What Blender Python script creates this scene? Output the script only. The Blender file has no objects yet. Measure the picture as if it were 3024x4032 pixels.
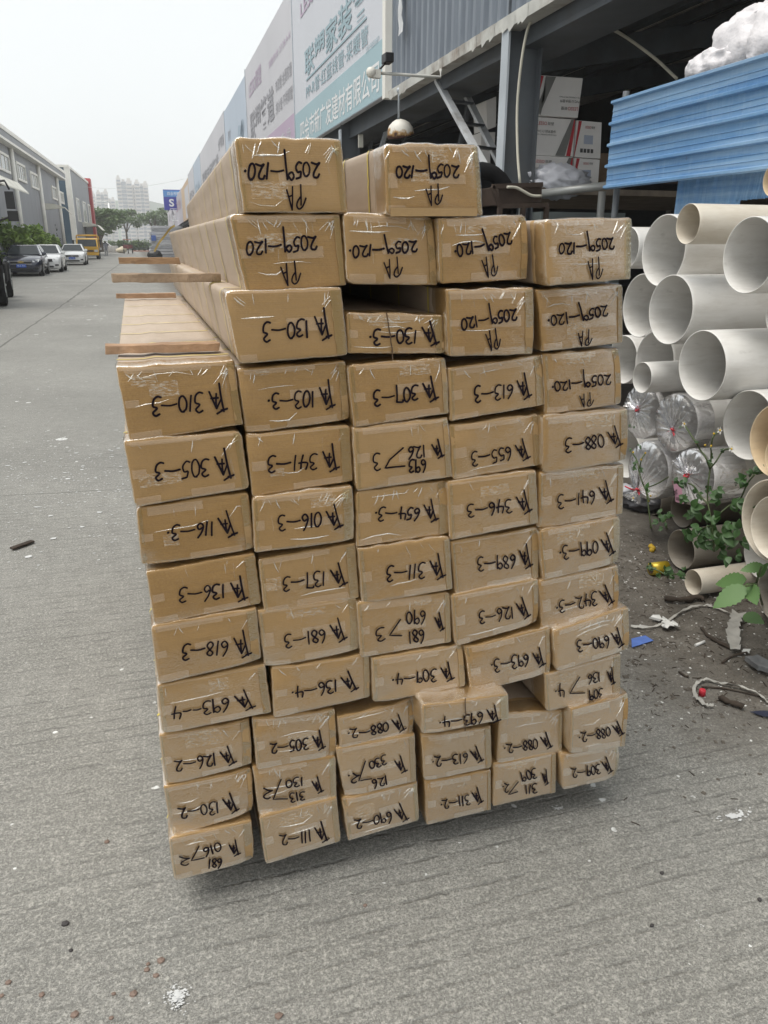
import bpy, bmesh, math, random
from mathutils import Vector, Matrix, noise as mnoise
from mathutils.bvhtree import BVHTree
SC = bpy.context.scene
COL = SC.collection
RAD = math.radians
PI = math.pi
rnd = random.Random(7)

# ---------------------------------------------------------------- camera
YAW, PITCH, ROLL, EYE = RAD(17.25), RAD(19.25), RAD(-0.25), 1.6
FPX = 1661 * 3024 / 1659.0            # focal length in photo pixels (3024 wide)
fw = Vector((math.sin(YAW) * math.cos(PITCH), math.cos(YAW) * math.cos(PITCH), -math.sin(PITCH)))
_r = Vector((math.cos(YAW), -math.sin(YAW), 0))
_d = fw.cross(_r)
RT = _r * math.cos(ROLL) + _d * math.sin(ROLL)
DN = _d * math.cos(ROLL) - _r * math.sin(ROLL)
CAM = Vector((0, 0, EYE))
cd = bpy.data.cameras.new('camera')
cd.sensor_fit = 'HORIZONTAL'
cd.sensor_width = 36
cd.lens = 36 * FPX / 3024
cd.clip_start = 0.05
cd.clip_end = 6000
cam = bpy.data.objects.new('camera', cd)
COL.objects.link(cam)
cam.matrix_world = Matrix(((RT.x, -DN.x, -fw.x, CAM.x), (RT.y, -DN.y, -fw.y, CAM.y), (RT.z, -DN.z, -fw.z, CAM.z), (0, 0, 0, 1)))
SC.camera = cam

# ---------------------------------------------------------------- sky, sun, exposure
W = bpy.data.worlds.new('World')
SC.world = W
W.use_nodes = True
nt = W.node_tree
nt.nodes.clear()
SUN_EL, SUN_ROT = RAD(68), RAD(262)
sky = nt.nodes.new('ShaderNodeTexSky')
sky.sky_type = 'NISHITA'
sky.sun_disc = False
sky.sun_elevation = SUN_EL
sky.sun_rotation = SUN_ROT
sky.air_density = 1.0
sky.dust_density = 4.0
sky.ozone_density = 1.0
hs = nt.nodes.new('ShaderNodeHueSaturation')
hs.inputs['Saturation'].default_value = 0.22
mx = nt.nodes.new('ShaderNodeMixRGB')          # cloud deck: the clear sky shows only faintly through it
mx.inputs['Fac'].default_value = 0.72
mx.inputs['Color2'].default_value = (7.05, 7.35, 7.4, 1)
bg = nt.nodes.new('ShaderNodeBackground')
bg.inputs['Strength'].default_value = 0.1
out = nt.nodes.new('ShaderNodeOutputWorld')
nt.links.new(sky.outputs[0], hs.inputs['Color'])
nt.links.new(hs.outputs[0], mx.inputs['Color1'])
nt.links.new(mx.outputs[0], bg.inputs['Color'])
nt.links.new(bg.outputs[0], out.inputs[0])
sl = bpy.data.lights.new('sun', 'SUN')
sl.energy = 1.5
sl.angle = RAD(40)
sl.color = (1, 0.94, 0.85)
sun = bpy.data.objects.new('sun', sl)
COL.objects.link(sun)
# sky rotation is measured clockwise from +Y
_sd = Vector((math.sin(SUN_ROT) * math.cos(SUN_EL), math.cos(SUN_ROT) * math.cos(SUN_EL), math.sin(SUN_EL)))
sun.rotation_euler = _sd.to_track_quat('Z', 'Y').to_euler()
SC.view_settings.view_transform = 'Standard'
SC.view_settings.look = 'None'
SC.view_settings.exposure = 0.70
SC.view_settings.gamma = 1.0
SC.cycles.transparent_max_bounces = 24
SC.cycles.max_bounces = 8
SC.cycles.volume_bounces = 1

# ---------------------------------------------------------------- measuring the photograph (photo pixels to real points)
def ray(x, y):
    return RT * ((x - 1512.0) / FPX) + DN * ((y - 2016.0) / FPX) + fw
def oz(x, y, z=0.0):
    v = ray(x, y); return CAM + v * ((z - EYE) / v.z)
def ox(x, y, X):
    v = ray(x, y); return CAM + v * (X / v.x)
def oy(x, y, Y):
    v = ray(x, y); return CAM + v * (Y / v.y)
SHA = RAD(1.2)                                  # the shed stands 1.2 degrees off the road
SHN = Vector((math.cos(SHA), -math.sin(SHA), 0))
SHD = Vector((math.sin(SHA), math.cos(SHA), 0))
def osh(x, y, off):                             # point on a vertical plane parallel to the shed front
    v = ray(x, y); return CAM + v * (off / v.dot(SHN))
def shp(t, off, z):                             # shed coordinates to world
    return SHD * t + SHN * off + Vector((0, 0, z))

# ---------------------------------------------------------------- materials
class NT:
    def __init__(s, name):
        s.m = bpy.data.materials.new(name); s.m.use_nodes = True
        s.t = s.m.node_tree; s.t.nodes.clear()
        s.out = s.n('ShaderNodeOutputMaterial')
    def n(s, ty, **kw):
        o = s.t.nodes.new(ty)
        for k, v in kw.items():
            if k.startswith('_'): setattr(o, k[1:], v)
            else:
                o.inputs[k.replace('__', ' ')].default_value = v
        return o
    def l(s, a, b): s.t.links.new(a, b)
    def pos(s, scale=(1, 1, 1), rot=(0, 0, 0), src='Object', loc=(0, 0, 0)):
        c = s.n('ShaderNodeTexCoord'); mp = s.n('ShaderNodeMapping')
        mp.inputs['Scale'].default_value = scale; mp.inputs['Rotation'].default_value = rot; mp.inputs['Location'].default_value = loc
        s.l(c.outputs[src], mp.inputs[0]); return mp.outputs[0]
    def noise(s, vec, scale, detail=4, rough=.55, dist=0):
        o = s.n('ShaderNodeTexNoise', Scale=scale, Detail=detail, Roughness=rough, Distortion=dist); s.l(vec, o.inputs['Vector']); return o.outputs['Fac']
    def ramp(s, fac, stops):
        o = s.n('ShaderNodeValToRGB'); e = o.color_ramp.elements
        while len(e) < len(stops): e.new(.5)
        for q, (p, c) in zip(e, stops):
            q.position = p; q.color = c if len(c) == 4 else (*c, 1)
        s.l(fac, o.inputs[0]); return o.outputs[0]
    def mix(s, fac, a, b, mode='MIX'):
        o = s.n('ShaderNodeMixRGB', _blend_type=mode)
        for v, k in ((fac, 'Fac'), (a, 'Color1'), (b, 'Color2')):
            if isinstance(v, (int, float)): o.inputs[k].default_value = v
            elif isinstance(v, tuple): o.inputs[k].default_value = v if len(v) == 4 else (*v, 1)
            else: s.l(v, o.inputs[k])
        return o.outputs[0]
    def math(s, op, a, b=None, c=None):
        o = s.n('ShaderNodeMath', _operation=op)
        for i, v in enumerate((a, b, c)):
            if v is None: continue
            if isinstance(v, (int, float)): o.inputs[i].default_value = v
            else: s.l(v, o.inputs[i])
        return o.outputs[0]
    def bump(s, h, strength=.3, dist=.01):
        o = s.n('ShaderNodeBump', Strength=strength, Distance=dist); s.l(h, o.inputs['Height']); return o.outputs[0]
    def pbr(s, color, rough=.6, metal=0., normal=None, spec=.5, coat=0.):
        o = s.n('ShaderNodeBsdfPrincipled')
        for v, k in ((color, 'Base Color'), (rough, 'Roughness'), (metal, 'Metallic'), (spec, 'Specular IOR Level'), (coat, 'Coat Weight')):
            if isinstance(v, (int, float)): o.inputs[k].default_value = v
            elif isinstance(v, tuple): o.inputs[k].default_value = v if len(v) == 4 else (*v, 1)
            else: s.l(v, o.inputs[k])
        if normal is not None: s.l(normal, o.inputs['Normal'])
        s.l(o.outputs[0], s.out.inputs[0]); return o
def simple(name, col, rough=.6, metal=0., var=.12, scale=6., bump=0., bscale=80., spec=.5, coat=0., dirt=None):
    t = NT(name); p = t.pos()
    f = t.noise(p, scale, 5)
    lo = tuple(c * (1 - var) for c in col); hi = tuple(min(1, c * (1 + var)) for c in col)
    c = t.ramp(f, [(.3, lo), (.7, hi)])
    if dirt:
        g = t.ramp(t.noise(p, scale * .6, 8, .65), [(.5, (0, 0, 0)), (.75, (1, 1, 1))])
        c = t.mix(g, c, dirt)
    nm = t.bump(t.noise(p, bscale, 3), bump, .01) if bump else None
    t.pbr(c, rough, metal, nm, spec, coat); return t.m

# ---------------------------------------------------------------- objects
def props(o, label=None, cat=None, group=None, kind=None):
    if label: o['label'] = label
    if cat: o['category'] = cat
    if group: o['group'] = group
    if kind: o['kind'] = kind
    return o
def thing(name, label, cat, loc=(0, 0, 0), group=None):
    o = bpy.data.objects.new(name, None); COL.objects.link(o)
    o.location = loc; o.empty_display_size = .1
    return props(o, label, cat, group)
def origin_of(p):
    v = Vector((0, 0, 0))
    while p is not None:
        v += Vector(p.location); p = p.parent
    return v
class MB:                                       # collects shapes in world coordinates, builds ONE mesh object
    def __init__(s): s.v = []; s.f = []; s.mi = []; s.sm = []
    def add(s, vs, fs, mi=0, sm=False):
        b = len(s.v); s.v += [Vector(q) for q in vs]
        for f in fs: s.f.append([i + b for i in f]); s.mi.append(mi); s.sm.append(sm)
        return s
    def box(s, lo, hi, mi=0, M=None):
        x0, y0, z0 = lo; x1, y1, z1 = hi
        vs = [Vector(q) for q in ((x0, y0, z0), (x1, y0, z0), (x1, y1, z0), (x0, y1, z0), (x0, y0, z1), (x1, y0, z1), (x1, y1, z1), (x0, y1, z1))]
        if M is not None: vs = [M @ q for q in vs]
        return s.add(vs, [(0, 3, 2, 1), (4, 5, 6, 7), (0, 1, 5, 4), (1, 2, 6, 5), (2, 3, 7, 6), (3, 0, 4, 7)], mi)
    def quad(s, a, b, c, d, mi=0): return s.add([a, b, c, d], [(0, 1, 2, 3)], mi)
    def slab(s, a, b, c, d, nrm, th, mi=0):     # quad a-b-c-d given thickness along nrm
        n = Vector(nrm) * th
        vs = [Vector(q) for q in (a, b, c, d)]; vs += [q + n for q in vs]
        return s.add(vs, [(3, 2, 1, 0), (4, 5, 6, 7), (0, 1, 5, 4), (1, 2, 6, 5), (2, 3, 7, 6), (3, 0, 4, 7)], mi)
    def tube(s, path, r, n=8, mi=0, caps=True, sm=True):
        path = [Vector(p) for p in path]; rs = r if isinstance(r, (list, tuple)) else [r] * len(path)
        vs = []; up = None
        for i, p in enumerate(path):
            t = (path[min(i + 1, len(path) - 1)] - path[max(i - 1, 0)]).normalized()
            if up is None: up = Vector((0, 0, 1)) if abs(t.z) < .9 else Vector((1, 0, 0))
            a = t.cross(up).normalized(); b = a.cross(t).normalized(); up = b
            for k in range(n):
                an = 2 * PI * k / n
                vs.append(p + (a * math.cos(an) + b * math.sin(an)) * rs[i])
        fs = [(i * n + k, i * n + (k + 1) % n, (i + 1) * n + (k + 1) % n, (i + 1) * n + k) for i in range(len(path) - 1) for k in range(n)]
        s.add(vs, fs, mi, sm)
        if caps:
            b = len(s.v) - len(vs)
            s.f.append([b + k for k in range(n)][::-1]); s.mi.append(mi); s.sm.append(False)
            e = b + (len(path) - 1) * n
            s.f.append([e + k for k in range(n)]); s.mi.append(mi); s.sm.append(False)
        return s
    def bar(s, p0, p1, w, h, up=(0, 0, 1), mi=0):
        p0 = Vector(p0); p1 = Vector(p1); t = (p1 - p0).normalized(); a = t.cross(Vector(up))
        if a.length < 1e-4: a = t.cross(Vector((1, 0, 0)))
        a.normalize(); b = a.cross(t)
        vs = [p + a * (sx * w / 2) + b * (sy * h / 2) for p in (p0, p1) for sx, sy in ((-1, -1), (1, -1), (1, 1), (-1, 1))]
        return s.add(vs, [(3, 2, 1, 0), (4, 5, 6, 7), (0, 1, 5, 4), (1, 2, 6, 5), (2, 3, 7, 6), (3, 0, 4, 7)], mi)
    def prism(s, poly, dirv, mi=0):             # closed polygon extruded along dirv
        n = len(poly); vs = [Vector(p) for p in poly]; vs += [p + Vector(dirv) for p in vs]
        fs = [tuple(range(n))[::-1], tuple(range(n, 2 * n))] + [(i, (i + 1) % n, n + (i + 1) % n, n + i) for i in range(n)]
        return s.add(vs, fs, mi)
    def ball(s, c, r, n=10, mi=0, z=None):
        z = z or r; vs = []; m = n // 2
        for i in range(m + 1):
            th = PI * i / m
            for k in range(n): vs.append(Vector(c) + Vector((r * math.sin(th) * math.cos(2 * PI * k / n), r * math.sin(th) * math.sin(2 * PI * k / n), z * math.cos(th))))
        return s.add(vs, [(i * n + k, (i + 1) * n + k, (i + 1) * n + (k + 1) % n, i * n + (k + 1) % n) for i in range(m) for k in range(n)], mi, True)
    def build(s, name, mats, parent=None, bevel=0., weld=False):
        o0 = origin_of(parent)
        me = bpy.data.meshes.new(name)
        me.from_pydata([q - o0 for q in s.v], [], s.f)
        for m in (mats if isinstance(mats, (list, tuple)) else [mats]): me.materials.append(m)
        me.polygons.foreach_set('material_index', s.mi)
        me.polygons.foreach_set('use_smooth', s.sm)
        if weld:
            bm = bmesh.new(); bm.from_mesh(me); bmesh.ops.remove_doubles(bm, verts=bm.verts, dist=1e-5); bmesh.ops.recalc_face_normals(bm, faces=bm.faces); bm.to_mesh(me); bm.free()
        me.update()
        o = bpy.data.objects.new(name, me); COL.objects.link(o); o.parent = parent
        if bevel:
            b = o.modifiers.new('bevel', 'BEVEL'); b.width = bevel; b.segments = 2; b.limit_method = 'ANGLE'; b.angle_limit = RAD(40)
        return o
def catmull(pts, k=5):
    pts = [Vector((*p, 0)) if len(p) == 2 else Vector(p) for p in pts]
    if len(pts) < 3: return [pts[0].lerp(pts[-1], i / k) for i in range(k + 1)]
    P = [pts[0] * 2 - pts[1]] + pts + [pts[-1] * 2 - pts[-2]]; r = []
    for i in range(1, len(P) - 2):
        for j in range(k):
            t = j / k
            r.append(.5 * (2 * P[i] + (P[i + 1] - P[i - 1]) * t + (2 * P[i - 1] - 5 * P[i] + 4 * P[i + 1] - P[i + 2]) * t * t + (3 * P[i] - P[i - 1] - 3 * P[i + 1] + P[i + 2]) * t ** 3))
    r.append(pts[-1]); return r
def text_mesh(body, size=1.0, bold=0.0):        # printed lettering as triangles in the xy plane
    c = bpy.data.curves.new('lettering', 'FONT'); c.body = body; c.size = size; c.offset = bold; c.resolution_u = 3
    o = bpy.data.objects.new('lettering', c); COL.objects.link(o)
    dg = bpy.context.evaluated_depsgraph_get()
    me = bpy.data.meshes.new_from_object(o.evaluated_get(dg))
    vs = [v.co.copy() for v in me.vertices]; fs = [tuple(p.vertices) for p in me.polygons]
    bpy.data.objects.remove(o); bpy.data.meshes.remove(me); bpy.data.curves.remove(c)
    return vs, fs
def put_text(mb, body, org, ux, uy, width=None, height=None, mi=0, bold=0.0):
    # lettering from org (lower left), ux = reading direction, uy = up; fitted to width x height
    vs, fs = text_mesh(body, 1.0, bold)
    if not vs: return
    x0 = min(v.x for v in vs); x1 = max(v.x for v in vs); y0 = min(v.y for v in vs); y1 = max(v.y for v in vs)
    sy = height / (y1 - y0) if height else width / (x1 - x0)
    sx = width / (x1 - x0) if width else sy
    org = Vector(org); ux = Vector(ux).normalized(); uy = Vector(uy).normalized()
    mb.add([org + ux * ((v.x - x0) * sx) + uy * ((v.y - y0) * sy) for v in vs], fs, mi)
# ================================================================ ground
t = NT('concrete_yard')
p = t.pos()
big = t.noise(p, .35, 6, .6); mid = t.noise(p, 3.2, 6, .62); fine = t.noise(p, 190, 3, .6); fine2 = t.noise(p, 70, 4, .65); grit = t.noise(p, 420, 1, .5)
c = t.ramp(big, [(.34, (.18, .178, .164)), (.66, (.335, .33, .306))])
blot = t.noise(p, 13, 5, .7)
c = t.mix(t.math('MULTIPLY', t.ramp(blot, [(.38, (1, 1, 1)), (.5, (0, 0, 0))]), .42), c, (.15, .147, .135))
c = t.mix(t.math('MULTIPLY', t.ramp(blot, [(.55, (0, 0, 0)), (.68, (1, 1, 1))]), .45), c, (.43, .42, .385))
st = t.ramp(t.noise(t.pos((1, .6, 1), loc=(4.2, 2.2, 0)), .8, 6, .65, .6), [(.52, (0, 0, 0)), (.66, (1, 1, 1))])
c = t.mix(t.math('MULTIPLY', st, .35), c, (.14, .137, .128))
c = t.mix(t.math('MULTIPLY', t.ramp(mid, [(.36, (1, 1, 1)), (.58, (0, 0, 0))]), .5), c, (.23, .225, .21))
c = t.mix(t.math('MULTIPLY', t.ramp(fine, [(.43, (1, 1, 1)), (.54, (0, 0, 0))]), .72), c, (.10, .099, .089))
cell = t.noise(p, 105, 2, .6)
c = t.mix(t.math('MULTIPLY', t.ramp(cell, [(.54, (0, 0, 0)), (.64, (1, 1, 1))]), .42), c, (.48, .47, .425))
c = t.mix(t.math('MULTIPLY', t.ramp(fine2, [(.52, (0, 0, 0)), (.68, (1, 1, 1))]), .5), c, (.50, .485, .44))
c = t.mix(t.math('MULTIPLY', t.ramp(grit, [(.62, (0, 0, 0)), (.72, (1, 1, 1))]), .55), c, (.62, .61, .57))
# raked grooves across the yard
sep = t.n('ShaderNodeSeparateXYZ'); t.l(p, sep.inputs[0])
X_, Y_ = sep.outputs['X'], sep.outputs['Y']
wob = t.math('MULTIPLY', t.math('SUBTRACT', t.noise(t.pos((.5, 2, 1)), 1.4, 2, .5), .5), .025)
wob2 = t.math('MULTIPLY', t.math('SUBTRACT', t.noise(p, 34, 3, .6), .5), .022)
yy = t.math('ADD', t.math('ADD', t.math('ADD', Y_, t.math('MULTIPLY', X_, .015)), wob), wob2)
fr = t.math('FRACT', t.math('DIVIDE', yy, .062))
gvr = t.n('ShaderNodeMapRange', _interpolation_type='SMOOTHSTEP'); gvr.inputs[1].default_value = .02; gvr.inputs[2].default_value = .13; gvr.inputs[3].default_value = 1; gvr.inputs[4].default_value = 0
t.l(t.math('ABSOLUTE', t.math('SUBTRACT', fr, .5)), gvr.inputs[0]); gv = gvr.outputs[0]
brk = t.ramp(t.noise(t.pos((5, 14, 1)), 2.2, 5, .7), [(.44, (0, 0, 0)), (.58, (1, 1, 1))])
near = t.ramp(t.noise(p, .55, 2, .5), [(.3, (.25, .25, .25)), (.6, (1, 1, 1))])
gm = t.math('MULTIPLY', t.math('MULTIPLY', gv, brk), near)
c = t.mix(t.math('MULTIPLY', gm, .54), c, (.095, .093, .085))
br = t.noise(t.pos((1.3, 22, 1)), 3.2, 6, .7, .3)
c = t.mix(t.math('MULTIPLY', t.ramp(br, [(.34, (1, 1, 1)), (.46, (0, 0, 0))]), .38), c, (.13, .128, .115))
# settled pale dust, white paint drips
vor = t.n('ShaderNodeTexVoronoi', Scale=2.6, Randomness=1.); t.l(t.pos((1, 1, 1), loc=(3.3, 1.7, 0)), vor.inputs['Vector'])
dist = t.math('ADD', vor.outputs['Distance'], t.math('MULTIPLY', t.math('SUBTRACT', t.noise(p, 24, 3, .6), .5), .16))
clus = t.ramp(t.noise(t.pos((1, 1, 1), loc=(1.5, 0, 0)), .42, 4, .6), [(.46, (0, 0, 0)), (.64, (1, 1, 1))])
rad = t.math('MULTIPLY', clus, .15)
spot = t.math('LESS_THAN', dist, rad)
vor2 = t.n('ShaderNodeTexVoronoi', Scale=11., Randomness=1.); t.l(p, vor2.inputs['Vector'])
spot2 = t.math('LESS_THAN', t.math('ADD', vor2.outputs['Distance'], t.math('MULTIPLY', t.math('SUBTRACT', t.noise(p, 60, 2), .5), .2)), t.math('MULTIPLY', clus, .135))
sp = t.math('MULTIPLY', t.math('MAXIMUM', spot, spot2), t.ramp(t.noise(p, 40, 3), [(.35, (.35, .35, .35)), (.6, (1, 1, 1))]))
c = t.mix(sp, c, (.72, .73, .72))
# slab joints and cracks: lines through pairs of ground points
def line_mask(a, b, w, wig):
    a = Vector(a); b = Vector(b); d = (b - a).normalized(); n = Vector((-d.y, d.x))
    s = t.math('ADD', t.math('MULTIPLY', X_, n.x), t.math('MULTIPLY', Y_, n.y))
    s = t.math('SUBTRACT', s, n.x * a.x + n.y * a.y)
    s = t.math('ADD', s, t.math('MULTIPLY', t.math('SUBTRACT', t.noise(p, 1.1, 5, .65), .5), wig))
    al = t.math('ADD', t.math('MULTIPLY', X_, d.x), t.math('MULTIPLY', Y_, d.y)); a0 = d.x * a.x + d.y * a.y
    on = t.math('MULTIPLY', t.math('GREATER_THAN', al, a0), t.math('LESS_THAN', al, a0 + (b - a).length))
    return t.math('MULTIPLY', on, t.math('LESS_THAN', t.math('ABSOLUTE', s), w))
G2 = lambda x, y: oz(x, y).xy
for a, b, w, wig in ((G2(-200, 1500), G2(262, 1190), .02, .1), (G2(262, 1190), G2(470, 1040), .035, .2), (G2(262, 1190), G2(600, 1195), .012, .2), (G2(-60, 1955), G2(560, 1925), .005, .12), (G2(60, 1830), G2(520, 1842), .003, .1)):
    c = t.mix(t.math('MULTIPLY', line_mask(a, b, w, wig), .75), c, (.07, .068, .06))
# earth washed over the yard on the shed side
yc = t.n('ShaderNodeClamp'); yc.inputs[1].default_value = -1.2; yc.inputs[2].default_value = 1.2; t.l(t.math('SUBTRACT', Y_, 2.2), yc.inputs[0])
edge = t.math('ADD', X_, t.math('MULTIPLY', yc.outputs[0], .40))
edge = t.math('SUBTRACT', edge, t.math('MULTIPLY', t.math('MAXIMUM', t.math('SUBTRACT', 1.75, Y_), 0.), 2.2))
edge = t.math('ADD', edge, t.math('MULTIPLY', t.math('SUBTRACT', t.noise(p, 1.6, 7, .65), .5), 1.3))
mr = t.n('ShaderNodeMapRange'); t.l(edge, mr.inputs[0]); mr.inputs[1].default_value = 1.25; mr.inputs[2].default_value = 2.0
dc = t.ramp(t.noise(p, 9, 8, .7), [(.3, (.062, .051, .038)), (.55, (.128, .110, .088)), (.75, (.23, .21, .18))])
dc = t.mix(t.math('MULTIPLY', t.ramp(t.noise(p, 130, 3, .6), [(.42, (1, 1, 1)), (.55, (0, 0, 0))]), .6), dc, (.05, .044, .038))
c = t.mix(t.math('MULTIPLY', mr.outputs[0], .88), c, dc)
h = t.math('ADD', t.math('ADD', t.math('MULTIPLY', fine, .35), t.math('MULTIPLY', fine2, .5)), t.math('MULTIPLY', gm, -.8))
h = t.math('ADD', h, t.math('MULTIPLY', t.math('MULTIPLY', t.noise(p, 26, 6, .7), mr.outputs[0]), 3.0))
t.pbr(c, .7, 0, t.bump(h, .7, .006), .5)
M_GROUND = t.m
g = MB(); g.quad((-900, -30, 0), (900, -30, 0), (900, 1500, 0), (-900, 1500, 0)); props(g.build('ground', M_GROUND), kind='structure')

# ================================================================ materials used around the yard
M_GREYCLAD = NT('grey_cladding'); t = M_GREYCLAD
p = t.pos(); sx = t.n('ShaderNodeSeparateXYZ'); t.l(p, sx.inputs[0])
rib = t.math('LESS_THAN', t.math('FRACT', t.math('MULTIPLY', t.math('ADD', sx.outputs['Y'], sx.outputs['X']), 1.25)), .06)
c = t.ramp(t.noise(t.pos((.4, .4, .06)), 3, 5, .6), [(.3, (.235, .245, .265)), (.7, (.30, .31, .33))])
c = t.mix(t.math('MULTIPLY', rib, .35), c, (.15, .16, .17)); t.pbr(c, .55, 0, None, .3); M_GREYCLAD = t.m
M_BLUECLAD = simple('blue_grey_cladding', (.075, .125, .175), .5, var=.08, scale=.6)
M_WTRIM = simple('white_trim', (.82, .80, .74), .5, var=.08, scale=1.5)
M_REDTRIM = simple('red_panel', (.42, .045, .05), .5, var=.1)
M_WGLASS = simple('window_glass', (.30, .32, .32), .12, var=.25, scale=.8)
M_DARK = simple('dark_opening', (.02, .021, .022), .7)
M_GALV = simple('galvanised_sheet', (.40, .41, .40), .4, .3, var=.15, scale=2)
M_BARK = simple('bark', (.10, .075, .05), .9, var=.3, scale=8, bump=.5, bscale=30)
def leaf_mat(name, a, b, rough=.5, tr=.25):
    t = NT(name); p = t.pos(); info = t.n('ShaderNodeObjectInfo')
    c = t.ramp(t.noise(p, 1.3, 5, .7), [(.3, a), (.7, b)])
    d = t.n('ShaderNodeBsdfPrincipled', Roughness=rough); t.l(c, d.inputs['Base Color'])
    tl = t.n('ShaderNodeBsdfTranslucent'); t.l(c, tl.inputs[0])
    m = t.n('ShaderNodeMixShader', Fac=tr); t.l(d.outputs[0], m.inputs[1]); t.l(tl.outputs[0], m.inputs[2]); t.l(m.outputs[0], t.out.inputs[0]); return t.m
M_LEAF = leaf_mat('tree_leaves', (.055, .105, .03), (.13, .20, .06))
M_LEAF2 = leaf_mat('pale_leaves', (.15, .26, .05), (.36, .48, .11))
M_LEAF3 = leaf_mat('dark_leaves', (.02, .045, .02), (.05, .085, .035))

# ================================================================ warehouses on the far side of the road
LA = RAD(1.8); LN = Vector((math.cos(LA), -math.sin(LA), 0)); LD = Vector((math.sin(LA), math.cos(LA), 0))
LOFF = -9.0
def ol(x, y, off=LOFF):
    v = ray(x, y); return CAM + v * (off / v.dot(LN))
def lp(tt, off, z): return LD * tt + LN * off + Vector((0, 0, z))
def tl(P): return P.dot(LD)
c4 = lambda x, y: (x * .42017, 480 + y * .42017)
e_top = ol(*c4(300, 254)); gut = ol(*c4(300, 342))
ZTOP, ZGUT = e_top.z, gut.z
T1 = tl(ol(*c4(605, 470))); T0 = 12.0
TW = tl(ol(*c4(552, 640), LOFF - .5))
w1 = thing('grey_warehouse', 'long grey clad warehouse with white gutters, windows and canopies on the left', 'building', lp((T0 + TW) / 2, LOFF - 6, 0))
m = MB(); o = LOFF - .5
def wallbox(mb, t0, t1, o0, o1, z0, z1, mi=0):
    vs = [lp(t0, o0, z0), lp(t1, o0, z0), lp(t1, o1, z0), lp(t0, o1, z0), lp(t0, o0, z1), lp(t1, o0, z1), lp(t1, o1, z1), lp(t0, o1, z1)]
    mb.add(vs, [(0, 3, 2, 1), (4, 5, 6, 7), (0, 1, 5, 4), (1, 2, 6, 5), (2, 3, 7, 6), (3, 0, 4, 7)], mi)
wallbox(m, T0, TW, o - 14, o, 0, ZGUT); m.build('wall', M_GREYCLAD, w1)
m = MB(); wallbox(m, T0, T1, o - 14, LOFF, ZGUT + .16, ZTOP - .14); m.build('fascia', M_GREYCLAD, w1)
m = MB(); wallbox(m, T0, T1 + .1, LOFF - 1, LOFF + .06, ZGUT, ZGUT + .16); m.build('gutter', M_WTRIM, w1)
m = MB(); wallbox(m, T0, T1 + .1, o - 14, LOFF + .06, ZTOP - .14, ZTOP + .12); m.build('roof', M_WTRIM, w1)
for a, b in (((95, 235), (180, 865)), ((350, 400), (420, 945)), ((525, 510), (575, 952)), ((-190, 100), (-100, 865))):
    q = ol(*c4(*a), o + .12); tt = tl(q); m = MB(); m.tube([lp(tt, o + .13, ZGUT), lp(tt, o + .13, 3.9), lp(tt, o + .13, 0)], .16, 8); m.build('downspout', M_WTRIM, w1)
def window(root, tl0, tl1, z0, z1, oo, n=4, D=lp, glass=M_WGLASS, frame=M_WTRIM):
    fb = MB(); f = .16
    for a in ((tl0, tl1, z1 - f, z1), (tl0, tl1, z0, z0 + f), (tl0, tl0 + f, z0 + f, z1 - f), (tl1 - f, tl1, z0 + f, z1 - f)): wallbox(fb, a[0], a[1], oo - .02, oo + .1, a[2], a[3])
    for k in range(1, n):
        x = tl0 + (tl1 - tl0) * k / n; wallbox(fb, x - .05, x + .05, oo - .02, oo + .06, z0 + f, z1 - f)
    fo = fb.build('window_frame', frame, root)
    gb = MB(); wallbox(gb, tl0 + .1, tl1 - .1, oo - .05, oo + .03, z0 + .1, z1 - .1); gb.build('window_pane', glass, fo)
for (x0, ya, yb), (x1, yc, yd) in (((-95, 225, 395), (68, 310, 492)), ((138, 362, 530), (222, 412, 573)), ((270, 452, 602), (342, 498, 640)), ((474, 590, 712), (520, 620, 737)), ((552, 643, 752), (586, 664, 772))):
    a = ol(*c4(x0, ya), o); b = ol(*c4(x0, yb), o); c_ = ol(*c4(x1, yc), o); d_ = ol(*c4(x1, yd), o)
    window(w1, tl(a), tl(c_), (b.z + d_.z) / 2, (a.z + c_.z) / 2, o)
def canopy(root, t0, t1, z, oo, out=2.2, sag=.0):
    mb = MB(); n = 5
    prof = [(-.3, .25), (0, .5), (.9, .45), (out - .5, .2), (out, -.35)]
    for (o0, h0), (o1, h1) in zip(prof[:-1], prof[1:]):
        mb.slab(lp(t0, oo + o0, z + h0), lp(t1, oo + o0, z + h0), lp(t1, oo + o1, z + h1), lp(t0, oo + o1, z + h1), (0, 0, -1), .07)
    for tt in (t0, t1): mb.quad(lp(tt, oo, z + .43), lp(tt, oo + .9, z + .38), lp(tt, oo + out - .5, z + .13), lp(tt, oo, z - .05))
    mb.build('canopy', M_WTRIM2, root)
M_WTRIM2 = simple('canopy_sheet', (.68, .66, .58), .55, var=.15, scale=1.2)
cz = ol(*c4(272, 668), LOFF + 1.7); canopy(w1, tl(cz) - 13, tl(cz), cz.z + .35, o)
cz = ol(*c4(668, 862), LOFF + 1.7); canopy(w1, tl(ol(*c4(415, 800), o)), tl(cz), cz.z + .35, o)
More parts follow.
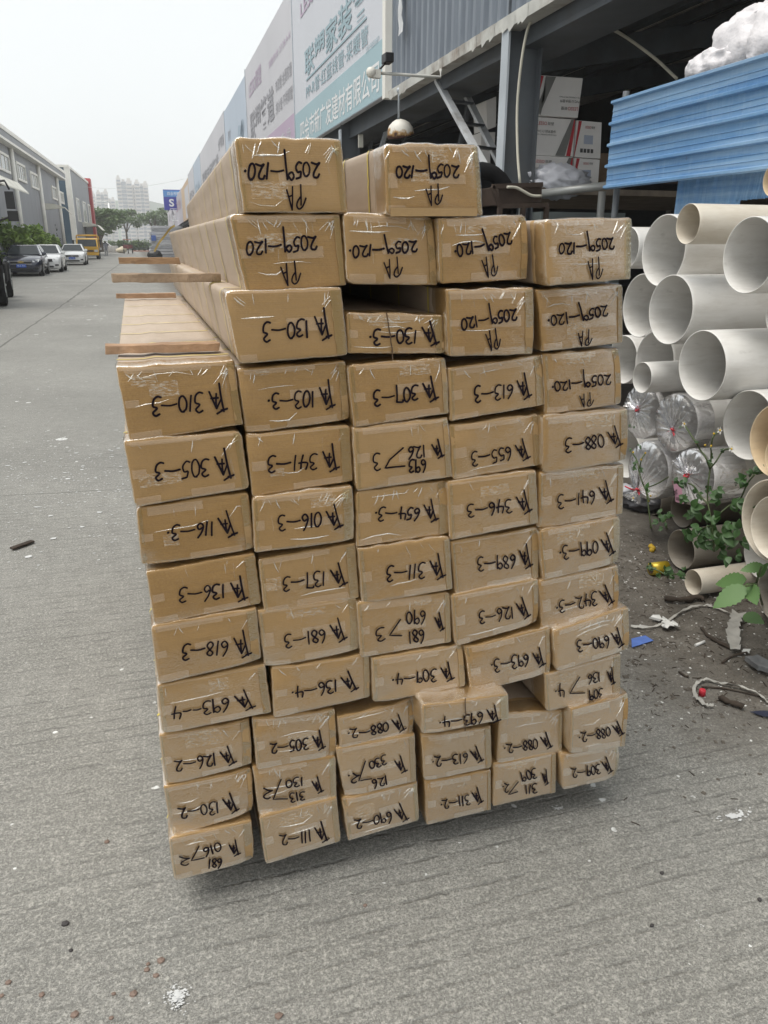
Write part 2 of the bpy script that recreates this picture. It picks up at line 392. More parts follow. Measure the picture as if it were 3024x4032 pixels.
# second warehouse, blue end wall and red corner strip
w2root_t = tl(ol(*c4(655, 600), LOFF)); tB1 = tl(ol(*c4(822, 590), LOFF))
zb = (ol(*c4(655, 430), LOFF).z + ol(*c4(822, 592), LOFF).z) / 2
w2 = thing('blue_ended_warehouse', 'grey warehouse with blue end wall and a red corner strip behind the first one', 'building', lp(w2root_t + 10, LOFF - 5, 0))
m = MB(); wallbox(m, w2root_t, tB1, LOFF - 14, LOFF, 0, zb); m.build('wall', M_GREYCLAD, w2)
m = MB(); wallbox(m, w2root_t - .25, w2root_t - .01, LOFF - 14, LOFF - .2, 0, zb); m.build('end_wall', M_BLUECLAD, w2)
m = MB(); wallbox(m, w2root_t - .4, tB1, LOFF - 14, LOFF + .12, zb, zb + .25); m.build('roof', M_WTRIM, w2)
m = MB(); wallbox(m, w2root_t - .35, w2root_t + .5, LOFF - .4, LOFF + .15, 0, zb); m.build('corner_strip', M_WTRIM, w2)
m = MB(); wallbox(m, tB1, tB1 + 2.2, LOFF - 14, LOFF + .35, 0, zb + .7); o_ = m.build('red_panel', M_REDTRIM, w2)
for xs in ((712, 738), (770, 796), (817, 835)):
    a = ol(*c4(xs[0], 760), LOFF); b = ol(*c4(xs[1], 760), LOFF); window(w2, tl(a), tl(b), zb * .42, zb * .70, LOFF, 2)
cz = ol(397, 907, LOFF + 1.7); canopy(w2, tl(ol(326, 890, LOFF)), tl(cz), cz.z + .35, LOFF)
m = MB(); wallbox(m, tl(ol(332, 890, LOFF)), tl(ol(380, 890, LOFF)), LOFF - .3, LOFF + .03, 0, 3.6); m.build('gateway', M_DARK, w2)

# ================================================================ trees, shrubs
def foliage(mb, clumps, n, size, rg, mi=0, flat=.5):
    tot = sum(r[0] * r[1] * r[2] for _, r in clumps)
    for c, r in clumps:
        k = max(8, int(n * (r[0] * r[1] * r[2]) / tot))
        for _ in range(k):
            d = Vector((rg.gauss(0, 1), rg.gauss(0, 1), rg.gauss(0, 1))).normalized() * (rg.random() ** .45)
            q = Vector(c) + Vector((d.x * r[0], d.y * r[1], d.z * r[2]))
            s = size * rg.uniform(.6, 1.3)
            a = Vector((rg.gauss(0, 1), rg.gauss(0, 1), rg.gauss(0, .6))).normalized()
            b = a.cross(Vector((rg.gauss(0, .5), rg.gauss(0, .5), 1))).normalized() * s * .5; a = a * s
            mb.add([q - a * .5, q + b * .6, q + a * .6 - Vector((0, 0, s * .15)), q - b * .6], [(0, 1, 2, 3)], mi)
def tree(name, label, base, h, w, trunk_h, n, size, leaf, seed, group=None, lean=0., open_=.5):
    rg = random.Random(seed); base = Vector(base)
    r = thing(name, label, 'tree', base, group)
    tb = MB(); top = base + Vector((lean, 0, trunk_h))
    tb.tube([base, base + Vector((lean * .4, 0, trunk_h * .5)), top], [w * .045, w * .035, w * .028], 7)
    cl = []
    nb = 7
    for i in range(nb):
        an = 2 * PI * i / nb + rg.uniform(-.4, .4); rr = w * .5 * rg.uniform(.35, .8)
        e = top + Vector((math.cos(an) * rr, math.sin(an) * rr, (h - trunk_h) * rg.uniform(.25, .75)))
        tb.tube([top - Vector((0, 0, trunk_h * .15)), top.lerp(e, .5) + Vector((0, 0, .1 * h)), e], [w * .02, w * .013, w * .006], 5)
        s = w * rg.uniform(.16, .26); cl.append((e, (s, s, s * .6)))
    for i in range(8):
        s = w * rg.uniform(.1, .2); cl.append((top + Vector((rg.uniform(-.36, .36) * w, rg.uniform(-.36, .36) * w, (h - trunk_h) * rg.uniform(.2, .95))), (s, s, s * .65)))
    tb.build('trunk', M_BARK, r)
    fb = MB(); foliage(fb, cl, n, size, rg); fb.build('crown', leaf, r)
    return r
def gx(px, Y):                                 # ground point under a photo column at a distance Y
    v = ray(px, 1000); return Vector((v.x / v.y * Y, Y, 0))
def zat(px, py, Y):
    return oy(px, py, Y).z
S3 = lambda x, y: (330 + x * .4937, 650 + y * .4937)
tree('broad_tree', 'dense green tree beside the red corner of the warehouse', gx(402, 150), zat(402, 795, 150), 9.5, 2.2, 5200, .55, M_LEAF, 1, 'trees at the end of the road')
tree('broad_tree', 'tree right of the lamp post in front of the tall tower', gx(506, 190), zat(506, 830, 190), 6.6, 4.2, 2000, .5, M_LEAF, 2, 'trees at the end of the road')
tree('broad_tree', 'wide spreading tree just left of the blue billboard', gx(618, 190), zat(618, 822, 190), 8.2, 4.4, 2200, .5, M_LEAF, 3, 'trees at the end of the road')
for i, (x, y0, lab, s) in enumerate(((425, 944, 'small round bush behind the yellow truck', 2.6), (484, 943, 'small round bush at the foot of the lamp post', 2.2), (526, 942, 'small pale bush behind the red tricycle', 2.4), (572, 938, 'larger round bush left of the wrapped bundles', 3.6))):
    rg = random.Random(40 + i); b = gx(x, 170); r = thing('round_bush', lab, 'bush', b, 'bushes at the end of the road'); zt = zat(x, y0, 170)
    fb = MB(); foliage(fb, [(b + Vector((rg.uniform(-.4, .4) * s, 0, zt - s * .35 + rg.uniform(-.2, .1))), (s * .4, s * .4, s * .32)) for _ in range(5)], 700, .4, rg); fb.build('crown', M_LEAF, r)
    m = MB(); m.tube([b, b + Vector((0, 0, zt - s * .3))], .08, 6); m.build('trunk', M_BARK, r)
# big shrubs in front of the grey warehouse
rg = random.Random(5)
for i, (x, yt, Y, wd, n, lab, lf) in enumerate(((78, 872, 50, 2.6, 3000, 'large pale green leafy shrub behind the dark car', M_LEAF2), (122, 892, 58, 2.6, 2600, 'pale green leafy shrub behind the first white car', M_LEAF2), (168, 905, 66, 2.5, 2200, 'low green shrub between the two white cars', M_LEAF2), (196, 868, 75, 2.0, 1300, 'dark feathery shrub under the far canopy', M_LEAF3), (30, 850, 46, 2.4, 1800, 'leafy shrub beside the mirror of the dark red truck', M_LEAF2), (225, 925, 80, 2.0, 900, 'small shrub at the corner of the blue end wall', M_LEAF2))):
    Y *= 1.12; b = gx(x, Y); zt = zat(x, yt, Y); r = thing('leafy_shrub', lab, 'shrub', b, 'shrubs along the warehouse wall')
    cl = [(b + Vector((rg.uniform(-.45, .45) * wd, rg.uniform(-.3, .3) * wd, zt * rg.uniform(.2, .84))), (wd * .22, wd * .2, zt * .17)) for _ in range(16)]
    fb = MB(); foliage(fb, cl, n, .34, rg); fb.build('crown', lf, r)
    m = MB()
    for k in range(5): m.tube([b + Vector((rg.uniform(-.2, .2), 0, 0)), b + Vector((rg.uniform(-1, 1), rg.uniform(-.6, .6), zt * .7))], [.06, .02], 5)
    m.build('trunk', M_BARK, r)

# ================================================================ far backdrop: towers, hill, lamp post, billboard
M_TWHITE = simple('tower_render', (.62, .59, .56), .8, var=.06, scale=.05)
M_TGLASS = simple('tower_glazing', (.20, .23, .27), .3, var=.2, scale=.08)
def tower(label, x0, x1, yt, Y, bays, seed):
    a = gx(x0, Y); b = gx(x1, Y); zt = zat((x0 + x1) / 2, yt, Y); rg = random.Random(seed)
    mb = MB(); W_ = b.x - a.x; n = len(bays); x = a.x; tot = sum(w for w, _, _ in bays)
    for w, k, dz in bays:
        ww = W_ * w / tot; d = 6 if k else 9
        mb.box((x, Y + (0 if k else 2.5), 0), (x + ww, Y + 16, zt + dz), 0 if k != 2 else 1)
        fl = int((zt + dz) / 3)
        for f in range(1, fl):
            z = f * 3.0
            if k == 1:
                mb.box((x + ww * .08, Y - .15, z + .4), (x + ww * .92, Y + .02, z + 1.75), 1)
                mb.box((x - .2, Y - 1.3, z - .55), (x + ww + .2, Y - .02, z + .3), 0)
            elif k == 0: mb.box((x + ww * .25, Y + 2.35, z), (x + ww * .75, Y + 2.55, z + 1.5), 1)
            else: mb.box((x + .02, Y - .12, z - .4), (x + ww - .02, Y + .02, z + .1), 0)
        if k: mb.box((x + ww * .2, Y + 3, zt + dz), (x + ww * .8, Y + 9, zt + dz + 2.2), 0)
        x += ww
    o = mb.build('apartment_tower', [M_TWHITE, M_TGLASS]); props(o, label, 'building', 'apartment towers far behind the yard'); return o
tower('tallest far apartment tower, standing alone left of the billboard', 486, 606, 712, 760, [(1, 1, 2), (1.1, 2, -1), (1.3, 1, 0), (.5, 0, -3), (1.2, 1, -1), (.7, 2, -4), (1.1, 1, -2)], 1)
tower('lower far apartment tower between the red corner and the lamp post', 404, 474, 758, 820, [(1, 1, 0), (.8, 2, -2), (1, 1, 1), (.6, 0, -5), (1, 1, -6)], 2)
tower('far apartment tower peeking over the red corner of the warehouse', 325, 398, 720, 800, [(1, 1, -3), (.7, 2, 0), (1, 1, 2), (1, 1, -9)], 3)
tower('low far apartment block behind the dense green tree', 372, 420, 772, 880, [(1, 1, 0), (.5, 0, -4), (1, 1, -1)], 4)
hb = MB(); prof = []
rg = random.Random(3)
for i in range(41):
    x = -700 + i * 40; z = 26 + 46 * math.exp(-((x + 105 - 0) / 150.0) ** 2) + 60 * math.exp(-((x + 30) / 70.) ** 2) * 0 + mnoise.noise(Vector((x * .012, 0, 0))) * 18
    prof.append((x, max(z, 6)))
vs = []; fs = []
for x, z in prof: vs += [(x, 1040, 0), (x, 1080, z * .7), (x, 1140, z), (x, 1300, 0)]
for i in range(40):
    for k in range(3): fs.append((i * 4 + k, i * 4 + 4 + k, i * 4 + 5 + k, i * 4 + 1 + k))
hb.add(vs, fs, 0, True); props(hb.build('hills', simple('wooded_hill', (.05, .085, .045), .95, var=.4, scale=.03)), kind='structure')
# lamp post
M_POST = simple('painted_steel', (.82, .83, .82), .4, .2, var=.06)
b = gx(450, 215); zt = zat(438, 800, 215); r = thing('street_lamp', 'tall pale street lamp post at the end of the road', 'street lamp', b)
m = MB(); m.tube([b, b + Vector((-.1, 0, zt))], [.34, .2], 8); m.build('post', M_POST, r)
m = MB(); m.tube([b + Vector((-.1, 0, zt)), b + Vector((-.9, 0, zt + .35)), b + Vector((-2.2, 0, zt + .4))], .09, 6); m.build('arm', M_POST, r)
m = MB(); m.box((b.x - 3.2, b.y - .3, zt + .28), (b.x - 2.0, b.y + .3, zt + .5)); m.build('lamp_head', M_POST, r, .05)
# billboard
Yb = 95; a = oy(641, 746, Yb); bb = oy(735, 828, Yb)
r = thing('billboard', 'blue billboard with white lettering above the wrapped bundles', 'billboard', Vector((a.x + 1, Yb, 0)))
m = MB(); m.box((a.x, Yb, bb.z), (bb.x, Yb + .35, a.z)); m.build('panel', simple('billboard_blue', (.055, .06, .33), .4, var=.1, scale=.6), r)
m = MB(); m.box((a.x, Yb - .02, a.z - .75), (bb.x, Yb - .005, a.z - .08)); m.build('header_band', simple('billboard_sky', (.10, .26, .55), .4), r)
M_SIGNW = simple('sign_white', (.78, .79, .80), .5, var=.03)
m = MB(); put_text(m, '四会市新广发建材', (a.x + .45, Yb - .03, a.z - .6), (1, 0, 0), (0, 0, 1), 2.6, .38)
put_text(m, 'S', (a.x + .55, Yb - .03, a.z - 1.75), (1, 0, 0), (0, 0, 1), .55, .8, bold=.03)
put_text(m, '专注', (a.x + .8, Yb - .03, a.z - 2.45), (1, 0, 0), (0, 0, 1), .95, .42)
put_text(m, '交', (a.x + .8, Yb - .03, a.z - 3.05), (1, 0, 0), (0, 0, 1), .45, .42)
for x0, x1, z0, z1 in ((.6, 2.7, -2.0, -1.95), (.6, .65, -3.2, -2.0), (.6, 2.7, -3.2, -3.15), (1.3, 2.6, -1.45, -1.4)): m.box((a.x + x0, Yb - .03, a.z + z0), (a.x + x1, Yb - .01, a.z + z1))
m.build('lettering', M_SIGNW, r)
for dx_ in (.9, 1.5, 2.3): m = MB(); m.tube([(a.x + dx_, Yb + .2, 0), (a.x + dx_, Yb + .2, bb.z + .1)], .09, 6); m.build('leg', M_GALV, r)
# overhead cable across the road
m = MB(); A_ = oy(330, 735, 110); B_ = oy(760, 697, 70); pts = [A_.lerp(B_, i / 14) - Vector((0, 0, .5 * math.sin(PI * i / 14))) for i in range(15)]
m.tube(pts, .016, 5); props(m.build('overhead_cable', M_POST), 'thin pale cable slung across the road between the warehouse and the signs', 'cable')
# low hedge and red kerb strip at the end of the road
rg = random.Random(9)
h0 = gx(395, 175); h1 = gx(660, 175); m = MB()
foliage(m, [(h0.lerp(h1, i / 16) + Vector((0, 0, .6)), (1.1, .7, .55)) for i in range(17)], 2600, .32, rg); props(m.build('low_hedge', M_LEAF), 'low clipped hedge across the end of the road', 'hedge')
m = MB(); k0 = gx(520, 158); k1 = gx(690, 158); m.box((k0.x, 158, 0), (k1.x, 161, .12)); props(m.build('red_pavement', simple('red_paving', (.42, .17, .12), .8)), kind='structure')

# ================================================================ hazy air
hz = MB(); hz.box((-1000, -40, -1), (1000, 1560, 90)); ho = hz.build('haze', None) if False else None
me = bpy.data.meshes.new('haze'); bm = bmesh.new(); bmesh.ops.create_cube(bm, size=1); bm.to_mesh(me); bm.free()
ho = bpy.data.objects.new('haze', me); COL.objects.link(ho); ho.scale = (2000, 1600, 91); ho.location = (0, 760, 44.5)
hm = bpy.data.materials.new('hazy_air'); hm.use_nodes = True; t_ = hm.node_tree; t_.nodes.clear()
pv = t_.nodes.new('ShaderNodeVolumePrincipled'); pv.inputs['Color'].default_value = (.95, .97, .99, 1); pv.inputs['Density'].default_value = .0008
oo = t_.nodes.new('ShaderNodeOutputMaterial'); t_.links.new(pv.outputs[0], oo.inputs['Volume']); me.materials.append(hm)
props(ho, 'pale morning haze filling the air above the road', 'haze', None, 'stuff')
# ================================================================ vehicles
M_TYRE = simple('tyre_rubber', (.014, .014, .015), .85, var=.2, scale=20, spec=.15)
M_RIM = simple('alloy_rim', (.45, .46, .47), .3, .8)
M_CGLASS = simple('car_glass', (.03, .038, .043), .08, var=.2, spec=.3)
M_LAMP = simple('headlamp_lens', (.60, .62, .62), .1, .1, spec=.8)
M_PLATE = simple('blue_plate', (.03, .12, .55), .4)
M_GRILLE = simple('grille_black', (.012, .012, .013), .4)
M_CHROME = simple('chrome', (.65, .65, .65), .12, 1.0)
M_GOLD = simple('gold_badge', (.62, .45, .15), .25, .9)
def wheel(root, c, r, w, rim=M_RIM):
    c = Vector(c); m = MB(); X = Vector((w / 2, 0, 0)); n = 20
    prof = [(-.5, .62), (-.5, .93), (-.38, 1), (.38, 1), (.5, .93), (.5, .62)]
    vs = [c + Vector((a * w, math.cos(2 * PI * k / n) * r * q, math.sin(2 * PI * k / n) * r * q)) for a, q in prof for k in range(n)]
    fs = [(i * n + k, i * n + (k + 1) % n, i * n + n + (k + 1) % n, i * n + n + k) for i in range(5) for k in range(n)]
    m.add(vs, fs, 0, True); t_ = m.build('wheel', M_TYRE, root)
    m = MB()
    for sx in (-1, 1):
        vs = [c + Vector((sx * w * .38, 0, 0))] + [c + Vector((sx * w * .47, math.cos(2 * PI * k / n) * r * .63, math.sin(2 * PI * k / n) * r * .63)) for k in range(n)]
        m.add(vs, [(0, 1 + k, 1 + (k + 1) % n) for k in range(n)], 0)
        for k in range(5):
            an = 2 * PI * k / 5; m.bar(c + Vector((sx * w * .46, 0, 0)), c + Vector((sx * w * .5, math.cos(an) * r * .6, math.sin(an) * r * .6)), .05, .03, (1, 0, 0))
    m.build('rim', rim, t_)
def sedan(label, loc, paint, badge=M_CHROME, plate_text='A 705', dark_lower=None, grille='wide', group='cars parked along the left side'):
    # nose towards -Y, origin under the middle of the front axle line
    r = thing('parked_car', label, 'car', loc, group); L0 = Vector(loc)
    # side profile stations: y, z_sill, z_shoulder, half width at shoulder, half width at sill
    st = [(-.86, .34, .62, .62, .60), (-.80, .22, .74, .76, .74), (-.55, .18, .84, .86, .85), (0, .17, .93, .89, .87), (.55, .17, .98, .895, .88), (1.4, .17, .97, .895, .88), (2.4, .17, .99, .895, .88), (3.0, .18, 1.02, .88, .87), (3.5, .24, 1.04, .82, .80), (3.66, .36, .98, .74, .72)]
    m = MB(); vs = []; 
    def sect(y, zs, zt, wt, ws): return [(-ws * .9, y, zs), (-ws, y, zs + .14), (-wt, y, zs * .3 + zt * .7), (-wt * .95, y, zt - .04), (-wt * .72, y, zt + .02), (0, y, zt + .04), (wt * .72, y, zt + .02), (wt * .95, y, zt - .04), (wt, y, zs * .3 + zt * .7), (ws, y, zs + .14), (ws * .9, y, zs)]
    for s in st: vs += [L0 + Vector(q) for q in sect(*s)]
    k = 11; fs = [(i * k + j, i * k + k + j, i * k + k + j + 1, i * k + j + 1) for i in range(len(st) - 1) for j in range(k - 1)]
    fs += [tuple(range(k)), tuple(range((len(st) - 1) * k, len(st) * k))[::-1]] + [(i * k, i * k + k - 1, i * k + 2 * k - 1, i * k + k) for i in range(len(st) - 1)]
    m.add(vs, fs, 0, True)
    # cabin: lower ring, upper ring
    lo = [(.42, .80), (1.2, .84), (2.5, .84), (3.25, .78)]; up = [(1.18, .60), (1.45, .62), (2.3, .62), (2.65, .58)]
    ring = lambda rr, z: [(-w, y, z) for y, w in rr] + [(w, y, z) for y, w in rr[::-1]]
    vs = [L0 + Vector(q) for q in ring(lo, .98) + ring(up, 1.44)] + [L0 + Vector((q[0] * .9, q[1], 1.47)) for q in ring(up, 0)]
    fs = [(i, (i + 1) % 8, 8 + (i + 1) % 8, 8 + i) for i in range(8)] + [(8 + i, 8 + (i + 1) % 8, 16 + (i + 1) % 8, 16 + i) for i in range(8)] + [tuple(range(16, 24))]
    m.add(vs, fs, 0, False)
    m.build('body', paint, r, .02)
    def lerp3(a, b, t_): return tuple(a[i] + (b[i] - a[i]) * t_ for i in range(3))
    def pane(name, a, b, c, d, nrm, mat=M_CGLASS):    # corners, inset a little, set proud
        cen = sum((Vector(q) for q in (a, b, c, d)), Vector()) / 4; n = Vector(nrm).normalized()
        q = [L0 + Vector(x_).lerp(cen, .07) + n * .006 for x_ in (a, b, c, d)]
        mb = MB(); mb.slab(*q, n, .01); return mb.build(name, mat, r)
    pane('windscreen', (-.80, .42, .99), (.80, .42, .99), (.60, 1.18, 1.43), (-.60, 1.18, 1.43), (0, -1, 1.6))
    pane('rear_window', (-.78, 3.25, 1.0), (.78, 3.25, 1.0), (.58, 2.65, 1.43), (-.58, 2.65, 1.43), (0, 1, 1.4))
    for s in (-1, 1):
        pane('side_window', (s * .84, 1.15, 1.0), (s * .84, 1.95, 1.0), (s * .62, 1.95, 1.42), (s * .62, 1.45, 1.42), (s, 0, .45))
        pane('side_window', (s * .84, 2.0, 1.0), (s * .83, 2.75, 1.0), (s * .62, 2.4, 1.42), (s * .62, 2.0, 1.42), (s, 0, .45))
        mb = MB(); mb.prism([L0 + Vector(q) for q in ((s * .52, -.845, .66), (s * .78, -.73, .68), (s * .83, -.5, .80), (s * .74, -.62, .80), (s * .52, -.80, .74))], (0, -.03, 0)); mb.build('headlight', M_LAMP, r, .008)
        mb = MB(); mb.box(L0 + Vector((s * .93 - .1, .62, .98)), L0 + Vector((s * .93 + .1, .78, 1.12))); mb.build('mirror', paint, r, .03)
        mb = MB(); mb.box(L0 + Vector((s * .66 - .1, -.86, .36)), L0 + Vector((s * .66 + .1, -.74, .44))); mb.build('fog_lamp', M_GRILLE, r, .01)
        for y in (0, 2.68): wheel(r, L0 + Vector((s * .79, y, .31)), .31, .21)
        for y in (0, 2.68):
            mb = MB(); n = 14
            mb.add([L0 + Vector((s * .9, y, .31))] + [L0 + Vector((s * .9, y + math.cos(PI * k_ / n) * .37, .31 + math.sin(PI * k_ / n) * .37)) for k_ in range(n + 1)] + [L0 + Vector((s * .9, y - .37, .2)), L0 + Vector((s * .9, y + .37, .2))], [(0, 1 + k_, 2 + k_) for k_ in range(n)] + [(0, n + 1, n + 2), (0, n + 3, 1)]); mb.build('wheel_arch', M_GRILLE, r)
        for y in (1.72, 2.58):
            mb = MB(); mb.box(L0 + Vector((s * .895 - .02, y - .09, .86)), L0 + Vector((s * .895 + .02, y + .09, .89))); mb.build('door_handle', paint, r)
    mb = MB(); mb.box(L0 + Vector((-.46, -.885, .58)), L0 + Vector((.46, -.82, .70))); mb.build('grille', M_GRILLE, r, .015)
    mb = MB()
    for z in (.70, .575): mb.box(L0 + Vector((-.48, -.895, z)), L0 + Vector((.48, -.86, z + .02)))
    if grille == 'split': mb.box(L0 + Vector((-.46, -.9, .635)), L0 + Vector((.46, -.87, .655)))
    mb.build('grille_trim', M_CHROME, r)
    mb = MB(); mb.box(L0 + Vector((-.5, -.87, .27)), L0 + Vector((.5, -.8, .37))); mb.build('lower_intake', M_GRILLE, r, .02)
    mb = MB()
    if badge is M_GOLD: mb.box(L0 + Vector((-.14, -.915, .655)), L0 + Vector((.14, -.89, .70))); mb.box(L0 + Vector((-.055, -.917, .635)), L0 + Vector((.055, -.89, .72)))
    else: mb.tube([L0 + Vector((math.cos(a * PI / 6) * .07, -.9, .645 + math.sin(a * PI / 6) * .045)) for a in range(13)], .01, 5)
    mb.build('badge', badge, r)
    pz = .43; mb = MB(); mb.box(L0 + Vector((-.22, -.91, pz)), L0 + Vector((.22, -.87, pz + .14))); pl_ = mb.build('number_plate', M_PLATE, r)
    mb = MB(); put_text(mb, plate_text, L0 + Vector((-.18, -.914, pz + .035)), (1, 0, 0), (0, 0, 1), .36, .075); mb.build('plate_lettering', M_SIGNW, pl_)
    return r
M_NAVY = simple('dark_blue_paint', (.014, .020, .048), .22, .2, var=.1, spec=.6, coat=1.)
M_CARW = simple('white_paint', (.82, .83, .83), .25, var=.02, spec=.5, coat=.8)
sedan('dark blue sedan with gold badge and blue number plate, nearest of the parked cars', (-5.25, 43.5, 0), M_NAVY, M_GOLD, '粤A 70S')
sedan('white sedan right behind the dark blue sedan, its plate hidden', (-4.77, 48.9, 0), M_CARW, M_CHROME, '粤H 168', grille='split')
sedan('white sedan with blue number plate, parked nearest to the yellow truck', (-4.29, 63.8, 0), M_CARW, M_CHROME, '粤H 305', grille='split')
for i, (x, Y, lab, pm) in enumerate(((408, 165, 'white car behind the hedge near the lamp post', M_CARW), (560, 170, 'grey blue car behind the hedge right of the tricycle', simple('silver_blue_paint', (.2, .25, .32), .3, .3)), (600, 172, 'pale car behind the hedge beside the wrapped bundles', M_CARW))):
    b = gx(x, Y); s = thing('distant_car', lab, 'car', b, 'cars beyond the hedge'); m = MB(); m.prism([b + Vector(q) for q in ((-2.2, 0, .3), (2.2, 0, .3), (2.25, 0, .85), (1.5, 0, 1.0), (.8, 0, 1.65), (-1.4, 0, 1.65), (-2.1, 0, 1.0))], (0, 1.7, 0)); m.build('body', pm, s, .08)
    m = MB(); m.prism([b + Vector(q) for q in ((1.3, -.02, 1.02), (.72, -.02, 1.55), (-1.3, -.02, 1.55), (-1.8, -.02, 1.02))], (0, .01, 0)); m.build('side_window', M_CGLASS, s)
    for yy in (-1.35, 1.35):
        m = MB(); m.tube([b + Vector((yy, -.05, .33)), b + Vector((yy, .2, .33))], .33, 12); m.build('wheel', M_TYRE, s)
# yellow tow truck
M_YEL = simple('yellow_paint', (.70, .40, .025), .35, var=.12, scale=2, coat=.3)
L0 = Vector((-4.26, 85, 0)); r = thing('tow_truck', 'yellow flatbed tow truck parked behind the white sedans', 'truck', L0)
m = MB(); m.prism([L0 + Vector((-1, y, z)) for y, z in ((-.15, .45), (-.2, 1.15), (.22, 1.92), (.5, 2.0), (1.7, 2.0), (1.7, .45))], (2, 0, 0)); m.build('cab', M_YEL, r, .06)
m = MB(); m.slab(*[L0 + Vector(q) for q in ((-.88, -.185, 1.2), (.88, -.185, 1.2), (.84, .19, 1.84), (-.84, .19, 1.84))], (0, -.86, .5), .02); m.build('windscreen', M_CGLASS, r)
for s in (-1, 1):
    m = MB(); m.slab(*[L0 + Vector(q) for q in ((s * 1.0, .2, 1.2), (s * 1.0, 1.4, 1.2), (s * 1.0, 1.4, 1.8), (s * 1.0, .45, 1.8))], (s, 0, 0), .02); m.build('side_window', M_CGLASS, r)
    m = MB(); m.box(L0 + Vector((s * .78 - .17, -.23, .68)), L0 + Vector((s * .78 + .17, -.15, .9))); m.build('headlight', M_LAMP, r, .02)
    m = MB(); m.tube([L0 + Vector((s * 1.0, .1, 1.7)), L0 + Vector((s * 1.22, -.05, 1.75))], .02, 5); m.box(L0 + Vector((s * 1.24 - .08, -.1, 1.35)), L0 + Vector((s * 1.24 + .08, 0, 1.8))); m.build('mirror', M_GRILLE, r)
    for y in (.75, 4.2): wheel(r, L0 + Vector((s * .85, y, .4)), .4, .26, M_GALV)
m = MB(); m.box(L0 + Vector((-.55, -.23, .72)), L0 + Vector((.55, -.16, .86))); m.build('grille', M_GRILLE, r)
m = MB(); m.box(L0 + Vector((-1.02, -.3, .38)), L0 + Vector((1.02, -.1, .58))); m.build('bumper', M_YEL, r, .03)
m = MB(); m.box(L0 + Vector((-1.1, 1.85, .85)), L0 + Vector((1.1, 6.2, 1.05))); m.build('flatbed', M_GALV, r)
m = MB()
for x in (-1.05, 1.05): m.tube([L0 + Vector((x, 1.9, 1.0)), L0 + Vector((x, 1.9, 2.1)), L0 + Vector((x * .85, 1.9, 2.28))], .05, 6)
for z in (1.6, 2.28): m.tube([L0 + Vector((-.95, 1.9, z)), L0 + Vector((.95, 1.9, z))], .05, 6)
for y in (.4, 1.6): m.tube([L0 + Vector((-.95, y, 2.0)), L0 + Vector((-.95, y, 2.2)), L0 + Vector((.95, y, 2.2)), L0 + Vector((.95, y, 2.0))], .04, 6)
for x in (-.95, 0, .95): m.tube([L0 + Vector((x, .4, 2.2)), L0 + Vector((x, 1.9, 2.25))], .035, 6)
m.build('roof_rack', M_YEL, r)
# dark red heavy truck, only its flank inside the picture
M_TRED = simple('dark_red_paint', (.20, .02, .022), .3, var=.15, scale=2, coat=.5)
L0 = Vector((-4.32, 22.0, 0)); r = thing('heavy_truck', 'dark red heavy truck with black mirrors at the left edge', 'truck', L0)
m = MB(); m.prism([L0 + Vector((-1.2, y, z)) for y, z in ((-.1, .9), (-.25, 1.7), (.05, 3.0), (.4, 3.2), (2.2, 3.2), (2.2, .9))], (2.2, 0, 0)); m.build('cab', M_TRED, r, .08)
m = MB(); m.slab(*[L0 + Vector(q) for q in ((-1.05, -.22, 1.85), (.85, -.22, 1.85), (.8, .02, 2.9), (-1.0, .02, 2.9))], (0, -.97, .2), .02); m.build('windscreen', M_CGLASS, r)
m = MB(); m.slab(*[L0 + Vector(q) for q in ((1.0, .2, 1.9), (1.0, 1.5, 1.9), (1.0, 1.5, 2.8), (1.0, .35, 2.8))], (1, 0, 0), .02); m.build('side_window', M_CGLASS, r)
m = MB(); m.tube([L0 + Vector((.95, .1, 2.95)), L0 + Vector((1.5, -.1, 3.0)), L0 + Vector((1.58, -.1, 2.8))], .03, 6); m.tube([L0 + Vector((.98, .1, 2.0)), L0 + Vector((1.55, -.1, 2.2))], .03, 6)
m.box(L0 + Vector((1.46, -.16, 2.36)), L0 + Vector((1.66, -.04, 2.76))); m.box(L0 + Vector((1.46, -.16, 2.08)), L0 + Vector((1.70, -.04, 2.32))); m.build('mirror', M_GRILLE, r, .03)
for y in (1.0, 4.7): wheel(r, L0 + Vector((.94, y, .52)), .52, .34, M_GALV)
m = MB(); m.box(L0 + Vector((-1.2, -.35, .45)), L0 + Vector((1.0, .15, .95))); m.build('bumper', M_GRILLE, r, .05)
m = MB(); n = 10; m.add([L0 + Vector((x, 1.0 + math.cos(PI * k / n) * .72, .5 + math.sin(PI * k / n) * .72)) for x in (.7, 1.1) for k in range(n + 1)], [(k, k + 1, n + 2 + k, n + 1 + k) for k in range(n)], 0, True); m.build('mudguard', M_TYRE, r)
m = MB(); m.box(L0 + Vector((-.5, 2.2, .7)), L0 + Vector((.5, 8.5, 1.05))); m.build('chassis', M_GRILLE, r)
m = MB(); m.box(L0 + Vector((.55, 2.5, .5)), L0 + Vector((1.1, 3.7, 1.05))); m.build('fuel_tank', M_TYRE, r, .08)
r.rotation_euler.z = RAD(5.2)
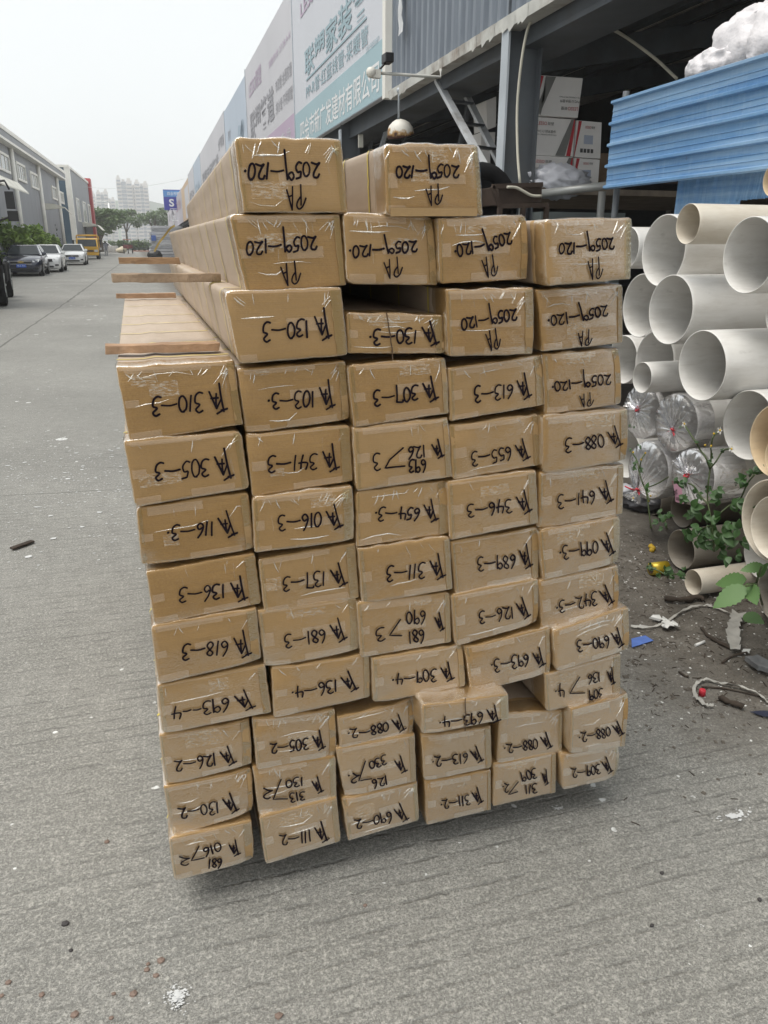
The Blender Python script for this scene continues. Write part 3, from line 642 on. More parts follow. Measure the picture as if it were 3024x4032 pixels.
# cargo tricycle
L0 = gx(506, 128); r = thing('cargo_tricycle', 'red cargo tricycle standing at the end of the road', 'tricycle', L0)
M_TRI = simple('rust_red_paint', (.24, .05, .05), .5, var=.2)
m = MB(); m.box(L0 + Vector((-.7, .4, .75)), L0 + Vector((.7, 2.0, 1.25))); m.build('cargo_box', M_TRI, r, .03)
m = MB(); m.tube([L0 + Vector((0, .4, .7)), L0 + Vector((0, -.5, .9)), L0 + Vector((0, -.75, .35))], .07, 6); m.tube([L0 + Vector((-.35, -.35, 1.2)), L0 + Vector((0, -.5, 1.1)), L0 + Vector((.35, -.35, 1.2))], .03, 6); m.build('frame', M_TRI, r)
m = MB(); m.box(L0 + Vector((-.6, -.1, 1.95)), L0 + Vector((.6, 2.0, 2.05))); m.build('roof', simple('salmon_canopy', (.5, .22, .15), .7), r)
for x, y in ((-.58, 0), (.58, 0), (-.58, 1.9), (.58, 1.9)): m = MB(); m.tube([L0 + Vector((x, y, .8)), L0 + Vector((x, y, 1.95))], .03, 5); m.build('roof_post', M_GRILLE, r)
for x, y in ((-.62, 1.4), (.62, 1.4), (0, -.75)): wheel(r, L0 + Vector((x, y, .33)), .33, .14)
# white buckets and sacks
M_BUCK = simple('white_plastic', (.68, .68, .66), .4, var=.05)
for i, x in enumerate((424, 437, 450, 457)):
    b = gx(x, 140); m = MB(); m.tube([b + Vector((0, 0, .02)), b + Vector((0, 0, 1.0)), b + Vector((0, 0, 1.06))], [.36, .42, .44], 12)
    props(m.build('plastic_drum', M_BUCK), ['white drum nearest to the yellow truck', 'second white drum from the yellow truck', 'third white drum from the yellow truck', 'white drum next to the pale sacks'][i], 'drum', 'white drums along the hedge')
b = gx(479, 134); m = MB(); m.ball(b + Vector((0, 0, .4)), .85, 12, 0, .42); m.ball(b + Vector((.25, 0, .6)), .6, 12, 0, .42); props(m.build('pale_sacks', simple('sack_cloth', (.55, .50, .38), .8, var=.2)), 'heap of pale sacks left of the red tricycle', 'sacks')
# standing figure by the tow truck
b = gx(419, 107)
me = bpy.data.meshes.new('person'); J = [(0, 0, .85), (0, 0, 1.12), (0, 0, 1.36), (0, 0, 1.46), (0, -.02, 1.58), (-.1, 0, .82), (-.11, -.02, .45), (-.11, 0, .06), (-.11, -.12, .03), (.1, 0, .82), (.11, -.02, .45), (.11, 0, .06), (.11, -.12, .03), (-.2, 0, 1.36), (-.24, 0, 1.1), (-.22, -.08, .85), (.2, 0, 1.36), (.24, 0, 1.1), (.22, -.08, .85)]
RR = [.15, .14, .15, .06, .11, .1, .065, .05, .04, .1, .065, .05, .04, .06, .045, .035, .06, .045, .035]
me.from_pydata([Vector(q) + b for q in J], [(0, 1), (1, 2), (2, 3), (3, 4), (0, 5), (5, 6), (6, 7), (7, 8), (0, 9), (9, 10), (10, 11), (11, 12), (2, 13), (13, 14), (14, 15), (2, 16), (16, 17), (17, 18)], [])
o = bpy.data.objects.new('person', me); COL.objects.link(o); me.materials.append(simple('grey_clothes', (.20, .21, .24), .8)); sk = o.modifiers.new('skin', 'SKIN'); o.modifiers.new('sub', 'SUBSURF').render_levels = 1
for v, q in zip(me.skin_vertices[0].data, RR): v.radius = (q, q)
me.skin_vertices[0].data[0].use_root = True
props(o, 'small grey clad figure standing right of the yellow tow truck', 'person')
m = MB(); m.ball(b + Vector((0, 0, 1.63)), .13, 10, 0, .12); m.build('hair', M_GRILLE, o)
# ================================================================ the stack of long cartons
t = NT('kraft_card')
p = t.pos(); pl = t.pos((1, 1, 1))
f1 = t.noise(p, 9, 6, .6); f2 = t.noise(t.pos((2, 2, 26)), 6, 5, .65); f3 = t.noise(p, 420, 2, .5)
info = t.n('ShaderNodeObjectInfo')
c = t.ramp(f1, [(.3, (.355, .214, .083)), (.7, (.42, .263, .107))])
c = t.mix(t.math('MULTIPLY', t.ramp(f2, [(.35, (0, 0, 0)), (.62, (1, 1, 1))]), .7), c, (.31, .195, .085))
c = t.mix(t.math('MULTIPLY', t.ramp(f3, [(.45, (0, 0, 0)), (.62, (1, 1, 1))]), .38), c, (.22, .132, .056))
c = t.mix(t.ramp(info.outputs['Random'], [(0, (0, 0, 0)), (1, (.6, .6, .6))]), c, (.43, .295, .16))
c = t.mix(t.math('MULTIPLY', t.ramp(t.noise(p, 3.5, 6, .65), [(.5, (0, 0, 0)), (.72, (1, 1, 1))]), .4), c, (.24, .155, .075))
wv = t.n('ShaderNodeTexWave', Scale=75., Distortion=.6, _bands_direction='Z'); t.l(p, wv.inputs['Vector'])
nb = t.bump(t.math('ADD', t.math('MULTIPLY', wv.outputs['Fac'], .1), t.noise(p, 60, 4)), .22, .004)
t.pbr(c, .78, 0, nb, .3); M_KRAFT = t.m
t = NT('plain_card')
p = t.pos(); c = t.ramp(t.noise(t.pos((6, 1, 6)), 5, 5, .6), [(.3, (.40, .315, .235)), (.7, (.475, .385, .30))])
t.pbr(c, .55, 0, t.bump(t.noise(p, 50, 4), .12, .004), .6); M_CARD = t.m
def film(name, tint, haze, hazecol, rough=.1, bstr=.2, base=.0, gain=.55):
    t = NT(name)
    p = t.pos()
    w = t.noise(t.pos((1, 1, 1)), 22, 5, .62, .8)
    w2 = t.noise(t.pos((2.2, 2, 9)), 26, 3, .6, 1.4)
    ridge = t.math('POWER', t.math('SUBTRACT', 1.0, t.math('ABSOLUTE', t.math('MULTIPLY', t.math('SUBTRACT', w2, .5), 5.0))), 3.0)
    h = t.math('ADD', t.math('MULTIPLY', t.math('MAXIMUM', ridge, 0), .5), w)
    nm = t.bump(h, bstr, .006)
    tr = t.n('ShaderNodeBsdfTransparent', Color=(*tint, 1))
    gl = t.n('ShaderNodeBsdfGlossy', Color=(1, 1, .98, 1), Roughness=rough); t.l(nm, gl.inputs['Normal'])
    df = t.n('ShaderNodeBsdfDiffuse', Color=(*hazecol, 1))
    a = t.n('ShaderNodeMixShader', Fac=haze); t.l(tr.outputs[0], a.inputs[1]); t.l(df.outputs[0], a.inputs[2])
    fr = t.n('ShaderNodeFresnel', IOR=1.5); t.l(nm, fr.inputs['Normal'])
    fac = t.math('ADD', t.math('MULTIPLY', fr.outputs[0], gain), base)
    b = t.n('ShaderNodeMixShader'); t.l(fac, b.inputs[0]); t.l(a.outputs[0], b.inputs[1]); t.l(gl.outputs[0], b.inputs[2])
    t.l(b.outputs[0], t.out.inputs[0]); return t.m
M_FILM = film('clear_tape', (.985, .955, .885), .0, (.8, .78, .7))
M_PALE = film('pale_tape', (1, .98, .95), .27, (.68, .53, .37), .2, .2, 0)
M_OLIVE = film('layered_tape', (.84, .80, .62), .12, (.42, .38, .24), .15, .3, .0)
M_CRINK = film('crinkled_tape', (.97, .96, .93), .45, (.82, .82, .78), .12, .3, .12, .9)  # white diffuse share paints sky glints into the creases
def glare_film(name):                                # tape with its speckled glare painted in as pale flecks
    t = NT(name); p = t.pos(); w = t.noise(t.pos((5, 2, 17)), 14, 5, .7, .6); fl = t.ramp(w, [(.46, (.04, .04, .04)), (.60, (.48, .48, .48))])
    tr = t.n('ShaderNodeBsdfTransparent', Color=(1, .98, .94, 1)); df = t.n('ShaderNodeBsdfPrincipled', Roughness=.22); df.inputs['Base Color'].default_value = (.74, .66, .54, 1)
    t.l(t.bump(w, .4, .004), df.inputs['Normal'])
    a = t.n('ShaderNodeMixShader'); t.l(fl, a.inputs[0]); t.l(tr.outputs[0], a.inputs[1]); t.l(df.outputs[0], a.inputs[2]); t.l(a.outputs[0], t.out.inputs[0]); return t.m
M_GLARE = glare_film('glare_tape')
M_INK = simple('marker_ink', (.010, .006, .010), .75, var=.3, scale=40, spec=.12)
M_STRAP = simple('yellow_strap', (.62, .50, .085), .4, var=.15, scale=30)
M_SEAM = simple('carton_seam', (.09, .055, .03), .9)

# handwriting: strokes in (right, up), digits 0..1 high
GL = {
 '0': (.62, [[(.34, 1), (.12, .8), (.04, .36), (.2, .0), (.44, .12), (.54, .6), (.44, .96), (.26, .99)]]),
 '1': (.36, [[(.22, 1.02), (.18, .5), (.12, -.02)]]),
 '2': (.70, [[(.04, .78), (.18, 1.0), (.44, .96), (.46, .7), (.22, .28), (.02, .02), (.26, .12), (.64, .0)]]),
 '3': (.62, [[(.08, .96), (.34, 1.06), (.5, .86), (.24, .6), (.5, .46), (.44, .08), (.2, -.1), (-.02, -.04)]]),
 '4': (.72, [[(.16, 1.0), (.05, .55), (.3, .46), (.64, .5)], [(.5, .92), (.46, .4), (.36, -.12)]]),
 '5': (.62, [[(.18, .96), (.12, .6), (.36, .62), (.46, .28), (.24, -.02), (.02, .04)], [(.22, .97), (.5, 1.04)]]),
 '6': (.60, [[(.44, 1.12), (.18, .72), (.05, .25), (.24, 0), (.46, .2), (.34, .46), (.1, .34)]]),
 '7': (.62, [[(.0, .9), (.08, 1.04), (.52, .98)], [(.52, .98), (.42, .5), (.34, -.2)]]),
 '8': (.58, [[(.44, .92), (.22, 1.02), (.08, .8), (.3, .55), (.46, .24), (.24, -.02), (.05, .2), (.22, .5), (.46, .76), (.42, .94)]]),
 '9': (.60, [[(.46, .84), (.26, 1.02), (.05, .8), (.16, .54), (.42, .68), (.5, .92)], [(.5, .98), (.45, .45), (.4, -.12)]]),
 'g': (.74, [[(.42, .8), (.22, 1.04), (.02, .8), (.16, .55), (.42, .7), (.5, .95)], [(.52, 1.0), (.56, .2), (.60, -.85)]]),
 '-': (1.1, [[(.05, .42), (.5, .5), (1.02, .44)]]),
 '~': (.62, [[(.05, .44), (.3, .5), (.55, .46)]]),
 '.': (.30, [[(.12, .40), (.17, .45)]]),
 ' ': (.35, []),
 'T': (1.55, [[(.0, 1.02), (.3, 1.12), (.66, 1.30)], [(.04, 1.06), (.4, 1.10)], [(.22, 1.2), (.40, .25), (.52, -.62)],
              [(.40, .40), (.68, .98)], [(.68, .98), (.92, .42), (1.16, -.14)], [(.68, .95), (.72, .5), (.70, .02)], [(.58, .30), (1.04, .30)]]),
 'P': (1.22, [[(.26, -.02), (.29, .4), (.33, .84)], [(.0, .56), (.22, .88), (.46, 1.0), (.60, .86), (.52, .66), (.34, .50)],
             [(1.16, .16), (1.04, .58), (.90, 1.02)], [(.90, 1.02), (.84, .55), (.78, .04)], [(1.07, .46), (.83, .40)]]),
}
def quadpt(cr, x, y):
    x0, y0, s = CROP[cr]; return x0 + x * s, y0 + y * s
CROP = {'A': (800, 480, .42194), 'B': (1300, 500, .42194), 'C': (1900, 780, .39783), 'D': (780, 1060, .42194), 'E': (1300, 1060, .42194),
        'F': (1850, 1300, .42194), 'G': (430, 1370, .42194), 'H': (480, 2000, .42194), 'I': (950, 1600, .42194), 'J': (1350, 1600, .42194),
        'L': (1000, 2200, .7353), 'M': (1400, 2200, .7353), 'N': (1850, 2300, .7353), 'O': (580, 2580, .8403), 'P': (1280, 2650, .8403),
        'Q': (1300, 500, .7233), 'R': (1350, 1550, .6932), 'S': (400, 1350, .66305), 'T': (1300, 2400, .7233)}
STACK_Y = 1.589
# id, crop, front outline (TL TR BR BL), writing [(text, start x y, end x y, digit height)], brackets, how far it stands out, options, label
BX = [
 ('A', [(285,138),(1285,165),(1350,842),(378,838)], [('205g-120.',1080,450,385,465,140),('P',950,690,785,700,215)], [], .0, dict(L=2.85, dx=.031, straps=1, crk=2), 'carton marked PA 2059-120 lying alone at the top left of the stack'),
 ('B', [(510,155),(1385,165),(1425,820),(530,818)], [('205g-120',1190,412,610,420,110),('P',1035,620,890,640,185)], [], -.015, dict(L=2.85, straps=1, crk=2, flap=1), 'carton marked PA 2059-120, upper right one of the two topmost cartons'),
 ('A', [(240,862),(1275,858),(1335,1522),(405,1596)], [('205g-120',1055,1120,405,1180,125),('P',905,1400,740,1425,205)], [], .01, dict(L=2.85, straps=1, crk=2), 'carton marked PA 2059-120, leftmost in the second row, directly above TA130-3'),
 ('B', [(128,800),(960,842),(1010,1475),(165,1462)], [('205g-120.',800,1110,175,1165,100),('P',660,1300,505,1325,190)], [], .0, dict(L=2.85, crk=2), 'carton marked PA 2059-120 above the dark gap, second from left in its row'),
 ('Q', [(588,497),(1075,477),(1078,828),(605,853)], [('205g-120.',980,605,672,680,62),('P',905,748,828,760,115)], [], -.01, dict(L=2.85, crk=1), 'carton marked PA 2059-120 in the second row, third from left, half under the top carton'),
 ('C', [(618,212),(1478,190),(1466,800),(652,868)], [('205g-120',1285,440,745,508,105),('P',1170,680,1040,690,200)], [], -.055, dict(L=2.8, crk=1), 'carton marked PA 2059-120, rightmost and sticking out at the upper right'),
 ('D', [(245,205),(1335,172),(1398,800),(388,882)], [('T130-3',1240,535,605,580,150)], [], -.01, dict(L=2.85, straps=1, crk=1), 'full sized carton marked TA130-3 just left of the dark gap'),
 ('E', [(152,400),(1045,425),(1078,785),(166,785)], [('T130-3.',1000,620,360,640,120)], [], .005, dict(L=2.6, seam=((520,405),(582,842)), crk=3), 'low carton marked TA130-3 below the dark gap, with a seam down its middle'),
 ('Q', [(632,885),(1105,874),(1112,1237),(645,1248)], [('205g-120',1010,1015,710,1075,60),('P',920,1152,850,1168,105)], [], -.015, dict(L=2.8, straps=1, crk=1), 'carton marked PA 2059-120 directly right of the dark gap'),
 ('C', [(545,908),(1385,848),(1388,1432),(592,1518)], [('205g-120.',1225,1110,640,1215,100),('P',1070,1370,940,1380,160)], [], -.005, dict(L=2.8, crk=1), 'carton marked PA 2059-120, right end of the third row from the top'),
 ('G', [(62,178),(1165,118),(1250,715),(195,878)], [('T310-3',1100,490,400,545,150)], [], .0, dict(L=2.4, straps=1, crk=2), 'carton marked TA310-3 under the wooden sticks at the left edge'),
 ('D', [(368,938),(1375,848),(1425,1402),(450,1535)], [('T103-3.',1275,1190,650,1235,135)], [], .008, dict(L=2.4, straps=1, crk=1), 'carton marked TA103-3 between TA310-3 and TA307-3'),
 ('E', [(165,892),(1085,825),(1110,1345),(225,1475)], [('T307-3',1000,1130,400,1200,125)], [], .0, {}, 'carton marked TA307-3 below the low seamed carton'),
 ('Q', [(645,1312),(1155,1240),(1165,1512),(655,1602)], [('T613-3',1090,1415,780,1460,72)], [], .006, {}, 'brown carton with TA613-3 handwritten upside down on its end'),
 ('F', [(690,222),(1400,165),(1420,690),(715,790)], [('205g-120.',1300,450,755,530,85),('P',1140,640,1020,652,125)], [], .0, {}, 'carton marked PA 2059-120, lowest one with this mark, right edge of the fourth row'),
 ('G', [(135,868),(1225,770),(1312,1310),(245,1486)], [('T305-3',1155,1095,430,1150,150)], [], -.004, dict(straps=1), 'carton marked TA305-3 at the left edge'),
 ('I', [(48,268),(1015,172),(1042,695),(105,842)], [('T341-3',910,490,245,545,130)], [], .006, {}, 'brown carton with TA341-3 handwritten upside down on its end'),
 ('J', [(95,202),(988,105),(1018,655),(130,792)], [('T',935,400,800,412,150),('126',765,410,600,425,110),('693',770,540,610,560,105),('3',345,520,280,525,145)], [[(555,380),(430,490),(385,570),(450,560),(570,550)]], .0, {}, 'carton marked TA 126 and 693 with a bracket leading to a 3'),
 ('R', [(610,182),(1112,113),(1122,405),(622,490)], [('T655-3',1055,318,725,370,70)], [], .004, {}, 'brown carton with TA655-3 handwritten upside down on its end'),
 ('R', [(1140,127),(1614,82),(1622,378),(1145,458)], [('T088-3',1580,250,1255,295,68)], [], -.012, {}, 'carton marked TA088-3 at the right edge'),
 ('S', [(205,978),(870,888),(908,1228),(240,1328)], [('T116-3.',800,1080,390,1125,80)], [], .003, dict(straps=1), 'carton marked TA116-3 at the left edge'),
 ('I', [(105,848),(1035,745),(1062,1250),(130,1366)], [('T016-3',940,1030,345,1085,125)], [], -.004, dict(crk=2), 'brown carton with TA016-3 handwritten upside down on its end'),
 ('J', [(122,797),(980,693),(988,1186),(130,1312)], [('T654-3.',880,985,295,1000,110)], [], .004, dict(crk=1), 'carton marked TA654-3 crossed by creased tape'),
 ('R', [(595,502),(1097,436),(1110,735),(612,832)], [('T346-3',1065,615,705,668,68)], [], -.002, {}, 'brown carton with TA346-3 handwritten upside down on its end'),
 ('R', [(1115,447),(1595,398),(1590,682),(1115,769)], [('T641-3',1525,562,1215,612,65)], [], .004, {}, 'carton marked TA641-3 at the right edge'),
 ('H', [(225,598),(1238,422),(1302,890),(305,1090)], [('T136-3',1170,755,530,800,125)], [], .0, dict(straps=1), 'carton marked TA136-3 at the left edge'),
 ('S', [(932,1285),(1506,1188),(1530,1512),(968,1603)], [('T137-3',1450,1375,1075,1430,78)], [], .005, {}, 'brown carton with TA137-3 handwritten upside down on its end'),
 ('R', [(86,882),(606,810),(623,1110),(115,1196)], [('T311-3',575,985,245,1020,74)], [], -.003, {}, 'brown carton with TA311-3 handwritten upside down on its end'),
 ('R', [(612,842),(1110,758),(1112,1046),(640,1146)], [('T689-3',1070,930,760,968,70)], [], .003, {}, 'brown carton with TA689-3 handwritten upside down on its end'),
 ('R', [(1115,776),(1572,694),(1576,960),(1140,1059)], [('T099-3.',1535,855,1225,905,68)], [], .0, {}, 'carton marked TA099-3 at the right edge'),
 ('H', [(270,1100),(1252,932),(1308,1422),(345,1647)], [('T618-3',1200,1270,560,1330,128)], [], -.004, dict(straps=1), 'carton marked TA618-3 at the left edge'),
 ('L', [(20,278),(552,204),(563,490),(60,589)], [('T681-3',490,380,165,440,64)], [], .005, {}, 'carton marked TA681-3 and nothing else'),
 ('M', [(10,235),(506,176),(514,446),(30,531)], [('T',470,340,412,345,85),('690',370,300,270,312,65),('681',365,405,282,415,65),('3',155,390,108,405,58)], [[(235,318),(178,405),(243,407)]], .0, {}, 'carton marked TA 690 and 681 with a bracket leading to a 3'),
 ('R', [(618,1142),(1107,1049),(1117,1300),(640,1436)], [('T126-3',1055,1220,770,1270,65)], [], -.002, {}, 'brown carton with TA126-3 handwritten upside down on its end'),
 ('R', [(1110,1062),(1567,973),(1572,1226),(1135,1351)], [('T342-3.',1530,1140,1205,1212,64)], [], .003, {}, 'carton marked TA342-3 at the right edge'),
 ('O', [(45,140),(550,43),(582,267),(72,371)], [('T693~~4',500,205,115,268,54)], [], .0, dict(straps=1), 'full sized carton marked TA693--4 with two dashes, at the left edge'),
 ('L', [(95,588),(618,508),(624,742),(108,853)], [('T136-4.',550,655,200,715,58)], [], .004, {}, 'brown carton with TA136-4 handwritten upside down on its end'),
 ('M', [(88,533),(578,458),(588,680),(98,779)], [('T309-4.',525,605,195,645,58)], [], .0, {}, 'brown carton with TA309-4 handwritten upside down on its end'),
 ('T', [(738,208),(1194,93),(1204,345),(770,456)], [('T693-3.',1165,258,870,300,60)], [], -.006, {}, 'carton marked TA693-3 overhanging a void'),
 ('N', [(448,250),(850,117),(860,350),(464,469)], [('T690-3',820,290,570,330,54)], [], -.016, dict(crk=2), 'carton marked TA690-3 sticking out at the right edge'),
 ('T', [(1165,348),(1582,236),(1580,470),(1180,556)], [('T',1545,365,1495,365,78),('136',1467,362,1397,372,44),('309',1477,450,1403,461,46),('4.',1270,440,1222,445,62)], [[(1352,362),(1300,452),(1380,448)]], .0, {}, 'carton marked TA 136 and 309 with a bracket leading to a 4'),
 ('O', [(55,372),(480,309),(492,512),(88,613)], [('T126-2',412,465,130,512,50)], [], .012, dict(straps=1), 'narrow carton marked TA126-2 at the left edge'),
 ('O', [(495,302),(882,252),(887,470),(515,536)], [('T305-2',830,395,575,430,46)], [], .010, dict(crk=2), 'narrow brown carton with TA305-2 handwritten on its end'),
 ('P', [(60,207),(412,124),(420,275),(72,351)], [('T088-2.',375,232,105,282,42)], [], .012, dict(crk=1), 'low carton marked TA088-2, left of the low carton marked TA693-4'),
 ('P', [(455,150),(858,97),(863,212),(460,291)], [('T693-4.',820,192,535,232,44)], [], -.055, dict(seam=((652,115),(655,268)), crk=1, L=2.3), 'low carton marked TA693-4 sticking far out with a seam down its middle'),
 ('T', [(924,564),(1265,545),(1264,776),(910,838)], [('T088-2.',1200,708,945,755,50)], [], .015, dict(crk=1), 'carton marked TA088-2 with its top bare under a void'),
 ('T', [(1310,541),(1632,458),(1604,745),(1312,788)], [('T088-2.',1590,642,1350,695,48)], [], -.015, dict(crk=1), 'carton marked TA088-2 at the right edge near the bottom'),
 ('O', [(75,616),(490,534),(498,735),(120,851)], [('T130-2',425,690,150,735,48)], [], .012, dict(straps=1, crk=1), 'narrow carton marked TA130-2 at the left edge'),
 ('O', [(495,532),(882,468),(888,666),(525,756)], [('T',820,605,760,612,66),('130',730,580,650,602,36),('313',735,652,668,664,36),('2',580,650,540,640,45)], [[(625,575),(588,668),(655,668)]], .010, dict(crk=1), 'narrow carton marked TA 130 and 313 with a bracket leading to a 2'),
 ('P', [(50,352),(420,283),(428,505),(95,586)], [('T',380,425,315,432,70),('330',285,398,205,425,36),('126',290,492,220,512,40),('2.',150,490,106,478,44)], [[(185,405),(155,500),(215,490)]], .012, {}, 'narrow carton marked TA 330 and 126 with a bracket leading to a 2'),
 ('P', [(455,297),(776,248),(782,441),(465,511)], [('T613-2.',735,380,500,412,42)], [], .008, {}, 'narrow brown carton with TA613-2 handwritten on its end'),
 ('T', [(893,842),(1232,773),(1227,996),(888,1073)], [('T',1185,912,1140,915,75),('309',1115,880,1035,905,46),('311',1122,965,1058,975,44),('2.',968,965,934,960,45)], [[(1018,930),(965,1000),(1015,985)]], .012, {}, 'narrow carton marked TA 309 and 311 with a bracket leading to a 2'),
 ('T', [(1256,790),(1580,735),(1567,915),(1265,983)], [('T309-2',1530,848,1310,885,47)], [], .006, {}, 'narrow carton marked TA309-2 at the bottom right corner'),
 ('O', [(100,857),(487,773),(503,960),(127,1059)], [('T',435,900,370,908,66),('016',345,885,262,915,40),('681',350,965,287,970,40),('2',195,960,148,955,40)], [[(240,885),(205,955),(265,940)]], .0, dict(straps=1, crk=1), 'narrow carton marked TA 016 and 681 with a bracket, bottom left corner'),
 ('O', [(525,757),(887,663),(908,870),(554,981)], [('T111-2',845,825,625,862,48)], [], .006, dict(crk=2), 'narrow carton marked TA111-2 in the bottom row'),
 ('P', [(80,592),(432,508),(442,690),(109,786)], [('T690-2',385,650,140,702,44)], [], .010, dict(crk=2), 'narrow carton marked TA690-2 in the bottom row'),
 ('P', [(470,512),(777,453),(778,640),(476,713)], [('T311-2.',735,572,540,615,42)], [], .010, {}, 'narrow carton marked TA311-2 in the bottom row'),
]
def ribbon(mb, pts, w, nrm, mi=0, capn=3):
    # flat pen stroke along 3D points
    n = len(pts); L = []; R_ = []
    for i, p in enumerate(pts):
        d = (pts[min(i + 1, n - 1)] - pts[max(i - 1, 0)]).normalized(); s = d.cross(nrm).normalized() * (w / 2)
        L.append(p + s); R_.append(p - s)
    vs = []; fs = []
    d0 = (pts[0] - pts[1]).normalized(); d1 = (pts[-1] - pts[-2]).normalized()
    head = [pts[0] + d0 * (w * .35) + (L[0] - pts[0]) * .6, pts[0] + d0 * (w * .35) + (R_[0] - pts[0]) * .6]
    tail = [pts[-1] + d1 * (w * .35) + (L[-1] - pts[-1]) * .6, pts[-1] + d1 * (w * .35) + (R_[-1] - pts[-1]) * .6]
    for a, b in [head] + list(zip(L, R_)) + [tail]: vs += [a, b]
    fs = [(2 * i, 2 * i + 1, 2 * i + 3, 2 * i + 2) for i in range(n + 1)]
    mb.add(vs, fs, mi)
def edge_ring(c4, y4, rr4, rg, amp, top_amp, k=9):
    # rounded outline through four corners (x,z) with y from the corners; returns list of Vectors
    ring = []
    n = 4
    for i in range(4):
        p0, p1, p2 = Vector(c4[i - 1]), Vector(c4[i]), Vector(c4[(i + 1) % 4])
        a = (p0 - p1).normalized(); b = (p2 - p1).normalized(); r = rr4[i]
        ring += [p1 + a * r, p1 + (a + b) * (r * .3), p1 + b * r]
        q0 = p1 + b * r; q1 = p2 - b * rr4[(i + 1) % 4]
        nn = Vector((b.y, -b.x))
        am = top_amp if i == 0 else amp
        for j in range(1, k):
            ring.append(q0.lerp(q1, j / k) + nn * rg.uniform(-am, am))
    return ring
def make_carton(idx, rec):
    cr, quad, runs, brackets, dy, opt, label = rec
    rg = random.Random(100 + idx)
    Y = STACK_Y + dy
    yaw = rg.uniform(.004, .014)
    px = [quadpt(cr, *q) for q in quad]
    ys = [Y, Y + yaw, Y + yaw, Y]
    P4 = [oy(x, y, yy) for (x, y), yy in zip(px, ys)]
    c4 = [(q.x, q.z) for q in P4]
    L = opt.get('L', 2.4); dx = opt.get('dx', rg.uniform(-.004, .004)); end = STACK_Y + L + rg.uniform(-.03, .03)
    cen = sum((Vector(q) for q in c4), Vector((0, 0))) / 4
    xl = (c4[0][0] + c4[3][0]) / 2; xr = (c4[1][0] + c4[2][0]) / 2
    yf = lambda x: Y + yaw * (x - xl) / (xr - xl)
    base = Vector((cen.x, Y, min(c4[2][1], c4[3][1])))
    root = thing('long_carton', label, 'carton', base, 'long cardboard cartons in the stack')
    ring = edge_ring(c4, ys, [rg.uniform(.002, .005) if rg.random() < .6 else rg.uniform(.006, .013) for _ in range(4)], rg, .0008, .0021)
    push = [rg.uniform(.004, .012) if rg.random() < .35 else 0 for _ in range(4)]; c4v = [Vector(q) for q in c4]; sag = rg.uniform(-.003, .004)
    n = len(ring)
    def section(scale, yoff, cap, grow=0., amp=0.):
        o = []
        for q in ring:
            d = q - cen; l = d.length
            w = cen + d * scale + d / l * (grow + rg.uniform(-amp, amp))
            if cap: yy = yf(w.x) + yoff + mnoise.noise(Vector((w.x * 14 + idx, w.y * 14, 0))) * .0045 * (1 - scale ** 3)
            else: yy = yf(w.x) + yoff
            if yoff < .02:
                for cv, ph_ in zip(c4v, push):
                    if ph_: yy += ph_ * math.exp(-((w - cv).length / .028) ** 2)
            o.append(Vector((w.x + dx * yoff, yy, w.y)))
        return o
    def tube_of(mb, secs, close_front=True, close_back=False, smooth=False, mis=None):
        b = len(mb.v)
        vs = [q for s_ in secs for q in s_]; fs = []; 
        for i in range(len(secs) - 1):
            for k in range(n): fs.append((i * n + k, (i + 1) * n + k, (i + 1) * n + (k + 1) % n, i * n + (k + 1) % n))
        if close_front: fs.append(tuple(range(n)))
        if close_back: fs.append(tuple(range((len(secs) - 1) * n, len(secs) * n))[::-1])
        k0 = len(mb.f); mb.add(vs, fs, 0, smooth)
        if mis:
            for i in range(len(secs) - 1):
                for k in range(n): mb.mi[k0 + i * n + k] = mis[i]
    mb = MB()
    hh = min(abs(c4[0][1] - c4[3][1]), abs(c4[1][1] - c4[2][1]))
    secs = [section(.3, -.001, True), section(.65, -.0006, True), section(.88, -.0002, True), section(1, 0, True, -.0028), section(1, .0012, False, -.001), section(1, .004, False)]
    for s_ in (.03, .07, .12, .25, .45, .8, 1.2, 1.7): secs.append(section(1, s_, False, -.0006, .0002))
    secs.append(section(1, end - Y, False, -.001))
    tube_of(mb, secs, True, True, True, [0] * 7 + [1] * (len(secs) - 8))
    body = mb.build('carton_body', [M_KRAFT, M_CARD], root)
    # packing tape: a film over the front end, lapped on to the sides
    tb = MB(); tl = rg.uniform(.05, .085)
    ts = [section(.3, -.003, True), section(.65, -.0026, True), section(.88, -.0022, True), section(1, -.0014, True, -.0025), section(1, .0003, False, .0004), section(1, .005, False, .0018, .0006)]
    ts += [section(1, .006 + (tl - .006) * q, False, .0016, .0012) for q in (.35, .7)]
    last = [q + Vector((0, rg.uniform(-.006, .006), 0)) for q in section(1, tl, False, .001, .0004)]
    tube_of(tb, ts + [last], True, False, True)
    if opt.get('crk', 0) >= 2 or rg.random() < .5:      # the corner flap folded round the right side
        pass
    front = BVHTree.FromPolygons([q.copy() for q in tb.v], [tuple(f) for f in tb.f])
    TLp, TRp, BRp, BLp = P4
    ux = (TRp - TLp + BRp - BLp).normalized(); uz = Vector((0, 0, 1)); nrm = ux.cross(uz).normalized()
    if nrm.y > 0: nrm = -nrm
    wid = ((TRp - TLp).length + (BRp - BLp).length) / 2
    def fpt(u, v, lift):                        # u right 0..1, v down 0..1 on the front
        q = TLp.lerp(TRp, u).lerp(BLp.lerp(BRp, u), v)
        hit = front.ray_cast(q + nrm * .05, -nrm, .1)
        return (hit[0] if hit[0] is not None else q) + nrm * lift
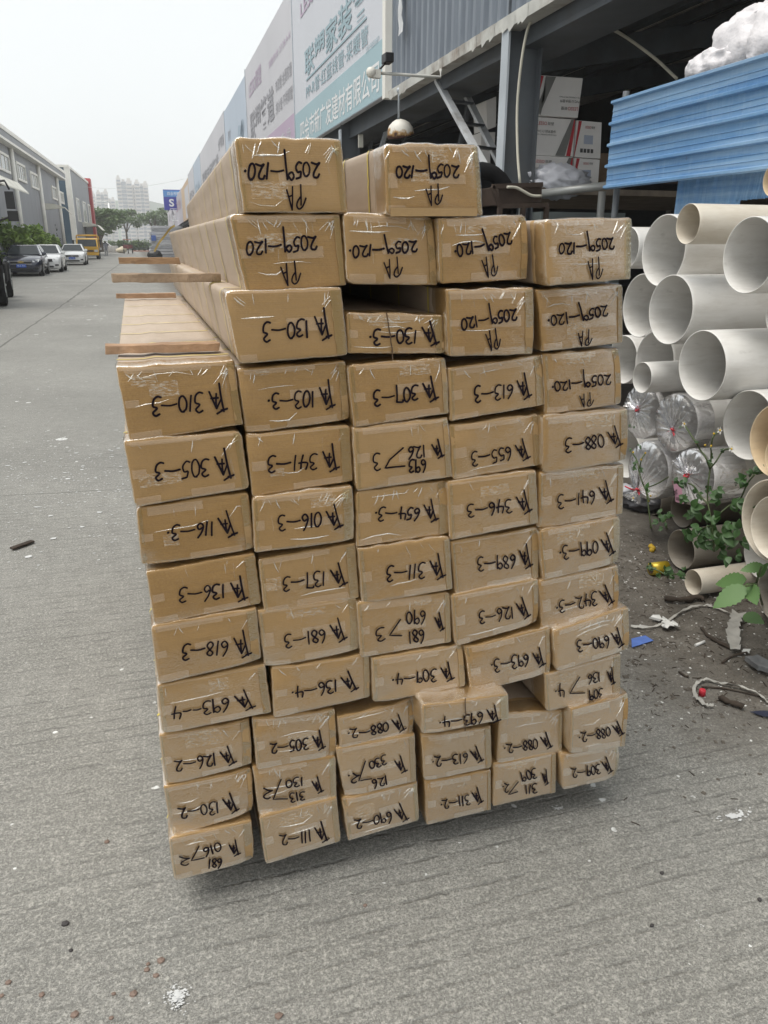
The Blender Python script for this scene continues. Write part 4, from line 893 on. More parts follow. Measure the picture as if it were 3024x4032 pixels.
    def patch(u0, v0, u1, v1, mi, lift, k=6, jag=.004):
        vs = []; fs = []
        for j in range(3):
            for i in range(k + 1):
                u = u0 + (u1 - u0) * i / k; v = v0 + (v1 - v0) * j / 2
                vs.append(fpt(min(max(u, .015), .985), min(max(v, .02), .98), lift + rg.uniform(0, .0004)))
        for j in range(2):
            for i in range(k): fs.append((j * (k + 1) + i, j * (k + 1) + i + 1, (j + 1) * (k + 1) + i + 1, (j + 1) * (k + 1) + i))
        tb.add(vs, fs, mi, True)
    flapw = rg.uniform(.06, .11)
    if rg.random() < .8:
        fb = MB(); nn = 8; v0, v1 = rg.uniform(.02, .12), .975; lf = []
        for i in range(nn + 1):
            v = v0 + (v1 - v0) * i / nn; w_ = flapw * rg.uniform(.93, 1.05); lf.append((fpt(1 - w_, v, -.001), fpt(.984, v, -.001)))
        vs = [q for a, b_ in lf for q in (a, b_)] + [q + nrm * .0026 for a, b_ in lf for q in (a, b_)]; k_ = 2 * (nn + 1)
        fs = [(k_ + 2 * i, k_ + 2 * i + 2, k_ + 2 * i + 3, k_ + 2 * i + 1) for i in range(nn)] + [(2 * i, 2 * i + 2, k_ + 2 * i + 2, k_ + 2 * i) for i in range(nn)] + [(0, 1, k_ + 1, k_), (2 * nn, k_ + 2 * nn, k_ + 2 * nn + 1, 2 * nn + 1)]
        fb.add(vs, fs); fb.build('end_flap', M_KRAFT, root)
    patch(1 - flapw, .03, .985, .985, 2, .0022)                       # layered film over the side flap
    if rg.random() < .85: patch(.02, rg.uniform(.38, .46), rg.uniform(.1, .16), rg.uniform(.54, .62), 1, .0005)
    if rg.random() < .85:
        u0 = rg.uniform(.3, .5); patch(u0, rg.uniform(.84, .88), rg.uniform(.86, .92), .985, 1, .0005)
    if rg.random() < .7: patch(.015, rg.uniform(.85, .9), rg.uniform(.14, .3), .985, 1, .0007)
    if rg.random() < .8:
        u0 = rg.uniform(.35, .5); v0 = rg.uniform(.38, .5); patch(u0, v0, u0 + rg.uniform(.3, .45), v0 + rg.uniform(.12, .2), 1, .0008)
    if rg.random() < .7: patch(rg.uniform(.02, .1), .02, rg.uniform(.55, .8), rg.uniform(.09, .16), 1, .0009)
    if rg.random() < .6: patch(.012, .03, rg.uniform(.03, .05), .97, 2, .0004)
    for _ in range(rg.choice((0, 0, 1, 1)) + (1 if opt.get('crk', 0) >= 2 else 0)):   # stretches with glare painted on as pale flecks
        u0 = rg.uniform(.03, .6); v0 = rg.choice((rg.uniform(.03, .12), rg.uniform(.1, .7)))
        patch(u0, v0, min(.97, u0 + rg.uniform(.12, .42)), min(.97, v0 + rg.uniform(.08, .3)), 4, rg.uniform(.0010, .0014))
    if rg.random() < .75: patch(.012, .012, .985, rg.uniform(.035, .07), 1, .0011, 12)   # pale film lapped over the top edge, painting in its highlight
    # tape ends as fine raised lines
    def crease(path, w, h, mi=3):
        pts = [fpt(u, v, .0006) for u, v in path]; m = len(pts)
        vs = []; fs = []
        for i, q in enumerate(pts):
            d = (pts[min(i + 1, m - 1)] - pts[max(i - 1, 0)]).normalized(); s_ = d.cross(nrm).normalized()
            k = math.sin(PI * (i + .25) / (m - .5)); vs += [q + s_ * w * k, q + nrm * h * k, q - s_ * w * k]
        for i in range(m - 1):
            a = 3 * i; fs += [(a, a + 1, a + 4, a + 3), (a + 1, a + 2, a + 5, a + 4)]
        tb.add(vs, fs, mi, False)
    crk = opt.get('crk', 0)
    for i in range(rg.randint(2, 5) + 4 * crk):  # short puckers hanging from the top edge
        u = rg.uniform(.05, .97); v = rg.uniform(.03, .1); l = rg.uniform(.06, .2); k = rg.uniform(-.06, .08)
        crease([(u, v), (u + k * .4, v + l * .5), (u + k, v + l)], rg.uniform(.0006, .0016), rg.uniform(.0008, .002))
    for i in range(rg.randint(0, 2) + 2 * crk):  # fan of creases in the upper right corner
        u = rg.uniform(.78, .9); v = rg.uniform(.1, .3)
        crease([(u, v + .1), ((u + .96) / 2, v * .6 + .04), (.965, .05 + .2 * rg.random())], .0011, .0018)
    for i in range(rg.randint(0, 1) + crk):      # long slack folds across the front
        v = rg.uniform(.12, .9); u = rg.uniform(.03, .4); l = rg.uniform(.2, .5); b = rg.uniform(-.05, .05)
        crease([(u, v), (u + l * .3, v + b), (u + l * .7, v + b * 1.2), (u + l, v + rg.uniform(-.08, .02))], rg.uniform(.0008, .0018), rg.uniform(.001, .002))
    for i in range(rg.randint(1, 3)):            # fine scratches in the film
        u = rg.uniform(.1, .95); v = rg.uniform(.1, .5); crease([(u, v), (u + rg.uniform(-.02, .02), v + rg.uniform(.15, .4))], .0004, .0005)
    if opt.get('flap'):                          # loose end-flap board under the front edge
        fb = MB(); a = fpt(.03, .9, .002); b_ = fpt(.93, .9, .002)
        fb.slab(a, b_, b_ - Vector((0, 0, .016)), a - Vector((0, 0, .016)), nrm, .002)
        fb.build('end_flap', M_KRAFT, root)
    tb.build('packing_tape', [M_FILM, M_PALE, M_OLIVE, M_CRINK, M_GLARE], root)
    # handwriting
    ink = MB()
    back = (ux, )
    def face_pt(x, y):
        X_, Y_ = quadpt(cr, x, y); v = ray(X_, Y_)
        q = CAM + v * (((TLp - CAM).dot(nrm)) / v.dot(nrm))
        hit = front.ray_cast(q + nrm * .05, -nrm, .1)
        return (hit[0] if hit[0] is not None else q) + nrm * .0030
    for text, sx, sy, ex, ey, h in runs:
        adv = [GL[ch][0] for ch in text]; tot = sum(adv) - .1
        d = Vector((ex - sx, ey - sy)); ln = d.length; d /= ln; up = Vector((-d.y, d.x))
        if up.y < 0: up = -up
        a = 0
        single = len(text) == 1
        for ch, w in zip(text, adv):
            jx = rg.uniform(-.03, .03); jy = rg.uniform(-.06, .06); sl_ = rg.uniform(-.08, .1); sc = rg.uniform(.92, 1.08)
            for st in GL[ch][1]:
                pts2 = catmull([(q[0], q[1]) for q in st], 5)
                pts = []
                for q in pts2:
                    gx = a + (q.x + jx + (q.y - .5) * sl_)
                    gy = (q.y - .5) * sc + jy
                    if single and ch == 'T': hh_ = h * .6
                    else: hh_ = h
                    s2 = Vector((sx, sy)) + d * (ln * gx / tot) + up * (gy * hh_)
                    pts.append(face_pt(s2.x, s2.y))
                if len(pts) > 1: ribbon(ink, pts, rg.uniform(.0037, .0046) * (1 if ch not in '.P' else 1.25 if ch == '.' else .78), nrm)
            a += w
        if brackets and ink.v: ink.build('handwriting', M_INK, root); ink = MB()
    for br in brackets:
        pts = []
        for i in range(len(br) - 1):
            for k in range(5): pts.append(face_pt(br[i][0] + (br[i + 1][0] - br[i][0]) * k / 5, br[i][1] + (br[i + 1][1] - br[i][1]) * k / 5))
        pts.append(face_pt(*br[-1])); ribbon(ink, pts, .0040, nrm)
    if ink.v: ink.build('handwriting', M_INK, root)
    if 'seam' in opt:
        sm_ = MB(); (x0, y0), (x1, y1) = opt['seam']
        pts = [face_pt(x0 + (x1 - x0) * k / 8 + rg.uniform(-1, 1) * 3, y0 + (y1 - y0) * k / 8) for k in range(9)]
        ribbon(sm_, [q + nrm * .0004 for q in pts], .0028, nrm); sm_.build('flap_seam', M_SEAM, root)
    if opt.get('straps'):
        for s_ in (.085, .33, .56, .82, 1.15, 1.55, 2.0, 2.5):
            if s_ > L - .1: continue
            sb = MB(); s2 = s_ + rg.uniform(-.03, .03)
            a = section(1, s2, False, .0022); b_ = section(1, s2 + .0075, False, .0022)
            tube_of(sb, [a, b_], False); sb.build('strap', M_STRAP, root)
    return root
CARTONS = [make_carton(i, r) for i, r in enumerate(BX)]
# two timber skids under the stack, out of sight from the front
M_WOOD = NT('rough_timber')
t = M_WOOD; p = t.pos((2, 22, 22)); c = t.ramp(t.noise(p, 4, 6, .6, .6), [(.3, (.22, .13, .07)), (.55, (.36, .23, .13)), (.75, (.45, .31, .19))])
c = t.mix(t.ramp(t.noise(t.pos(), 30, 5, .6), [(.55, (0, 0, 0)), (.8, (1, 1, 1))]), c, (.16, .10, .06))
t.pbr(c, .8, 0, t.bump(t.noise(t.pos((4, 60, 60)), 5, 4), .4, .003)); M_WOOD = t.m
# wooden sticks laid across between the rows
def stick(pts, th, hh, mat, label, nub=False):
    a, b = Vector(pts[0]), Vector(pts[1]); root = MB()
    n = 10; vs = []; rg = random.Random(int(a.x * 1000))
    for i in range(n + 1):
        q = a.lerp(b, i / n)
        for sy, sz in ((-1, -1), (1, -1), (1, 1), (-1, 1)):
            vs.append(q + Vector((rg.uniform(-.004, .004) if i in (0, n) else 0, sy * th / 2 + rg.uniform(-.001, .001), sz * hh / 2 + rg.uniform(-.0012, .0012))))
    fs = [(i * 4 + k, i * 4 + (k + 1) % 4, i * 4 + 4 + (k + 1) % 4, i * 4 + 4 + k) for i in range(n) for k in range(4)] + [(3, 2, 1, 0), (n * 4, n * 4 + 1, n * 4 + 2, n * 4 + 3)]
    root.add(vs, fs)
    o = root.build('wooden_stick', mat, None, .0015); props(o, label, 'stick', 'wooden sticks between the carton rows'); return o
M_WOODR = simple('reddish_timber', (.36, .225, .135), .75, var=.3, scale=18, bump=.3)
M_WOODG = simple('weathered_timber', (.30, .22, .15), .85, var=.35, scale=14, bump=.4, dirt=(.12, .08, .05))
# ================================================================ the shed on the right, its sign hoarding and what stands in it
M_STEEL = simple('grey_steel', (.105, .118, .132), .6, .1, var=.2, scale=2, dirt=(.10, .10, .10))
M_STEELB = simple('pale_steel', (.46, .50, .54), .5, .1, var=.12, scale=2)
M_CORR = NT('corrugated_grey'); t = M_CORR; p = t.pos()
c = t.ramp(t.noise(t.pos((3, 3, .3)), 4, 5, .6), [(.3, (.15, .175, .21)), (.7, (.225, .255, .295))]); t.pbr(c, .45, .1, None, .4); M_CORR = t.m
M_FLASH = simple('rusty_flashing', (.50, .50, .47), .6, var=.2, scale=3, dirt=(.16, .10, .06))
M_ROOFU = simple('roof_underside', (.75, .73, .68), .8, var=.2, scale=1.5)
M_CONDUIT = simple('cream_conduit', (.52, .50, .42), .5)
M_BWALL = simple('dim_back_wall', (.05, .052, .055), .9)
TR = 11.0                                        # right hand end of the hoarding
ZB, ZT = 3.455, 6.45
SO = 3.2
def sbox(mb, t0, t1, o0, o1, z0, z1, mi=0):
    vs = [shp(t0, o0, z0), shp(t1, o0, z0), shp(t1, o1, z0), shp(t0, o1, z0), shp(t0, o0, z1), shp(t1, o0, z1), shp(t1, o1, z1), shp(t0, o1, z1)]
    mb.add(vs, [(0, 1, 2, 3), (7, 6, 5, 4), (4, 5, 1, 0), (5, 6, 2, 1), (6, 7, 3, 2), (7, 4, 0, 3)], mi)
shed = thing('open_shed', 'open fronted storage shed with corrugated grey upper wall and steel roof frame', 'building', shp(20, 8, 0))
m = MB(); tt = 1.0; vs = []; prof = []
while tt < TR - .05:
    for d, o in ((0, 0), (.035, -.05), (.10, -.05), (.135, 0)): prof.append((tt + d, SO + .06 + o))
    tt += .2
for a, o in prof: vs += [shp(a, o, ZB + .03), shp(a, o, 7.6)]
m.add(vs, [(2 * i, 2 * i + 2, 2 * i + 3, 2 * i + 1) for i in range(len(prof) - 1)]); m.build('upper_wall', M_CORR, shed)
m = MB(); sbox(m, 1.0, TR - .12, SO - .03, SO + .12, ZB - .07, ZB + .03)
rg = random.Random(2)
for i in range(26): a = rg.uniform(5, TR - .3); m.quad(shp(a, SO - .034, ZB + .03), shp(a + rg.uniform(.05, .25), SO - .034, ZB + .03), shp(a + .1, SO - .036, ZB - .07 - rg.uniform(.0, .04)), shp(a, SO - .034, ZB - .07))
m.build('flashing', M_FLASH, shed)
m = MB(); sbox(m, -2, 120, SO + .15, SO + .45, ZB - .16, ZB + .1); sbox(m, -2, 120, SO + .14, SO + .62, ZB - .2, ZB - .16); m.build('eave_beam', M_STEEL, shed)
m = MB(); sbox(m, TR - .12, TR + .02, SO - .08, SO + .06, ZB - .05, 7.6); m.build('hoarding_trim', M_WTRIM, shed)
m = MB(); m.slab(shp(-3, SO + .1, 4.55), shp(150, SO + .1, 4.55), shp(150, 19, 7.4), shp(-3, 19, 7.4), (0, 0, 1), .08); m.build('roof', M_ROOFU, shed)
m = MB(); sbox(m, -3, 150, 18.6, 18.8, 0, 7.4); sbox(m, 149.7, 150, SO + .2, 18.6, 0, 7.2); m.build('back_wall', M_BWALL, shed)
rz = lambda o: 4.55 + (o - SO - .1) * (7.4 - 4.55) / (19 - SO - .1)
for i in range(9):
    o = SO + .7 + i * 1.25; m = MB(); sbox(m, -2, 60, o, o + .16, rz(o) - .2, rz(o) - .02); m.build('purlin', M_STEEL, shed)
for a in (2.2, 8.6, 15.0, 21.4, 34): 
    m = MB(); m.bar(shp(a, SO + .2, rz(SO + .2) - .42), shp(a, 18.5, rz(18.5) - .42), .18, .44, (0, 0, 1)); m.build('rafter', M_STEEL, shed)
for a, b in ((2.4, 8.4), (8.8, 14.8)):
    for o0, o1 in ((4.0, 9.0), (9.0, 4.0)): m = MB(); m.tube([shp(a, o0, rz(o0) - .25), shp(b, o1, rz(o1) - .25)], .015, 5); m.build('tie_rod', M_DARK, shed)
# columns
def column(tc, label=None):
    mb = MB(); sbox(mb, tc - .075, tc + .075, SO - .02, SO, 0, ZB - .07); mb.build('column_flange', M_STEELB, shed)
    mb = MB(); sbox(mb, tc - .006, tc + .006, SO, SO + .30, 0, 4.5); sbox(mb, tc - .075, tc + .075, SO + .30, SO + .315, 0, 4.5); mb.build('column_web', M_STEEL, shed)  # dark steel paints the web's shade, pale steel the lit flange
tcol = osh(1975, 600, SO).dot(SHD)
column(tcol); column(tcol + 6.6); column(tcol + 13.2); column(tcol + 19.8)
Q4 = lambda x, y: (1300 + x * .60277, y * .60277)
m = MB(); cpts = [osh(*Q4(1330, 120), SO + .1), osh(*Q4(1290, 190), SO + .06), osh(*Q4(1250, 400), SO + .03), osh(*Q4(1222, 700), SO + .03), osh(*Q4(1225, 1000), SO + .03), osh(*Q4(1240, 1200), SO + .03)]
m.tube(catmull([tuple(q) for q in cpts], 4), .013, 6); props(m.build('conduit_pipe', M_CONDUIT), 'thin cream conduit bowed along the steel column', 'conduit')
m = MB(); cp2 = [osh(1364 + 760, 69, SO + .35), osh(2240, 72, SO + .6), osh(2400, 110, SO + .9), osh(2560, 215, SO + 1.1), osh(2665, 310, SO + 1.2)]
m.tube(catmull([tuple(q) for q in cp2], 5), .014, 6); props(m.build('conduit_pipe', M_CONDUIT), 'cream conduit arching from the column under the shed roof', 'conduit')
# ladder stair by the column
M_LAD = simple('ladder_steel', (.62, .64, .66), .5, .2, var=.15, scale=3, dirt=(.15, .12, .09))
a0, a1 = osh(*Q4(700, 525), SO + .15), osh(*Q4(940, 960), SO + .15); b0, b1 = osh(*Q4(850, 540), SO + .6), osh(*Q4(1080, 1010), SO + .6)
ext = lambda a, b, z: a + (b - a) * ((a.z - z) / (a.z - b.z))
a2 = ext(a0, a1, 1.2); b2 = ext(b0, b1, 1.2)
lad = thing('steel_ladder', 'pale steel ladder stair leaning up to the eave left of the column', 'ladder', (a2.x, a2.y, 0))
for u, v in ((a0, a2), (b0, b2)):
    m = MB(); m.bar(u, v, .045, .075, (1, 0, 0)); m.build('stringer', M_LAD, lad)
n = int((a0.z - 1.2) / .27)
for i in range(n + 1):
    f = i / n; m = MB(); u, v = a0.lerp(a2, f), b0.lerp(b2, f); m.bar(u, v, .09, .025); m.build('rung', M_STEEL, lad)
m = MB(); m.tube([a2, Vector((a2.x, a2.y, 0))], .04, 6); m.tube([b2, Vector((b2.x, b2.y, 0))], .04, 6); m.build('stand', M_LAD, lad)
for i, (p0, p1, o) in enumerate((((600, 555), (478, 930), SO + 1.4), ((425, 655), (345, 925), SO + .5), ((290, 735), (265, 950), SO + .6), ((925, 580), (852, 930), SO + 1.0))):
    u, v = osh(*Q4(*p0), o), osh(*Q4(*p1), o); v = ext(u, v, 0) if False else v + (v - u) * .6
    m = MB(); m.bar(u, v, .05, .07); props(m.build('steel_prop', M_STEELB if i == 1 else M_STEEL), ['dark slanted steel prop behind the rusty lamp', 'pale slanted steel prop left of the rusty lamp', 'thin upright steel prop left of the rusty lamp', 'thin slanted rod between the ladder stringers'][i], 'prop', 'slanted props under the eave')
# wooden-framed opening under the hoarding
F8 = lambda x, y: (860 + x * .7353, y * .7353)
m = MB(); q = osh(*F8(580, 735), SO + .3); r_ = osh(*F8(742, 665), SO + .3)
m.bar(q, r_, .06, .16); m.bar(q - Vector((0, 0, .2)), r_ - Vector((0, 0, .2)), .06, .05); e = osh(*F8(742, 760), SO + .3); m.bar(r_, (r_.x, r_.y, 1.0), .08, .08); m.bar(osh(*F8(760, 668), SO + .2), osh(*F8(762, 790), SO + .2), .07, .07)
props(m.build('opening_frame', M_WTRIM2), 'pale frame of an opening just under the teal sign band', 'frame')
# hanging rusty lamp and its stem
M_RUSTY = NT('rusty_enamel'); t = M_RUSTY; p = t.pos(); sz_ = t.n('ShaderNodeSeparateXYZ'); t.l(p, sz_.inputs[0])
f = t.math('ADD', t.math('MULTIPLY', t.noise(p, 7, 5, .6), .6), t.math('MULTIPLY', sz_.outputs['Z'], -1.25))
c = t.ramp(f, [(.43, (.70, .68, .62)), (.49, (.42, .25, .09)), (.54, (.07, .028, .02))]); t.pbr(c, .5); M_RUSTY = t.m
q0 = osh(*Q4(450, 590), SO - .02); q1 = osh(*Q4(447, 790), SO - .02); r = thing('hanging_lamp', 'rusty white enamel lamp hanging on a stem from the flashing', 'lamp', q1)
m = MB(); m.tube([q0 + Vector((0, 0, .05)), q0, q1 + Vector((0, 0, .02))], .014, 6); m.ball(q0, .035, 8); m.build('stem', M_STEELB, r)
m = MB(); n = 20; R = .175
prof_ = [(.15, .03), (.45, .0), (.75, -.05), (.95, -.14), (1, -.24), (.97, -.25), (.85, -.22)]
tilt = Matrix.Rotation(RAD(-14), 4, 'Y') @ Matrix.Rotation(RAD(10), 4, 'X')
vs = [q1 + tilt @ Vector((math.cos(2 * PI * k / n) * R * a, math.sin(2 * PI * k / n) * R * a, z * .72)) for a, z in prof_ for k in range(n)]
m.add(vs, [(i * n + k, i * n + n + k, i * n + n + (k + 1) % n, i * n + (k + 1) % n) for i in range(len(prof_) - 1) for k in range(n)], 0, True)
m.add([q1 + tilt @ Vector((math.cos(2 * PI * k / n) * R * .97, math.sin(2 * PI * k / n) * R * .97, -.17)) for k in range(n)], [tuple(range(n))])
m.build('lamp_shade', M_RUSTY, r)
# camera on a bracket arm
e1 = osh(*Q4(722, 505), SO - .05); e0 = e1 + Vector((-.78, 0, 0)); r = thing('security_camera', 'black security camera on a rusty bracket arm in front of the sign', 'camera', e1)
m = MB(); m.tube([e1 + Vector((0, 0, .08)), e1, e0 + Vector((.1, 0, 0))], .016, 6); m.build('arm', M_FLASH, r)
m = MB(); m.ball(e0, .055, 10); m.box(e0 + Vector((.02, -.03, -.05)), e0 + Vector((.1, .03, .03))); m.build('joint', M_RUSTY, r)
m = MB(); m.tube([e0 + Vector((.08, 0, .02)), e0 + Vector((.16, 0, .1))], .014, 5); m.box(e0 + Vector((.13, -.1, .09)), e0 + Vector((.22, .06, .18))); m.build('camera_body', M_GRILLE, r, .01)
# torn white sheet hanging from the siding
m = MB(); u = osh(*Q4(455, 0), SO - .06); rg = random.Random(4); vs = []; nn = 9
for i in range(nn):
    z = u.z + .35 - i * .09
    for k in range(4): vs.append(shp(u.dot(SHD) + (k - 1.5) * .06 * (1 + .3 * math.sin(i)) - i * .008, SO - .05 - .03 * rg.random(), z))
m.add(vs, [(i * 4 + k, i * 4 + k + 1, i * 4 + 5 + k, i * 4 + 4 + k) for i in range(nn - 1) for k in range(3)], 0, True); props(m.build('torn_sheet', simple('white_plastic_sheet', (.6, .61, .62), .4)), 'torn white plastic rag hanging on the corrugated wall', 'rag')

# ---------------------------------------------------------------- hoarding: one signboard per tenant
def signcol(name, c): return simple(name, c, .6, var=.04, scale=.5)
M_S1 = signcol('banner_white', (.62, .64, .69)); M_TEAL = signcol('banner_teal', (.36, .50, .55)); M_INKT = signcol('print_teal', (.33, .45, .50))
M_INKG = signcol('print_grey', (.34, .34, .37)); M_PURP = signcol('print_purple', (.50, .40, .52)); M_S2 = signcol('banner_grey_white', (.60, .60, .635)); M_S3 = signcol('banner_pale_blue', (.50, .575, .67))
M_S7 = signcol('banner_orange', (.62, .47, .33)); M_S8 = signcol('banner_mauve', (.50, .48, .53)); M_INKB = signcol('print_blue', (.38, .47, .56)); M_INKR = signcol('print_rose', (.46, .30, .36))
def board(t0, t1, mat, label, zt=ZT, band=None):
    r = thing('signboard', label, 'sign', shp((t0 + t1) / 2, SO, ZB), 'signboards along the shed front')
    m = MB(); sbox(m, t0 + .02, t1 - .02, SO - .05, SO + .03, ZB, zt); m.build('panel', mat, r)
    m = MB(); sbox(m, t1 - .05, t1 + .0, SO - .065, SO + .03, ZB, zt + .03); m.build('edge_trim', M_STEELB, r)
    if band: m = MB(); sbox(m, t0 + .03, t1 - .06, SO - .056, SO - .049, ZB + .01, band[0]); m.build('band', band[1], r)
    return r
def stext(m, body, pl, pr, ztop, bold=.0, lift=.06):
    # pl, pr: photo pixels of the lower left and lower right corner; ztop: pixel of the upper right corner
    a = osh(*pl, SO - lift); b = osh(*pr, SO - lift); c = osh(*ztop, SO - lift)
    ta, tb = a.dot(SHD), b.dot(SHD); z0 = b.z; z1 = c.z
    put_text(m, body, shp(ta, SO - lift, z0), -SHD, (0, 0, 1), abs(ta - tb), z1 - z0, 0, bold)
def stext2(m, body, t_left, t_right, z0, z1, bold=.0, lift=.06): put_text(m, body, shp(t_left, SO - lift, z0), -SHD, (0, 0, 1), t_left - t_right, z1 - z0, 0, bold)
tB = [TR, 17.88, 26.25, 33.6, 49.8, 57.3, 65.4, 80.3, 100, 145]
b1 = board(tB[0], tB[1], M_S1, 'largest signboard with a teal bottom band, nearest to the corrugated wall', 6.49, (4.133, M_TEAL))
m = MB(); stext(m, '四会市新广发建材有限公司', F8(440, 745), F8(860, 492), F8(858, 312), .012); m.build('white_lettering', M_SIGNW, b1)
m = MB(); stext(m, '联塑家装管', F8(462, 375), F8(800, 62), F8(798, -150), .02); stext(m, 'PP-R管·红蓝线管·采暖管', F8(470, 528), F8(800, 232), F8(798, 124), .006)
stext(m, 'SS1905087', F8(790, 281), F8(860, 225), F8(860, 190))
l0 = osh(*F8(470, 430), SO - .06); l1 = osh(*F8(792, 88), SO - .06); m.bar(l0, (l1.x, l1.y, l0.z), .006, .03); m.build('teal_lettering', M_INKT, b1)
m = MB(); stext(m, 'LESSO', F8(438, 66), F8(545, -60), F8(545, -150), .02); m.build('rose_lettering', M_PURP, b1)
b2 = board(tB[1], tB[2], M_S2, 'grey white signboard with a mauve bottom band beside the teal banded one', 6.47, (4.2, M_PURP))
m = MB(); stext(m, '联塑管道', F8(172, 722), F8(300, 640), F8(298, 440), .02); m.build('grey_lettering', M_INKG, b2)
m = MB(); stext(m, '市政管·金属软管', F8(305, 480), F8(392, 400), F8(390, 322), .004); m.build('small_lettering', M_INKG, b2); m = MB(); stext(m, '排水管·不锈钢管', F8(308, 592), F8(397, 525), F8(395, 450), .004); m.build('small_lettering', M_INKG, b2)
m = MB(); stext(m, 'LESSO联塑', F8(165, 530), F8(230, 440), F8(228, 330), .006); m.build('rose_lettering', M_PURP, b2); m = MB(); stext(m, '销售热线: 27.28.A-K', F8(268, 330), F8(386, 200), F8(385, 150)); m.build('rose_lettering', M_PURP, b2)
m = MB(); stext2(m, '建 材 大 市 场', 22.3, 18.4, 3.78, 4.0); m.build('band_lettering', M_S2, b2)
b3 = board(tB[2], tB[3], M_S3, 'pale blue signboard with a faint mountain print', 6.36)
m = MB(); rg = random.Random(8)
for i in range(16):
    a = rg.uniform(tB[2] + .5, tB[2] + 4.6); z = rg.uniform(4.0, 5.4) - (a - tB[2]) * .12; w = rg.uniform(.2, .7); m.add([shp(a + w * math.cos(k * PI / 4) * rg.uniform(.6, 1.1), SO - .058, z + w * .6 * math.sin(k * PI / 4) * rg.uniform(.5, 1.2)) for k in range(8)], [tuple(range(8))])
m.build('mountain_print', M_INKB, b3)
m = MB(); stext2(m, '建材', 32.4, 31.4, 5.2, 5.55); m.build('grey_lettering', M_INKG, b3)
b4 = board(tB[3], tB[4], M_S2, 'white signboard with bold grey characters beyond the pale blue one', 6.43)
m = MB(); stext2(m, '联塑家居管道', 48.6, 37.2, 4.3, 5.3, .02); stext2(m, '全屋家装', 37.0, 34.2, 5.3, 5.75, .01); stext2(m, '给水管', 36.6, 34.4, 4.4, 4.8, .01); m.build('grey_lettering', M_INKG, b4)
b5 = board(tB[4], tB[5], M_S3, 'narrow pale blue signboard, fifth along the hoarding', 6.48)
m = MB(); stext2(m, '管业', 56.4, 51.5, 4.2, 5.2, .02); m.build('blue_lettering', M_INKB, b5)
b6 = board(tB[5], tB[6], M_S2, 'white signboard right before the orange one', 6.48)
m = MB(); stext2(m, '建材五金', 64.6, 58.4, 4.3, 5.2, .02); m.build('grey_lettering', M_INKG, b6)
b7 = board(tB[6], tB[7], M_S7, 'orange and cream signboard far along the hoarding', 6.3)
m = MB(); sbox(m, tB[6] + 1, tB[6] + 8, SO - .058, SO - .049, ZB + .1, 5.9); m.build('cream_field', M_S2, b7)
b8 = board(tB[7], tB[8], M_S8, 'mauve signboard beyond the orange one', 6.4)
m = MB(); stext2(m, '铝材门业', 98, 84, 4.8, 5.8, .02); m.build('rose_lettering', M_INKR, b8)
b9 = board(tB[8], tB[9], M_S8, 'farthest mauve signboard next to the billboard', 6.3)
m = MB(); stext2(m, '装饰材料', 140, 108, 4.6, 5.7, .02); m.build('grey_lettering', M_INKG, b9)
